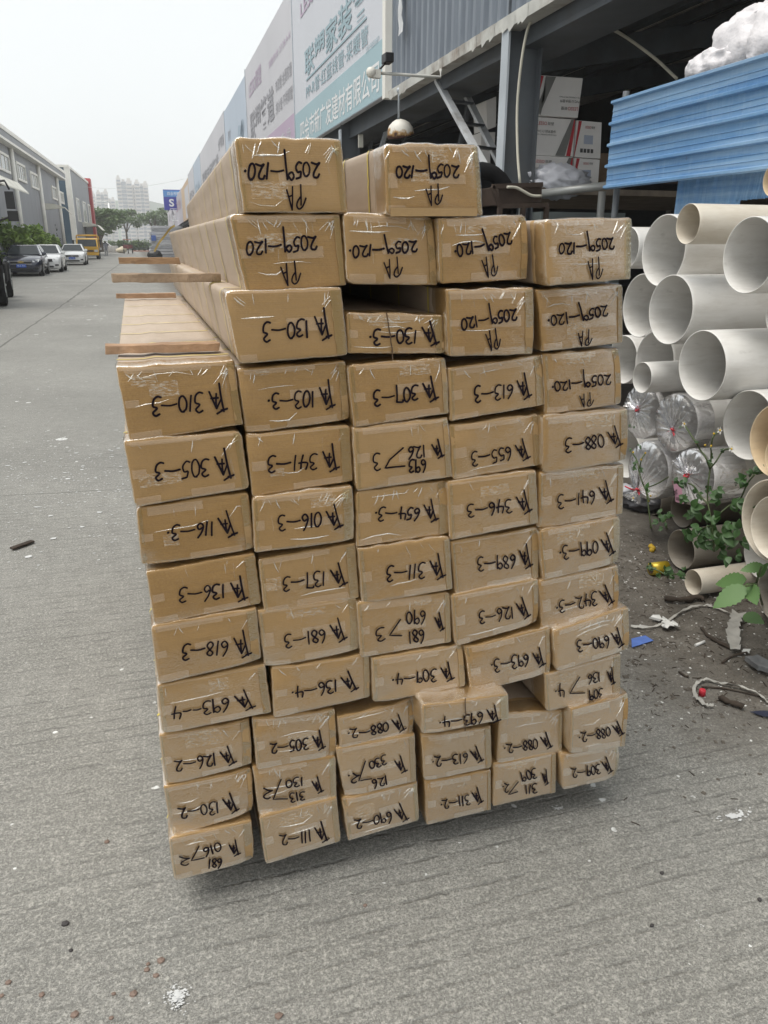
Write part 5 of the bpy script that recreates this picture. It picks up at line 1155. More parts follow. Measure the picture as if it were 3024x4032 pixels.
# ---------------------------------------------------------------- goods inside the shed
M_WCARD = simple('white_card', (.74, .72, .70), .7, var=.08, scale=3)
M_CRED = simple('print_red', (.42, .02, .03), .6); M_CGREY = simple('print_warm_grey', (.17, .17, .16), .6); M_CDARK = simple('print_dark', (.06, .06, .06), .6); M_LBL = simple('label_blue_grey', (.36, .40, .50), .6)
K = lambda x, y: (1880 + x * .6303, 250 + y * .6303)
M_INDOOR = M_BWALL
def white_carton(quad, Y, label, depth=.4, up=True, lay='front'):
    P = [oy(*K(*q), Y) for q in quad]                        # TL TR BR BL
    r = thing('printed_carton', label, 'carton', (P[3] + P[2]) / 2, 'white printed cartons on the rack')
    m = MB(); m.prism([P[3], P[2], P[1], P[0]], (0, depth, 0)); m.build('carton_body', M_WCARD, r, .004)
    ux = (P[1] - P[0]); uy = (P[0] - P[3])
    def at(u, v, e=.004): return P[3].lerp(P[2], u).lerp(P[0].lerp(P[1], u), v) + Vector((0, -e, 0))
    def rect(mm, u0, v0, u1, v1, sk=0, e=.004): mm.quad(at(u0, v0, e), at(u1, v0, e), at(u1 + sk, v1, e), at(u0 + sk, v1, e))
    w = ux.length; h = uy.length
    def tx(mm, s, u, v, ww, hh, e=.006): put_text(mm, s, at(u, v, e), ux, uy, ww * w, hh * h)
    def txr(mm, s, u, v, ww, hh, e=.006): put_text(mm, s, at(u, v, e), -ux, -uy, ww * w, hh * h)
    if lay == 'front':
        m = MB(); rect(m, .60, .01, .74, .01); m = MB(); m.add([at(.58, .01), at(.80, .01), at(.985, .985), at(.90, .985)], [(0, 1, 2, 3)]); m.build('grey_stripe', M_CGREY, r)
        m = MB(); m.add([at(.83, .01, .005), at(.93, .01, .005), at(.99, .72, .005), at(.99, .99, .005), at(.965, .99, .005)], [(0, 1, 2, 3, 4)]); m.build('red_stripe', M_CRED, r)
        m = MB(); tx(m, 'LESSO', .12, .80, .22, .085); m.build('red_lettering', M_CRED, r)
        m = MB(); tx(m, '联塑', .36, .80, .14, .085); tx(m, 'PVC-U 排水管件', .12, .60, .44, .08); tx(m, 'PVC-U DRAINAGE PIPE FITTINGS', .12, .535, .46, .035); m.build('dark_lettering', M_CDARK, r)
    elif lay == 'flipped':
        m = MB(); m.add([at(.02, .02), at(.14, .02), at(.42, .985), at(.27, .985)], [(0, 1, 2, 3)]); m.add([at(.15, .02), at(.17, .02), at(.27, .985), at(.20, .985)], [(0, 1, 2, 3)]); m.build('grey_stripe', M_CGREY, r)
        m = MB(); m.add([at(.015, .3), at(.06, .3), at(.16, .985), at(.06, .985)], [(0, 1, 2, 3)]); m.build('red_stripe', M_CRED, r)
        m = MB(); txr(m, 'LESSO', .97, .26, .22, .085); m.build('red_lettering', M_CRED, r)
        m = MB(); txr(m, '联塑', .73, .26, .13, .085); txr(m, 'PVC-U 排水管件', .98, .44, .42, .08); txr(m, 'PVC-U DRAINAGE PIPE FITTINGS', .98, .52, .44, .035); m.build('dark_lettering', M_CDARK, r)
    elif lay == 'end':
        m = MB(); m.add([at(.0, .01), at(.02, .01), at(.22, .985), at(.10, .985)], [(0, 1, 2, 3)]); m.build('red_stripe', M_CRED, r)
        m = MB(); tx(m, 'LESSO', .36, .80, .22, .07); m.build('red_lettering', M_CRED, r)
        m = MB(); tx(m, '联塑', .60, .80, .13, .07); m.build('dark_lettering', M_CDARK, r); m = MB(); [rect(m, .22 + .13 * k, .14, .32 + .13 * k, .25) for k in range(4)]; m.build('handling_icons', M_CDARK, r)
        m = MB(); rect(m, .34, .38, .68, .62); m.build('stuck_label', M_LBL, r)
    return r
white_carton([(366, 70), (660, 92), (627, 340), (345, 322)], 7.45, 'white printed carton standing upside down on top of the carton pile', lay='flipped')
white_carton([(343, 330), (612, 350), (597, 583), (325, 572)], 7.5, 'white printed carton right under the upside down one')
white_carton([(616, 354), (777, 368), (768, 596), (600, 585)], 7.55, 'white carton end with icons and a pale label, beside the middle carton', lay='end')
white_carton([(326, 574), (598, 586), (585, 790), (310, 790)], 7.48, 'white printed carton at the bottom left of the pile behind the plastic bag')
white_carton([(602, 588), (765, 600), (752, 770), (590, 790)], 7.55, 'white carton end at the bottom right of the pile', lay='end')
white_carton([(56, 232), (118, 205), (116, 395), (60, 415)], 9.6, 'white carton seen behind the upper rungs of the ladder', lay='plain')
white_carton([(22, 430), (112, 428), (108, 520), (20, 535)], 9.8, 'white carton behind the middle of the ladder', lay='plain')
white_carton([(20, 530), (82, 530), (80, 640), (22, 640)], 9.4, 'white carton low behind the ladder foot', lay='plain')
white_carton([(55, 640), (110, 640), (110, 760), (50, 760)], 9.2, 'lowest white carton behind the ladder foot', lay='plain')
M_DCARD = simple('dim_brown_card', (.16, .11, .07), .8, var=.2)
for i, (x0, y0, x1, y1) in enumerate(((765, 560, 830, 690), (765, 690, 830, 750))):
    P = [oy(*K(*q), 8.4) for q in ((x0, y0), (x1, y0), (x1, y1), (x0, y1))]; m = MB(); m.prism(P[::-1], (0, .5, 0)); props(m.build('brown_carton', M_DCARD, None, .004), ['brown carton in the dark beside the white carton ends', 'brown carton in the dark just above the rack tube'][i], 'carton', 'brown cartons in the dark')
# rack under the cartons
ra, rb = oy(*K(395, 812), 7.0), oy(*K(812, 762), 6.6)
zr = (oy(*K(325, 790), 7.5).z)
rk = thing('storage_rack', 'tube framed storage rack carrying the white cartons', 'rack', (ra.x, 7.5, 0))
m = MB(); m.box((ra.x - .35, 7.05, zr - .06), (ra.x + 3.6, 9.9, zr - .005)); m.build('deck', simple('rack_board', (.16, .13, .10), .8, var=.3), rk)
m = MB(); m.tube([ra + (ra - rb) * .1, rb + (rb - ra) * .25], .035, 8); m.build('front_tube', M_GALV, rk)
for q, Y in (((780, 800), 6.75), ((285, 800), 7.1)):
    u = oy(*K(*q), Y); m = MB(); m.tube([u, (u.x, u.y, 0)], .035, 8); m.build('rack_leg', M_GALV, rk)
for x, y in ((ra.x + 3.4, 9.7), (ra.x - .2, 9.7)):
    m = MB(); m.tube([(x, y, zr - .05), (x, y, 0)], .035, 8); m.build('rack_leg', M_GALV, rk)
def sackcloth(name, label, cat, c, r, mat, seed, sq, group):
    bm = bmesh.new(); bmesh.ops.create_icosphere(bm, subdivisions=5, radius=1)
    for v in bm.verts:
        d = v.co.normalized(); an = math.atan2(d.y, d.x)
        f = 1 - abs(mnoise.noise(Vector((d.x * 6 + seed, d.y * 6, d.z * .7)))) * 1.3
        k = 1 + .22 * f + .14 * mnoise.noise(d * 1.7 + Vector((seed, 1, 0))) + .035 * (1 - abs(mnoise.noise(Vector((d.x * 13 + seed, d.y * 13, d.z * 1.6)))) * 2)
        z = d.z * k; z = z if z < .55 else .55 + (z - .55) * .55 + .12 * mnoise.noise(Vector((d.x * 3, d.y * 3, seed)))
        v.co = Vector((d.x * k * r * sq[0], d.y * k * r * sq[1], z * r * sq[2]))
    me = bpy.data.meshes.new(name); bm.to_mesh(me); bm.free(); me.materials.append(mat)
    me.polygons.foreach_set('use_smooth', [True] * len(me.polygons))
    o = bpy.data.objects.new(name, me); COL.objects.link(o); o.location = c; props(o, label, cat, group); return o
def crumple(name, label, cat, c, r, mat, seed, amp=.35, fr=3.0, sq=(1, 1, 1), sub=4, group=None):
    bm = bmesh.new(); bmesh.ops.create_icosphere(bm, subdivisions=sub, radius=1)
    for v in bm.verts:
        d = v.co.normalized(); k = 1 + amp * (1 - 2 * abs(mnoise.noise(d * fr + Vector((seed, 0, 0))))) * .6 + amp * .5 * mnoise.noise(d * fr * 2.3 + Vector((0, seed, 0)))
        v.co = Vector((d.x * k * r * sq[0], d.y * k * r * sq[1], d.z * k * r * sq[2]))
    me = bpy.data.meshes.new(name); bm.to_mesh(me); bm.free(); me.materials.append(mat)
    me.polygons.foreach_set('use_smooth', [sub > 2] * len(me.polygons))
    o = bpy.data.objects.new(name, me); COL.objects.link(o); o.location = c; props(o, label, cat, group); return o
M_WBAG = simple('white_bag_film', (.60, .61, .66), .3, var=.06, scale=8, bump=.2, bscale=25)
crumple('plastic_bag', 'crumpled white plastic bag lying on the rack before the cartons', 'bag', oy(*K(505, 738), 7.15), .17, M_WBAG, 3, .5, 3.2, (1.55, .7, .75))
# brown metal bin on its stand before the column
M_BIN = simple('rusty_brown_metal', (.065, .045, .034), .75, .2, var=.35, scale=6, dirt=(.045, .03, .025))
P = [oy(*K(*q), 6.2) for q in ((128, 768), (405, 755), (402, 868), (135, 885))]; r = thing('metal_bin', 'rust brown metal bin on a stand in front of the column', 'bin', (P[2].x, 6.2, 0))
m = MB(); m.prism([P[3], P[2], P[1], P[0]], (0, .45, 0)); m.build('bin_body', M_BIN, r, .006)
m = MB(); f0 = oy(*K(92, 770), 6.15); f1 = oy(*K(440, 885), 6.15)
for u, v in (((92, 768), (405, 756)), ((92, 768), (140, 892)), ((135, 892), (440, 884))): m.bar(oy(*K(*u), 6.17), oy(*K(*v), 6.17), .03, .035)
for x in ((140, 900), (432, 890), (285, 890)): u = oy(*K(*x), 6.17); m.bar(u, (u.x, u.y, 0), .035, .035)
m.build('stand', M_BIN, r)
m = MB(); m.tube(catmull([tuple(oy(*K(*q), 6.14)) for q in ((185, 772), (240, 775), (290, 800), (340, 825), (400, 828))], 4), .012, 6); props(m.build('cream_cable', M_CONDUIT), 'cream cable draped over the rust brown bin', 'cable')
q = oy(*K(20, 905), 6.6); m = MB(); n = 28
vs = [q + Vector((math.cos(2 * PI * k / n) * (.27 + .07 * math.cos(2 * PI * j / 10)), .07 * math.sin(2 * PI * j / 10), math.sin(2 * PI * k / n) * (.30 + .07 * math.cos(2 * PI * j / 10)))) for k in range(n) for j in range(10)]
m.add(vs, [(k * 10 + j, ((k + 1) % n) * 10 + j, ((k + 1) % n) * 10 + (j + 1) % 10, k * 10 + (j + 1) % 10) for k in range(n) for j in range(10)], 0, True)
m.tube([q + Vector((0, -.01, 0)), q + Vector((0, .01, 0))], .25, 20); m.tube([q - Vector((0, 0, .36)), (q.x, q.y, 0)], .12, 8); props(m.build('black_hose_reel', M_TYRE), 'black round reel left of the rust brown bin', 'reel')
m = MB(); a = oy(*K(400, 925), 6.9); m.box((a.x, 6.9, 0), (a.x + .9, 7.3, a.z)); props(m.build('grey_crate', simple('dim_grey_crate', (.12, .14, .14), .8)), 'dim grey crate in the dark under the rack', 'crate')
# ---------------------------------------------------------------- blue corrugated sheets
M_BLUE = NT('blue_sheet'); t = M_BLUE; p = t.pos(); c = t.ramp(t.noise(t.pos((1, .5, 3)), 3, 6, .6), [(.3, (.095, .225, .44)), (.7, (.16, .32, .53))])
c = t.mix(t.math('MULTIPLY', t.ramp(t.noise(t.pos((1, .35, 7)), 2.2, 6, .65), [(.42, (0, 0, 0)), (.62, (1, 1, 1))]), .6), c, (.33, .48, .63))
c = t.mix(t.math('MULTIPLY', t.ramp(t.noise(p, 2.6, 7, .7), [(.56, (0, 0, 0)), (.7, (1, 1, 1))]), .4), c, (.34, .45, .56))
c = t.mix(t.math('MULTIPLY', t.ramp(t.noise(t.pos((1, 1, 1), loc=(5, 2, 1)), 7, 6, .7), [(.66, (0, 0, 0)), (.74, (1, 1, 1))]), .6), c, (.12, .10, .09))
c = t.mix(t.math('MULTIPLY', t.ramp(t.noise(t.pos((1, 12, 1)), 5, 5, .6), [(.5, (0, 0, 0)), (.75, (1, 1, 1))]), .3), c, (.34, .47, .62)); t.pbr(c, .45, 0, None, .4); M_BLUE = t.m
C4 = lambda x, y: (2100 + x * .55696, y * .55696)
BO = 3.0
zt_ = osh(*C4(575, 705), BO).z; zb_ = osh(*C4(530, 1345), BO).z; tl_ = osh(*C4(560, 800), BO).dot(SHD); tl2 = osh(*C4(525, 1300), BO).dot(SHD); H_ = zt_ - zb_
def corr_sheet(name, label, P0, U, V, wid, hei, pitch, dep, nrm, mat, first=0., wob=.0, minor=True):
    # ribs run along U; profile varies along V
    P0 = Vector(P0); pr = []; v = 0.
    while v < hei:
        seq = ((0, 0), (.10, 0), (.16, 1), (.27, 1), (.33, 0), (.52, 0), (.54, .18), (.56, 0), (.76, 0), (.78, .18), (.80, 0))
        for f, d in seq: pr.append((v + f * pitch - first * pitch, d * dep))
        v += pitch
    pr = [(max(0, min(hei, a)), d) for a, d in pr if -1e-6 <= a <= hei] + [(hei, 0)]
    n = 24; m = MB(); rg = random.Random(int(hei * 1000)); vs = []
    for a, d in pr:
        e = rg.uniform(-.003, .003)
        for i in range(n + 1):
            u = wid * i / n + (e if i in (0, n) else 0)
            vs.append(P0 + U * u + V * a + nrm * (d + wob * mnoise.noise(Vector((u * 2, a * 3, 1)))))
    k = n + 1; m.add(vs, [(i * k + j, i * k + j + 1, i * k + k + j + 1, i * k + k + j) for i in range(len(pr) - 1) for j in range(n)])
    o = m.build(name, mat); s = o.modifiers.new('solid', 'SOLIDIFY'); s.thickness = .0015; props(o, label, 'metal sheet', 'blue corrugated sheets'); return o
corr_sheet('corrugated_sheet', 'long blue corrugated sheet lying sideways above the pipes', shp(tl_, BO, zb_), -SHD, Vector((0, 0, 1)), 2.6, H_, H_ / 4.28, .022, -SHN, M_BLUE, 0.05, .012)
for quad, lab in ((((1020, 1262), (1478, 1190), (1415, 1445), (985, 1530)), 'short blue sheet with upright ribs hanging under the long one'), (((1480, 1190), (1760, 1150), (1720, 1400), (1420, 1440)), 'second short blue sheet with upright ribs, half behind the cream pipe')):
    P = [osh(*C4(*q), BO + .12) for q in quad]; U = (P[3] - P[0]); V = (P[1] - P[0]); U = U * 1.25
    corr_sheet('corrugated_sheet', lab, P[0] + SHN * .02 + Vector((0, 0, .06)), U.normalized(), V.normalized(), U.length, V.length, V.length / 3.6, .02, -SHN, M_BLUE, .1, .006)
M_POSTW = M_STEELB
for px_ in (575,): 
    u = osh(*C4(px_, 690 if px_ == 575 else 300), BO + .06); m = MB(); tp_ = u.dot(SHD) - .12; m.tube([shp(tp_, BO + .07, zt_ + .05), shp(tp_, BO + .07, 0)], .022, 8); props(m.build('steel_post', M_STEEL), 'steel post behind the %s end of the long blue sheet' % ('far' if px_ == 575 else 'near'), 'post')
M_WEAVE = simple('woven_white_sack', (.74, .72, .74), .6, var=.08, scale=12, bump=.4, bscale=60)
u = osh(*C4(1400, 475), BO + .3); sackcloth('woven_sack', 'small white woven sack slumped behind the blue sheet', 'sack', u, .2, M_WEAVE, 5, (.8, 1.35, .6), 'woven sacks behind the blue sheet')
u = osh(*C4(1790, 330), BO + .45); sackcloth('woven_sack', 'tall white woven sack heaped up at the top right corner', 'sack', u, .33, M_WEAVE, 9, (.8, 1.15, .78), 'woven sacks behind the blue sheet')
m = MB(); u0 = osh(*C4(1000, 1290), BO + .5); m.box((u0.x - .15, 2.2, zb_ + .05), (u0.x + 1.6, u0.y, zb_ + .12)); props(m.build('plank_shelf', M_BIN), 'dark plank shelf carrying the woven sacks', 'shelf')
# ================================================================ heap of plastic pipes by the shed
def pipe_mat(name, a, b, dirtc):
    t = NT(name); p = t.pos(); c = t.ramp(t.noise(t.pos((.6, 3, 3)), 2.5, 5, .6), [(.3, a), (.7, b)])
    g = t.ramp(t.noise(t.pos((1.2, 5, 5), loc=(2, 3, 1)), 2.2, 8, .72), [(.46, (0, 0, 0)), (.72, (1, 1, 1))])
    c = t.mix(t.math('MULTIPLY', g, .45), c, dirtc)
    k = t.ramp(t.noise(t.pos((2, 4, 4), loc=(7, 1, 4)), 3.1, 8, .75), [(.60, (0, 0, 0)), (.70, (1, 1, 1))])
    c = t.mix(t.math('MULTIPLY', k, .3), c, tuple(v * .4 for v in dirtc))
    sc = t.ramp(t.noise(t.pos((1.5, 30, 30)), 3, 4, .7), [(.62, (0, 0, 0)), (.72, (1, 1, 1))])
    c = t.mix(t.math('MULTIPLY', sc, .35), c, dirtc)
    t.pbr(c, .42, 0, t.bump(t.noise(p, 30, 3), .05, .002), .4); return t.m
M_PW = pipe_mat('white_pvc', (.70, .69, .665), (.78, .77, .745), (.40, .37, .32))
M_PC = pipe_mat('cream_pvc', (.66, .60, .50), (.74, .69, .60), (.40, .31, .21))
M_PB = pipe_mat('ivory_pvc', (.70, .55, .36), (.76, .63, .45), (.48, .35, .21))
M_PG = pipe_mat('muddy_pvc', (.30, .27, .23), (.42, .385, .335), (.14, .11, .08))
PA_ = lambda x, y: (2400 + x * .40678, 700 + y * .40678)
PB_ = lambda x, y: (2400 + x * .40678, 1500 + y * .40678)
def pipe(c, ry, X, mat, label, L=2.6, wall=.035, yaw=0., nest=None, collar=None):
    q = ox(*c, X); r = ry * .40678 * ((q - CAM).dot(fw)) / FPX
    if q.z - r < .002: q.z = r + .002
    ax = Vector((math.cos(yaw), math.sin(yaw), 0)); a = Vector((-ax.y, ax.x, 0)); n = 56
    rg = random.Random(int(c[0] + c[1] * 7)); tilt = rg.uniform(-.02, .02)
    root = thing('plastic_pipe', label, 'pipe', q, 'plastic pipes heaped by the shed'); m = MB()
    ov = rg.uniform(.006, .018); of = rg.uniform(0, 6)
    def ring(s, rr, k=0): return [q + ax * (s + tilt * rr * math.cos(2 * PI * i / n)) + (a * math.cos(2 * PI * i / n) + Vector((0, 0, math.sin(2 * PI * i / n)))) * (rr * (1 + ov * math.cos(4 * PI * i / n + of))) for i in range(n)]
    ri = r * (1 - wall)
    secs = [ring(L, r), ring(.02, r), ring(.0015, r * .998), ring(0, r - (r - ri) * .3), ring(0, ri + (r - ri) * .2), ring(.002, ri), ring(.05, ri), ring(L, ri)]
    vs = [p for s in secs for p in s]
    m.add(vs, [(i * n + k, i * n + (k + 1) % n, i * n + n + (k + 1) % n, i * n + n + k) for i in range(len(secs) - 1) for k in range(n)], 0, True)
    m.build('pipe_wall', mat, root)
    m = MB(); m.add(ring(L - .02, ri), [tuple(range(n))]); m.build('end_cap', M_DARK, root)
    if collar: m = MB(); s0 = collar; vs = ring(s0, r * 1.03) + ring(s0, r) ; vs2 = ring(s0, r * 1.0) + ring(s0 + .01, r * 1.035) + ring(s0 + .3, r * 1.035) + ring(s0 + .31, r); m.add(vs2, [(i * n + k, i * n + (k + 1) % n, i * n + n + (k + 1) % n, i * n + n + k) for i in range(3) for k in range(n)], 0, True); m.build('socket', mat, root)
    return root, q, r, ax, a
pipe(PA_(517, 707), 333, 2.62, M_PW, 'large white pipe at the top left of the heap, under the small cream pipe', collar=None)
pipe(PA_(757, 447), 183, 2.45, M_PC, 'small cream pipe lying on top of the heap')
pipe(PA_(1345, 752), 358, 2.45, M_PW, 'large white pipe at the top right of the heap')
pipe(PA_(300, 1240), 300, 2.75, M_PW, 'white pipe peeking out right behind the stack, second from the top left')
pipe(PA_(585, 1280), 330, 2.5, M_PW, 'large white pipe with dark smudges inside its mouth')
pipe(PA_(890, 1820), 338, 2.4, M_PW, 'large white pipe in the middle of the heap, right above the bagged ends')
pipe(PA_(430, 1790), 305, 2.72, M_PW, 'white pipe holding a smaller pipe inside its mouth')
pipe(PA_(313, 1935), 150, 2.5, M_PW, 'small white pipe pushed into a larger white one', L=.9)
pipe(PB_(1340, 430), 340, 2.5, M_PW, 'large white pipe mouth just left of the nested ivory pipes')
pipe(PA_(1655, 1340), 190, 2.52, M_PW, 'white pipe cut by the right edge of the picture')
pipe((3055, 704), 168, 2.2, M_PB, 'ivory pipe leaning in at the upper right edge')
pipe(PB_(1625, 590), 365, 2.15, M_PB, 'upper wide ivory pipe with a narrower one nested inside')
pipe(PB_(1690, 740), 245, 2.13, M_PB, 'narrower ivory pipe nested in the upper wide one', L=1.2)
pipe(PB_(1570, 1360), 410, 2.1, M_PC, 'lower wide cream pipe at the right edge, standing out the most')
pipe(PB_(1600, 1430), 325, 2.07, M_PC, 'cream pipe nested inside the lower wide cream pipe', L=1.2)
pipe(PB_(1480, 1680), 250, 2.7, M_PW, 'white pipe low behind the wide cream pipe')
pipe(PB_(1640, 2080), 290, 2.5, M_PG, 'muddy grey pipe at the lower right edge behind the broad leaves')
pipe(PB_(690, 1632), 195, 2.55, M_PG, 'muddy pipe lying on the ground next to the golden tape roll')
pipe(PB_(808, 1950), 125, 2.42, M_PC, 'small dirty cream pipe lying lowest on the ground')
pipe(PB_(410, 1180), 140, 2.95, M_PG, 'grey pipe end in the dark below the left bag')
pipe(PB_(700, 1250), 170, 2.95, M_PG, 'grey pipe end in the dark below the bag with the pink label')
pipe(PA_(170, 680), 190, 3.0, M_PW, 'film wrapped white pipe just behind the stack at the top')
pipe(PB_(150, 700), 240, 2.9, M_PW, 'white pipe half hidden behind the stack at mid height')
pipe(PA_(130, 1760), 230, 2.95, M_PW, 'white pipe hidden mostly by the stack, above the bagged ends')
# bagged pipe ends
M_CLEAR = NT('clear_bag_film'); t = M_CLEAR; p = t.pos()
nm = t.bump(t.noise(t.pos((2, 5, 5)), 6, 3, .5, .8), .25, .02)
tr = t.n('ShaderNodeBsdfTransparent', Color=(.95, .95, .97, 1)); gl = t.n('ShaderNodeBsdfGlossy', Color=(1, 1, 1, 1), Roughness=.12); t.l(nm, gl.inputs['Normal'])
df = t.n('ShaderNodeBsdfDiffuse', Color=(.85, .86, .88, 1)); fold = t.ramp(t.noise(t.pos((2, 5, 5)), 8, 4, .6, 1.2), [(.45, (.03, .03, .03)), (.72, (.32, .32, .32))])
a = t.n('ShaderNodeMixShader'); t.l(fold, a.inputs[0]); t.l(tr.outputs[0], a.inputs[1]); t.l(df.outputs[0], a.inputs[2])
fr = t.n('ShaderNodeFresnel', IOR=1.45); t.l(nm, fr.inputs['Normal'])
b = t.n('ShaderNodeMixShader'); t.l(t.math('MULTIPLY', fr.outputs[0], .6), b.inputs[0]); t.l(a.outputs[0], b.inputs[1]); t.l(gl.outputs[0], b.inputs[2]); t.l(b.outputs[0], t.out.inputs[0]); M_CLEAR = t.m
M_REDT = simple('red_tie', (.55, .03, .05), .5)
M_PINK = simple('pink_label', (.55, .30, .40), .6); M_GREEN = simple('green_print', (.05, .30, .18), .6); M_PAPER = simple('white_paper', (.62, .62, .60), .7, var=.1, scale=20)
def bag(pp, tie, tuft, label, seed, fill=.6, tl_=.12, sleeve=.1):
    root_, q, r, ax, a_ = pp; rg = random.Random(seed); n = 60
    tl_ *= .42; fill *= .12; T = ox(*tie, q.x - tl_); F = ox(*tuft, q.x - tl_ - .03)
    bg_ = thing('plastic_bag', label, 'bag', T, 'clear bags tied over the pipe ends'); m = MB()
    up = Vector((0, 0, 1)); ph = [rg.uniform(0, 6.28) for _ in range(6)]
    def rad(k, s): 
        th = 2 * PI * k / n
        return 1 + s * (.06 * math.sin(9 * th + ph[0]) + .05 * math.sin(17 * th + ph[1]) + .04 * math.sin(26 * th + ph[2]))
    secs = []
    for s, rr, w in ((sleeve, 1.02, .1), (.03, 1.025, .15), (-.012, 1.03, .25), (-.035, .97, .5)): secs.append([q + ax * s + (a_ * math.cos(2 * PI * k / n) + up * math.sin(2 * PI * k / n)) * r * rr * rad(k, w * .3) for k in range(n)])
    rim = secs[-1]
    for f, pull in ((.25, 0), (.5, .02), (.75, .03), (.92, .02)):
        secs.append([rim[k].lerp(T, f) - ax * (fill * r * .35 * math.sin(PI * f) ** .8) + (rim[k] - T).normalized() * (math.sin(23 * 2 * PI * k / n + ph[3]) + .7 * math.sin(11 * 2 * PI * k / n + ph[4])) * .010 * (1 - f) * 1.6 - ax * .008 * math.sin(19 * 2 * PI * k / n + ph[5]) for k in range(n)])
    secs.append([T + (a_ * math.cos(2 * PI * k / n) + up * math.sin(2 * PI * k / n)) * .012 for k in range(n)])
    d = (F - T); dn = d.normalized(); e1 = dn.cross(Vector((1, 0, .2))).normalized(); e2 = dn.cross(e1)
    for f, rr in ((.3, .02), (.7, .05), (1, .07)):
        secs.append([T + d * (f * rg.uniform(.85, 1.15)) + (e1 * math.cos(2 * PI * k / n) + e2 * .45 * math.sin(2 * PI * k / n)) * rr * rg.uniform(.55, 1.25) for k in range(n)])
    vs = [v for s in secs for v in s]; m.add(vs, [(i * n + k, i * n + (k + 1) % n, i * n + n + (k + 1) % n, i * n + n + k) for i in range(len(secs) - 1) for k in range(n)], 0, True)
    m.build('bag_film', M_CLEAR, bg_)
    m = MB(); nn = 16; m.tube([T + (e1 * math.cos(2 * PI * k / nn) + e2 * math.sin(2 * PI * k / nn)) * .011 for k in range(nn + 1)], .0045, 6)
    m.add([T, T + e1 * .03 + dn * .012, T + e1 * .034 + dn * .026, T + dn * .01], [(0, 1, 2, 3)]); m.add([T, T - e1 * .028 + dn * .02, T - e1 * .024 + dn * .03], [(0, 1, 2)]); m.build('red_tie', M_REDT, bg_)
    return bg_, T, q, r
p1 = pipe(PB_(335, 300), 255, 2.7, M_PW, 'white pipe whose end is wrapped in the uppermost left bag')
p2 = pipe(PB_(665, 405), 280, 2.6, M_PW, 'white pipe whose bag has a short red tie facing out', collar=.2)
p3 = pipe(PB_(395, 865), 278, 2.6, M_PW, 'white pipe whose drooping bag hangs down to the left')
p4 = pipe(PB_(830, 930), 272, 2.45, M_PW, 'white pipe whose bag carries a pink printed label', collar=.22)
g1, T_, q_, r_ = bag(p1, PB_(268, 280), PB_(215, 205), 'clear bag beside the stack with a red tie and white paper inside', 11)
m = MB(); rg = random.Random(1); c_ = ox(*PB_(350, 400), q_.x - .03); m.add([c_ + Vector((rg.uniform(-.01, .01), math.cos(k * .785) * .06 * rg.uniform(.6, 1.2), math.sin(k * .785) * .06 * rg.uniform(.6, 1.2))) for k in range(8)], [tuple(range(8))]); m.build('paper_scrap', M_PAPER, g1)
bag(p2, PB_(612, 475), PB_(545, 560), 'clear bag with a small red tie in the middle of the pipe end', 12)
g3, T3, q3, r3 = bag(p3, PB_(275, 1050), PB_(215, 1150), 'drooping clear bag tied at its lower left with a long red string', 13, .9, .16)
m = MB(); m.tube(catmull([tuple(T3), tuple(ox(*PB_(220, 1050), 2.42)), tuple(ox(*PB_(150, 1020), 2.4))], 5), .004, 5); m.build('red_string', M_REDT, g3)
g4, T4, q4, r4 = bag(p4, PB_(745, 915), PB_(720, 800), 'clear bag with a pink label, largest of the bags over the pipe ends', 14, .9, .14, .18)
m = MB(); P = [ox(*PB_(*c), q4.x - .13) for c in ((620, 1000), (690, 985), (720, 1190), (640, 1170))]; m.quad(*P[::-1]); o_ = m.build('pink_label', M_PINK, g4)
m = MB(); put_text(m, '合格', ox(*PB_(618, 1110), q4.x - .133), P[1] - P[0], P[0] - P[3], .035, .028, bold=.02)
for k in range(7): u = P[3].lerp(P[2], .15 + k * .1); v = P[0].lerp(P[1], .15 + k * .1); m.quad(u.lerp(v, .12) - Vector((.003, 0, 0)), u.lerp(v, .30) - Vector((.003, 0, 0)), u.lerp(v, .30) + Vector((-.003, -.003, 0)), u.lerp(v, .12) + Vector((-.003, -.003, 0)))
m.build('label_print', M_GRILLE, o_)
# film on the wrapped pipe at the far left, dark rubbish sack under the bags
crumple('rubbish_bag', 'torn black and white rubbish bag on the ground beside the stack', 'bag', oz(*PB_(235, 1290)) + Vector((.15, .1, .06)), .13, simple('torn_bag', (.10, .10, .11), .35, var=.5, scale=9), 7, .5, 2.6, (1, 1.1, .6))
crumple('plastic_scrap', 'crumpled white plastic scrap touching the black rubbish bag', 'plastic scrap', oz(*PB_(190, 1255)) + Vector((0, .1, .11)), .06, M_WBAG, 8, .5, 2.6, (1.4, 1.1, .5), 3)
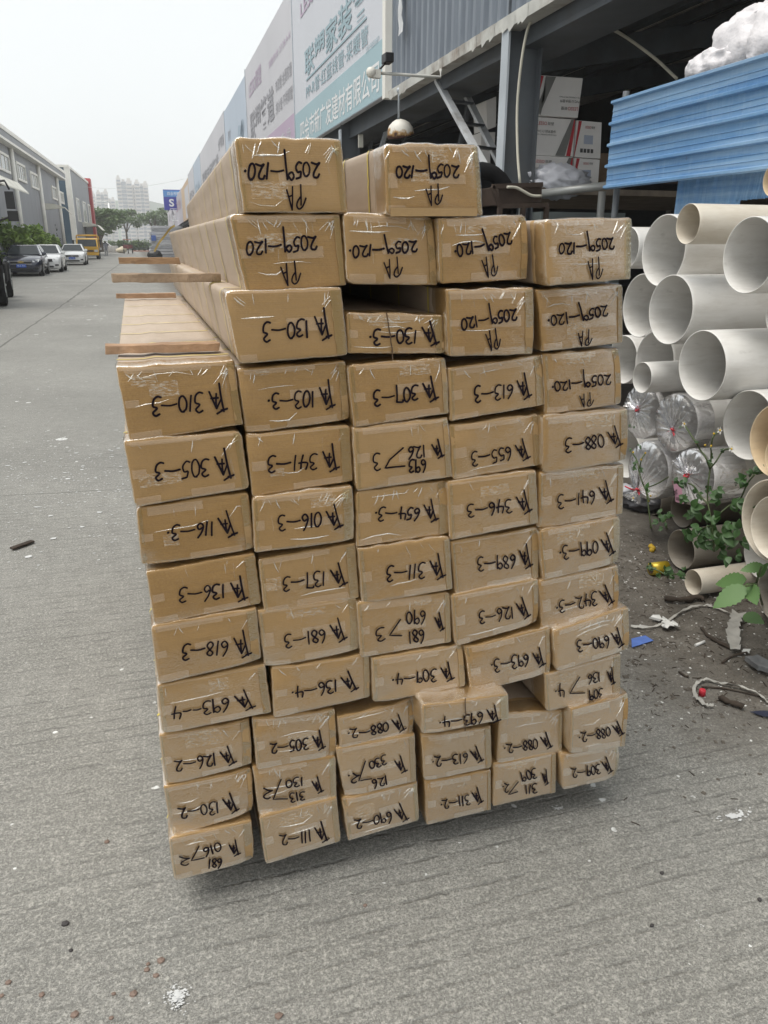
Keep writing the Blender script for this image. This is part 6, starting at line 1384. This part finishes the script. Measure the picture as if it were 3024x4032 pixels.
# ---------------------------------------------------------------- weeds
M_WEED = leaf_mat('weed_leaves', (.03, .075, .025), (.07, .15, .045), .45, .2); M_BROAD = leaf_mat('broad_leaves', (.10, .21, .06), (.16, .29, .10), .5, .25)
M_STEM = simple('weed_stem', (.07, .10, .035), .6); M_PETAL = simple('petal_white', (.72, .72, .68), .6); M_POLLEN = simple('flower_yellow', (.55, .36, .03), .7)
def leaf(mb, base, dirv, nrm, L, w, serr=0., fold=.25, droop=.2):
    dirv = Vector(dirv).normalized(); nrm = Vector(nrm); s = dirv.cross(nrm).normalized(); nrm = s.cross(dirv)
    n = 8 if serr == 0 else 16; vs = []
    for i in range(n + 1):
        f = i / n; ww = w * .5 * (math.sin(PI * f ** .75) ** .9) * (1 if f < 1 else 0)
        if serr and i % 2: ww *= 1 - serr
        c = Vector(base) + dirv * (L * f) - nrm * (droop * L * f * f)
        vs += [c + s * ww + nrm * (fold * ww), c, c - s * ww + nrm * (fold * ww)]
    fs = []
    for i in range(n):
        a = 3 * i; fs += [(a, a + 1, a + 4, a + 3), (a + 1, a + 2, a + 5, a + 4)]
    mb.add(vs, fs, 0, True)
def weed(name, label, X, base, stems, leaves, flowers, seed, lw=.5, group=None, foot=None):
    rg = random.Random(seed); B = ox(*base, X); G_ = oz(*(foot or base))
    r = thing(name, label, 'plant', G_, group); at = lambda q, d=0: ox(*q, X + d)
    m = MB()
    for s in stems: m.tube(catmull([tuple(at(q, rg.uniform(-.03, .03) if i else 0)) for i, q in enumerate(s)], 4), .0034, 5)
    m.tube([B, B.lerp(G_, .5) + Vector((0, 0, .01)), G_], .005, 5); m.build('stem', M_STEM, r)
    m = MB()
    for x, y, L in [(x + rg.uniform(-45, 45) * j, y + rg.uniform(-40, 45) * j, L * (1 - .2 * j)) for j in (0, 1) for x, y, L in leaves if j == 0 or rg.random() < .5]:
        c = at(PB_(x, y), rg.uniform(-.06, .06)); k = rg.choice((3, 3, 5)); sz = L * .40678 * 2.6 / FPX * 1.12
        main = Vector((rg.uniform(-.5, .5), rg.uniform(-1, 1), rg.uniform(-.5, .35)))
        for j in range(k):
            an = (j - (k - 1) / 2) * rg.uniform(.7, .95); d = Matrix.Rotation(an, 3, 'X') @ main
            leaf(m, c, d + Vector((rg.uniform(-.2, .2), 0, 0)), (-.8, -.4 + rg.uniform(-.3, .3), .6), sz * (1 if j == (k - 1) // 2 else .75) * rg.uniform(.8, 1.1), sz * lw, 0, .2, rg.uniform(.1, .4))
    m.build('leaves', M_WEED, r)
    for x, y, pet in flowers:
        c = at(PB_(x, y), -.02); m = MB(); m.ball(c, .005, 8); f = m.build('flower', M_POLLEN, r)
        if pet:
            m = MB()
            for j in range(5):
                a2 = j * 2 * PI / 5 + seed; d = Vector((-.2, math.cos(a2), math.sin(a2))); leaf(m, c + d * .004, d, (-1, 0, 0), .013, .008, 0, .1, 0)
            m.build('petals', M_PETAL, f)
    return r
weed('flowering_weed', 'tall leafy weed with small white and yellow flowers in front of the bagged pipes', 2.2, PB_(1005, 1560),
     [[PB_(1005, 1560), PB_(985, 1350), PB_(950, 1150), PB_(958, 980), PB_(975, 840), PB_(985, 700), PB_(978, 640)], [PB_(968, 850), PB_(930, 740), PB_(880, 670), PB_(840, 600), PB_(780, 510), PB_(728, 430)], [PB_(972, 850), PB_(1030, 780), PB_(1080, 700), PB_(1120, 665), PB_(1180, 655)],
      [PB_(985, 640), PB_(1000, 550), PB_(1040, 500), PB_(1072, 472)], [PB_(958, 1200), PB_(880, 1110), PB_(820, 1020), PB_(760, 990)], [PB_(990, 1380), PB_(1060, 1290), PB_(1170, 1200), PB_(1260, 1150), PB_(1330, 1000), PB_(1400, 910)], [PB_(985, 1400), PB_(900, 1430), PB_(830, 1490)]],
     [(960, 800, 70), (985, 730, 60), (1090, 670, 75), (840, 600, 55), (690, 450, 40), (660, 960, 110), (745, 985, 100), (800, 1060, 110), (720, 1130, 110), (860, 1090, 90), (950, 1050, 100), (1020, 1090, 130), (1060, 1140, 140), (800, 1220, 170), (850, 1260, 170), (960, 1290, 150), (1060, 1310, 150), (1120, 1400, 140), (1180, 1190, 150), (1250, 1160, 120), (1300, 1260, 130), (1380, 1190, 110), (1230, 980, 120), (1300, 950, 110), (1400, 870, 110), (1460, 880, 100), (870, 1420, 140), (790, 1500, 170), (850, 1540, 150), (950, 1480, 160), (1020, 1500, 170), (1100, 1480, 160), (1180, 1460, 150), (1250, 1430, 140), (1000, 1600, 130), (1080, 1560, 150), (1160, 1600, 140), (1060, 1680, 120), (1150, 1700, 130), (1230, 1690, 120), (1340, 1480, 140), (930, 1570, 120), (1290, 1550, 120)],
     [(727, 415, True), (1072, 478, True), (1183, 658, True), (840, 600, False), (925, 622, False), (983, 630, False), (1010, 510, False)], 3, foot=PB_(1010, 1690))
weed('slender_weed', 'slender weed with a white flower hanging before the drooping bag', 2.25, PB_(400, 1420), [[PB_(400, 1420), PB_(360, 1100), PB_(320, 990), PB_(285, 880), PB_(270, 780), PB_(215, 690)], [PB_(310, 960), PB_(360, 1080), PB_(385, 1160)], [PB_(285, 870), PB_(310, 760), PB_(348, 700)], [PB_(340, 1040), PB_(450, 1000), PB_(540, 950), PB_(570, 930)]],
     [(260, 800, 70), (290, 850, 70), (250, 830, 60), (365, 1030, 90), (205, 435, 45), (210, 670, 50), (370, 1080, 60), (300, 640, 40)], [(232, 1135, True), (347, 698, False), (305, 762, False), (230, 690, False), (398, 1112, False), (383, 1160, False)], 5)
weed('low_weed', 'low weed sprouting between the tape roll and the black rubbish bag', 2.5, PB_(550, 1420), [[PB_(550, 1420), PB_(530, 1330), PB_(490, 1290)], [PB_(540, 1350), PB_(575, 1290)]], [(480, 1280, 110), (520, 1310, 120), (560, 1290, 90), (470, 1360, 90), (550, 1400, 90)], [], 6)
weed('low_weed', 'low creeping weed on the ground in front of the small dirty cream pipe', 2.2, PB_(560, 1890), [[PB_(560, 1890), PB_(480, 1840), PB_(400, 1810), PB_(370, 1780)], [PB_(560, 1890), PB_(650, 1870), PB_(720, 1890)]], [(370, 1790, 60), (410, 1830, 70), (470, 1860, 90), (540, 1820, 110), (560, 1840, 100), (650, 1870, 90), (700, 1880, 100), (730, 1830, 60)], [], 7)
# plant with broad leaves at the lower right
r = thing('broad_leaf_plant', 'plant with broad toothed light green leaves at the lower right', 'plant', ox(*PB_(1460, 2100), 2.15) * 1.0)
r.location.z = 0
m = MB(); hub = ox(*PB_(1420, 1960), 2.2); m.tube([oz(*PB_(1500, 2230)), hub, ox(*PB_(1320, 1985), 2.1)], .005, 6); m.tube([hub, ox(*PB_(1470, 1800), 2.15)], .004, 6); m.build('stem', M_STEM, r)
for (a0, a1, w, X0, X1) in (((1325, 1990), (995, 2190), .085, 2.12, 2.0), ((1330, 1920), (1010, 1960), .075, 2.16, 2.1), ((1500, 1790), (1265, 1830), .05, 2.2, 2.12), ((1330, 1960), (1420, 2150), .07, 2.16, 2.1), ((1430, 1900), (1530, 1760), .035, 2.2, 2.2), ((1300, 2260), (1480, 2330), .06, 2.25, 2.2)):
    m = MB(); p0 = ox(*PB_(*a0), X0); p1 = ox(*PB_(*a1), X1); leaf(m, p0, p1 - p0, (-.7, -.45, .75), (p1 - p0).length, w, .16, .12, .08); m.build('leaf', M_BROAD, r)

# ================================================================ litter on the ground
def flat(name, label, cat, poly, mat, z=.006, jag=0., group=None, thick=.002, lift=0., seed=1):
    rg = random.Random(seed); pts = []
    for i in range(len(poly)):
        a, b = poly[i], poly[(i + 1) % len(poly)]
        k = 4 if jag else 1
        for j in range(k):
            q = oz(a[0] + (b[0] - a[0]) * j / k, a[1] + (b[1] - a[1]) * j / k, z)
            if jag and j: q += Vector((rg.uniform(-jag, jag), rg.uniform(-jag, jag), 0))
            q.z = z + lift * rg.random(); pts.append(q)
    m = MB(); m.prism(pts, (0, 0, thick)); return props(m.build(name, mat), label, cat, group)
R7 = lambda x, y: (2400 + x * .40678, 2300 + y * .40678)
def strip(name, label, cat, path, w, mat, z=.008, amp=.01, seed=1):
    rg = random.Random(seed); pts = catmull([tuple(oz(*q, z)) for q in path], 5); m = MB(); vs = []
    for i, q in enumerate(pts):
        d = (pts[min(i + 1, len(pts) - 1)] - pts[max(i - 1, 0)]).normalized(); s = Vector((-d.y, d.x, 0)); ww = w * rg.uniform(.7, 1.2)
        tw = rg.uniform(-.6, .6); vs += [q + s * ww + Vector((0, 0, amp * rg.random() + ww * abs(tw))), q + Vector((0, 0, amp * .5 * rg.random())), q - s * ww + Vector((0, 0, amp * rg.random()))]
    m.add(vs, [f for i in range(len(pts) - 1) for f in ((3 * i, 3 * i + 1, 3 * i + 4, 3 * i + 3), (3 * i + 1, 3 * i + 2, 3 * i + 5, 3 * i + 4))], 0, True); return props(m.build(name, mat), label, cat)
M_STRIPW = simple('dirty_white_plastic', (.40, .39, .36), .5, var=.25, scale=15); M_BLUEP = simple('blue_paper', (.09, .17, .48), .6, var=.15, scale=20); M_TWIG = simple('dark_twig', (.045, .033, .024), .9, var=.4, scale=30)
M_GOLDT = simple('golden_tape', (.50, .36, .03), .3, .35, var=.3, scale=14)
flat('paper_scrap', 'blue paper scrap lying at the right foot of the stack', 'paper', [R7(212, 530), R7(345, 500), R7(424, 548), R7(215, 615)], M_BLUEP)
strip('plastic_strip', 'long white plastic strip trailing from the stack to the torn white paper', 'plastic strip', [R7(205, 415), R7(390, 422), R7(540, 378), R7(690, 275), R7(860, 215), R7(1000, 225), R7(1200, 300)], .0055, M_STRIPW, seed=1)
flat('paper_scrap', 'torn white paper knotted into the long plastic strip', 'paper', [R7(380, 340), R7(480, 320), R7(590, 380), R7(670, 430), R7(560, 450), R7(500, 415), R7(520, 370)], M_PAPER, .01, .012, lift=.02, seed=4)
strip('plastic_strip', 'broad curled white plastic strip under the broad leaves', 'plastic strip', [R7(1250, 285), R7(1215, 370), R7(1190, 460), R7(1195, 560), R7(1215, 640)], .026, M_STRIPW, .02, .02, 2)
flat('paper_scrap', 'small white scrap just right of the broad curled strip', 'paper', [R7(1290, 630), R7(1365, 630), R7(1355, 670), R7(1295, 675)], M_PAPER, .008, .006, seed=6)
strip('plastic_strip', 'looped white plastic ribbon next to the red cap', 'plastic strip', [R7(1534, 1155), R7(1400, 1050), R7(1250, 1000), R7(1080, 965), R7(940, 930), R7(850, 965), R7(815, 1025), R7(840, 1100), R7(930, 1180), R7(1010, 1180)], .0065, M_STRIPW, .008, .01, 3)
q = oz(*R7(893, 1075)); m = MB(); m.tube([q + Vector((0, 0, .0)), q + Vector((0, 0, .022)), q + Vector((0, 0, .025))], [.013, .012, .010], 14); props(m.build('bottle_cap', M_REDT), 'small red plastic cap inside the looped white ribbon', 'cap')
a, b_ = oz(*R7(832, 592), .006), oz(*R7(920, 555), .006); m = MB(); m.tube([a, b_], .006, 8); props(m.build('cigarette_end', M_PAPER), 'white cigarette end near the torn white paper', 'cigarette end')
for i, (pa, w, lab) in enumerate((([R7(890, 430), R7(960, 510), R7(1060, 570), R7(1170, 625)], .008, 'long dark twig left of the broad curled strip'), ([R7(1062, 1105), R7(1160, 1150), R7(1290, 1192)], .013, 'thick dark bark piece right of the red cap'), ([R7(890, 1000), R7(1080, 1010), R7(1290, 1050), R7(1500, 1100)], .004, 'thin dark wire above the looped ribbon'), ([R7(670, 850), R7(720, 885), R7(765, 900)], .005, 'short dark twig near the stack'), ([R7(1090, 760), R7(1190, 700), R7(1330, 670)], .006, 'forked dark twig below the small white scrap'), ([R7(530, 150), R7(680, 165), R7(830, 140), R7(920, 150)], .016, 'grey wooden lath in front of the small dirty cream pipe'))):
    pts = catmull([tuple(oz(*q, w * .8)) for q in pa], 4); rg = random.Random(i); pts = [p_ + Vector((0, 0, rg.uniform(0, w * .6))) for p_ in pts]; m = MB(); m.tube(pts, [w * rg.uniform(.6, 1.1) for _ in pts], 6); props(m.build('dry_twig', M_TWIG if i != 5 else M_WOODG2), lab, 'twig', 'twigs and wires on the earth') if False else props(m.build('dry_twig', M_TWIG), lab, 'twig', 'twigs and wires on the earth')
flat('slate_shard', 'flat grey shard of board at the right edge', 'shard', [R7(1305, 740), R7(1420, 720), R7(1560, 800), R7(1560, 880), R7(1400, 810)], simple('grey_board', (.16, .165, .17), .8, var=.3, scale=20), .02, .008, thick=.02, seed=3)
flat('plastic_scrap', 'blue black plastic scrap with white print at the right edge', 'plastic scrap', [R7(1355, 1240), R7(1534, 1230), R7(1560, 1290), R7(1480, 1280)], simple('blue_black_film', (.03, .035, .06), .4), .008, .004, seed=5)
# golden tape roll
q = ox(*PB_(500, 1598), 2.42); rr = 62 * .40678 * ((q - CAM).dot(fw)) / FPX; q.z = rr + .002; r = thing('tape_roll', 'golden roll of tape lying against the muddy pipe', 'tape roll', (q.x, q.y, 0)); m = MB(); n = 28
vs = [q + Vector((x, math.cos(2 * PI * k / n) * a, math.sin(2 * PI * k / n) * a)) for x, a in ((-.045, rr * .72), (-.045, rr), (.05, rr), (.05, rr * .72)) for k in range(n)]
m.add(vs, [(i * n + k, i * n + (k + 1) % n, i * n + n + (k + 1) % n, i * n + n + k) for i in range(3) for k in range(n)], 0, True); m.build('tape', M_GOLDT, r)
m = MB(); vs = [q + Vector((x, math.cos(2 * PI * k / n) * a, math.sin(2 * PI * k / n) * a)) for x, a in ((-.046, rr * .64), (-.046, rr * .72), (.05, rr * .72)) for k in range(n)]; m.add(vs, [(i * n + k, i * n + (k + 1) % n, i * n + n + (k + 1) % n, i * n + n + k) for i in range(2) for k in range(n)], 0, True); m.build('core', M_DCARD, r)
for k, (x, y) in enumerate(((400, 1620), (420, 1640), (408, 1655))): crumple('foam_crumb', 'yellow foam crumb left of the golden tape roll', 'foam crumb', oz(*PB_(x, y)) + Vector((0, 0, .012)), .014, M_POLLEN, k, .3, 2, (1, 1, 1), 2, 'yellow foam crumbs')
# stone chips on the concrete
O7 = lambda x, y: (x * .9042, 2600 + y * .9042)
M_CHIP = simple('brown_stone', (.21, .15, .12), .8, var=.4, scale=20); M_CHIPD = simple('dark_stone', (.05, .045, .045), .8)
for i, (x, y) in enumerate(((310, 1265), (680, 1375), (700, 1310), (645, 1325), (640, 1350), (583, 1455), (495, 1455), (183, 1458), (325, 1545), (485, 1560), (465, 793), (285, 1150), (8, 1463), (37, 1405), (1215, 1552), (1590, 1070))):
    crumple('stone_chip', 'small brown stone chip lying on the concrete in front of the stack', 'stone chip', oz(*O7(x, y)) + Vector((0, 0, .002)), (.005 + .002 * (i % 3)), M_CHIPD if i in (0, 11) else M_CHIP, i, .5, 1.4, (1, .8, .7), 1, 'brown stone chips on the concrete')
for i, (x, y) in enumerate(((2606, 3440), (2566, 3648), (2990, 3546))): crumple('stone_chip', 'dark stone chip on the bare concrete at the right', 'stone chip', oz(x, y) + Vector((0, 0, .003)), .006, M_CHIPD, 20 + i, .5, 1.4, (1, .8, .8), 1, 'dark stone chips on the concrete')
q0, q1 = oz(45, 2160, .012), oz(130, 2130, .012); m = MB(); m.bar(q0, q1, .035, .012); props(m.build('wood_splinter', M_TWIG, None, .004), 'dark wood splinter on the concrete at the left edge', 'wood splinter')
# splashes of white plaster
def splat(c, r, n, label, seed, sx=1., sy=1.):
    rg = random.Random(seed); m = MB(); C_ = oz(*c)
    for i in range(n):
        d = abs(rg.gauss(0, .42)); an = rg.uniform(0, 6.28); s = r * rg.uniform(.015, .11) * (1.2 - min(d, 1)); p_ = C_ + Vector((math.cos(an) * d * r * sx, math.sin(an) * d * r * sy, .0035 + i * .00002)); k = 9; e_ = rg.uniform(.4, 1)
        m.add([p_ + Vector((math.cos(j * 2 * PI / k) * s * rg.uniform(.3, 1.3), math.sin(j * 2 * PI / k) * s * e_ * rg.uniform(.3, 1.3), 0)) for j in range(k)], [tuple(range(k))])
    o = m.build('plaster_splash', M_PLAST); props(o, label, 'splash', None, 'stuff'); return o
M_PLAST = simple('dried_plaster', (.60, .61, .61), .8)
splat((700, 3930), .055, 260, 'white plaster splash at the bottom of the picture', 1, .8, 1); splat((2890, 3215), .09, 60, 'streaky plaster splash on the concrete at the right', 2, 1.2, .35); splat((2200, 3190), .05, 24, 'few plaster specks close to the stack foot', 3)
splat((2750, 3640), .03, 14, 'small plaster splash at the lower right', 4); splat((420, 1958), .06, 10, 'plaster splash left of the stack', 5, 1.4, .6); splat((3015, 3270), .02, 8, 'single plaster dab at the right edge', 6)
# fine rubbish chips over the earth, beyond counting
m = MB(); rg = random.Random(77); CH = [simple('chip_white', (.62, .62, .60), .7), simple('chip_grey', (.30, .29, .27), .8), M_TWIG, simple('clod', (.12, .105, .088), .95)]
for i in range(8000):
    Y = rg.uniform(1.5, 4.2); X = rg.uniform(1.0, 2.9) - (Y - 2.2) * .15
    dens = min(1, max(0, (X - 1.05 + (Y - 2.0) * .3) / .8)) * (1 if Y > 1.9 else .35)
    if rg.random() > dens: continue
    ty = rg.choices((0, 1, 2, 3), (3, 5, 5, 8))[0]; s = {0: rg.uniform(.0015, .006), 1: rg.uniform(.0015, .005), 2: rg.uniform(.004, .016), 3: rg.uniform(.002, .008)}[ty] * (1.5 if rg.random() < .04 else 1)
    an = rg.uniform(0, PI); d = Vector((math.cos(an), math.sin(an), 0)); e = Vector((-d.y, d.x, 0)); w = s * (.14 if ty == 2 else rg.uniform(.4, 1)); h = s * (.14 if ty == 2 else (.15 if ty == 0 else .5)); c = Vector((X, Y, .001))
    q = [c + d * (sx * s) + e * (sy * w * rg.uniform(.6, 1.2)) for sx, sy in ((-1, -1), (1, -1), (1, 1), (-1, 1))]; qt = [c.lerp(p_, .7) + Vector((0, 0, h * rg.uniform(.6, 1.3))) for p_ in q]
    m.add(q + qt, [(4, 5, 6, 7), (0, 1, 5, 4), (1, 2, 6, 5), (2, 3, 7, 6), (3, 0, 4, 7)], ty)
for i in range(420):
    Y = rg.uniform(.9, 9); X = rg.uniform(-3.5, 2.2); s = rg.uniform(.0012, .0035); c = Vector((X, Y, .001)); an = rg.uniform(0, PI); d = Vector((math.cos(an), math.sin(an), 0)) * s; e = Vector((-d.y, d.x, 0)) * rg.uniform(.4, 1)
    m.add([c - d, c - e, c + d, c + e, c + Vector((0, 0, s * .5))], [(0, 1, 4), (1, 2, 4), (2, 3, 4), (3, 0, 4)], rg.choice((0, 0, 1)))
props(m.build('rubbish_chips', CH), 'scattered fine chips and clods on the earth beside the pipes', 'chips', None, 'stuff')
# ================================================================ sticks in the stack, bundles far behind it
S1 = lambda x, y: (x * .48222, 400 + y * .48222)
def stick_px(l, r, Yc, th, hh, mat, label, extra=.5):
    a = oy(*S1(*l), Yc); b = oy(*S1(*r), Yc); d = (b - a).normalized(); b = b + d * extra; stick((a, b), th, hh, mat, label)
stick_px((830 * 1.0 + 0, 0), (0, 0), 1, .01, .01, M_WOOD, 'x') if False else None
G8 = lambda x, y: (x * .49716, 900 + y * .49716)
def stick2(l, r, Yc, hh, th, mat, label, extra): 
    a = oy(*G8(*l), Yc); b = oy(*G8(*r), Yc); b.z = a.z + (b.z - a.z); d = (b - a).normalized(); stick((a, b + d * extra), th, hh, mat, label)
for (a, b, hh, th, mat, lab) in (((-.076, 1.754), (.158, 1.742), .017, .04, M_WOODR, 'reddish wooden stick lowest of the four, across the left column'), ((-.086, 3.52), (.158, 3.51), .019, .03, M_WOODR, 'thin wooden stick farthest back on the left column'),
        ((-.054, 1.96), (.19, 1.948), .020, .04, M_WOODG, 'weathered wooden stick with a dark knot below the second row'), ((-.062, 3.669), (.19, 3.64), .027, .045, M_WOOD, 'light brown wooden stick highest of the four, at the far end')):
    z = (1.378 if mat is M_WOODR else 1.512) + hh / 2; stick((Vector((*a, z)), Vector((*b, z))), th, hh, mat, lab)
# white paint specks on the road left of the stack
m = MB(); rg = random.Random(31)
for i in range(900):
    if rg.random() < .55: x, y = rg.uniform(-50, 540), rg.gauss(1880, 95)
    else: x, y = rg.uniform(-50, 640), rg.uniform(1280, 2250)
    if rg.random() < .12: x, y = rg.gauss(130, 110), rg.gauss(1490, 60)
    c = oz(x, y, .003); s_ = rg.uniform(.002, .009) * (2.4 if rg.random() < .08 else 1); k = 6; e = rg.uniform(.4, 1)
    m.add([c + Vector((math.cos(j * PI / 3) * s_ * rg.uniform(.5, 1.3) , math.sin(j * PI / 3) * s_ * e * rg.uniform(.5, 1.3), i * 1e-6)) for j in range(k)], [tuple(range(k))])
props(m.build('paint_specks', M_PLAST), 'white paint specks scattered over the road left of the stack', 'paint specks', None, 'stuff')
M_WRAP = simple('white_wrap_film', (.60, .61, .64), .3, var=.12, scale=1.2, bump=.3, bscale=6); M_ALU = simple('silver_profiles', (.42, .43, .46), .35, .5, var=.2, scale=2)
rg = random.Random(12); D6 = lambda x, y: (330 + x * .4937, 650 + y * .4937)
for i in range(11):
    y0 = 735 - i * 23; x0 = 540 + (12 if i > 8 else 0) + rg.uniform(-4, 14); Yb2 = 92
    a = oy(*D6(x0, y0), Yb2); b = oy(*D6(700, y0 - 19), Yb2); m = MB()
    z0 = max(a.z, 0.02); m.box((a.x, Yb2 + rg.uniform(-.2, .2), z0), (b.x + 1.2, Yb2 + 6, b.z)); n0 = len(m.v)
    for k in range(5): z = z0 + (b.z - z0) * (k + .5) / 5; m.box((a.x - rg.uniform(.02, .2), Yb2 - .25, z - .03), (b.x + 1.2, Yb2 + 6, z + .03))
    props(m.build('wrapped_bundle', M_WRAP if i % 3 else M_ALU, None, .02), ['%s wrapped bundle of profiles in the far pile, %s' % ('white' if i % 3 else 'silver', s) for s in ('lying on the ground', 'second from the ground', 'third from the ground', 'fourth from the ground', 'fifth from the ground', 'middle of the pile', 'fifth from the top', 'fourth from the top', 'third from the top', 'second from the top', 'topmost')][i], 'bundle', 'wrapped bundles under the billboard')
a = oy(*D6(545, 580), 91.6); m = MB(); m.box((a.x - .1, 91.5, a.z - .3), (a.x + .4, 91.7, a.z + .25)); props(m.build('blue_wrap', M_BLUEP), 'blue plastic patch at the left side of the far bundles', 'plastic sheet')
crumple('black_sack', 'black sack slumped before the far bundles', 'sack', oz(*D6(572, 752)) + Vector((0, 1, .35)), .62, M_GRILLE, 4, .35, 1.4, (1.05, .6, .8), 3)
crumple('pale_sack', 'small pale rubbish heap right of the black sack', 'sack', oz(*D6(625, 765)) + Vector((0, .5, .12)), .4, M_WRAP, 6, .5, 2, (1.6, .6, .4), 3)
# loose strap end sticking out behind the second row
m = MB(); pth = [oy(*D6(724, 484), 3.9), oy(*D6(690, 505), 3.95), oy(*D6(640, 570), 4.0), oy(*D6(600, 620), 4.0), oy(*D6(565, 685), 4.0)]
pts = catmull([tuple(q) for q in pth], 4); ribbon(m, pts, .009, Vector((0, -1, .1))); props(m.build('loose_strap', simple('brown_yellow_strap', (.34, .25, .08), .5)), 'loose end of a yellow strap sticking out past the far end of the stack', 'strap')
# skids
for i, Y in enumerate((1.88, 3.0, 3.8)):
    m = MB(); m.box((-.05, Y - .05, .0), (1.03, Y + .05, .098)); props(m.build('timber_skid', M_TWIG, None, .003), 'timber skid hidden under the stack, number %s from the front' % ('one', 'two', 'three')[i], 'timber skid', 'timber skids under the stack')
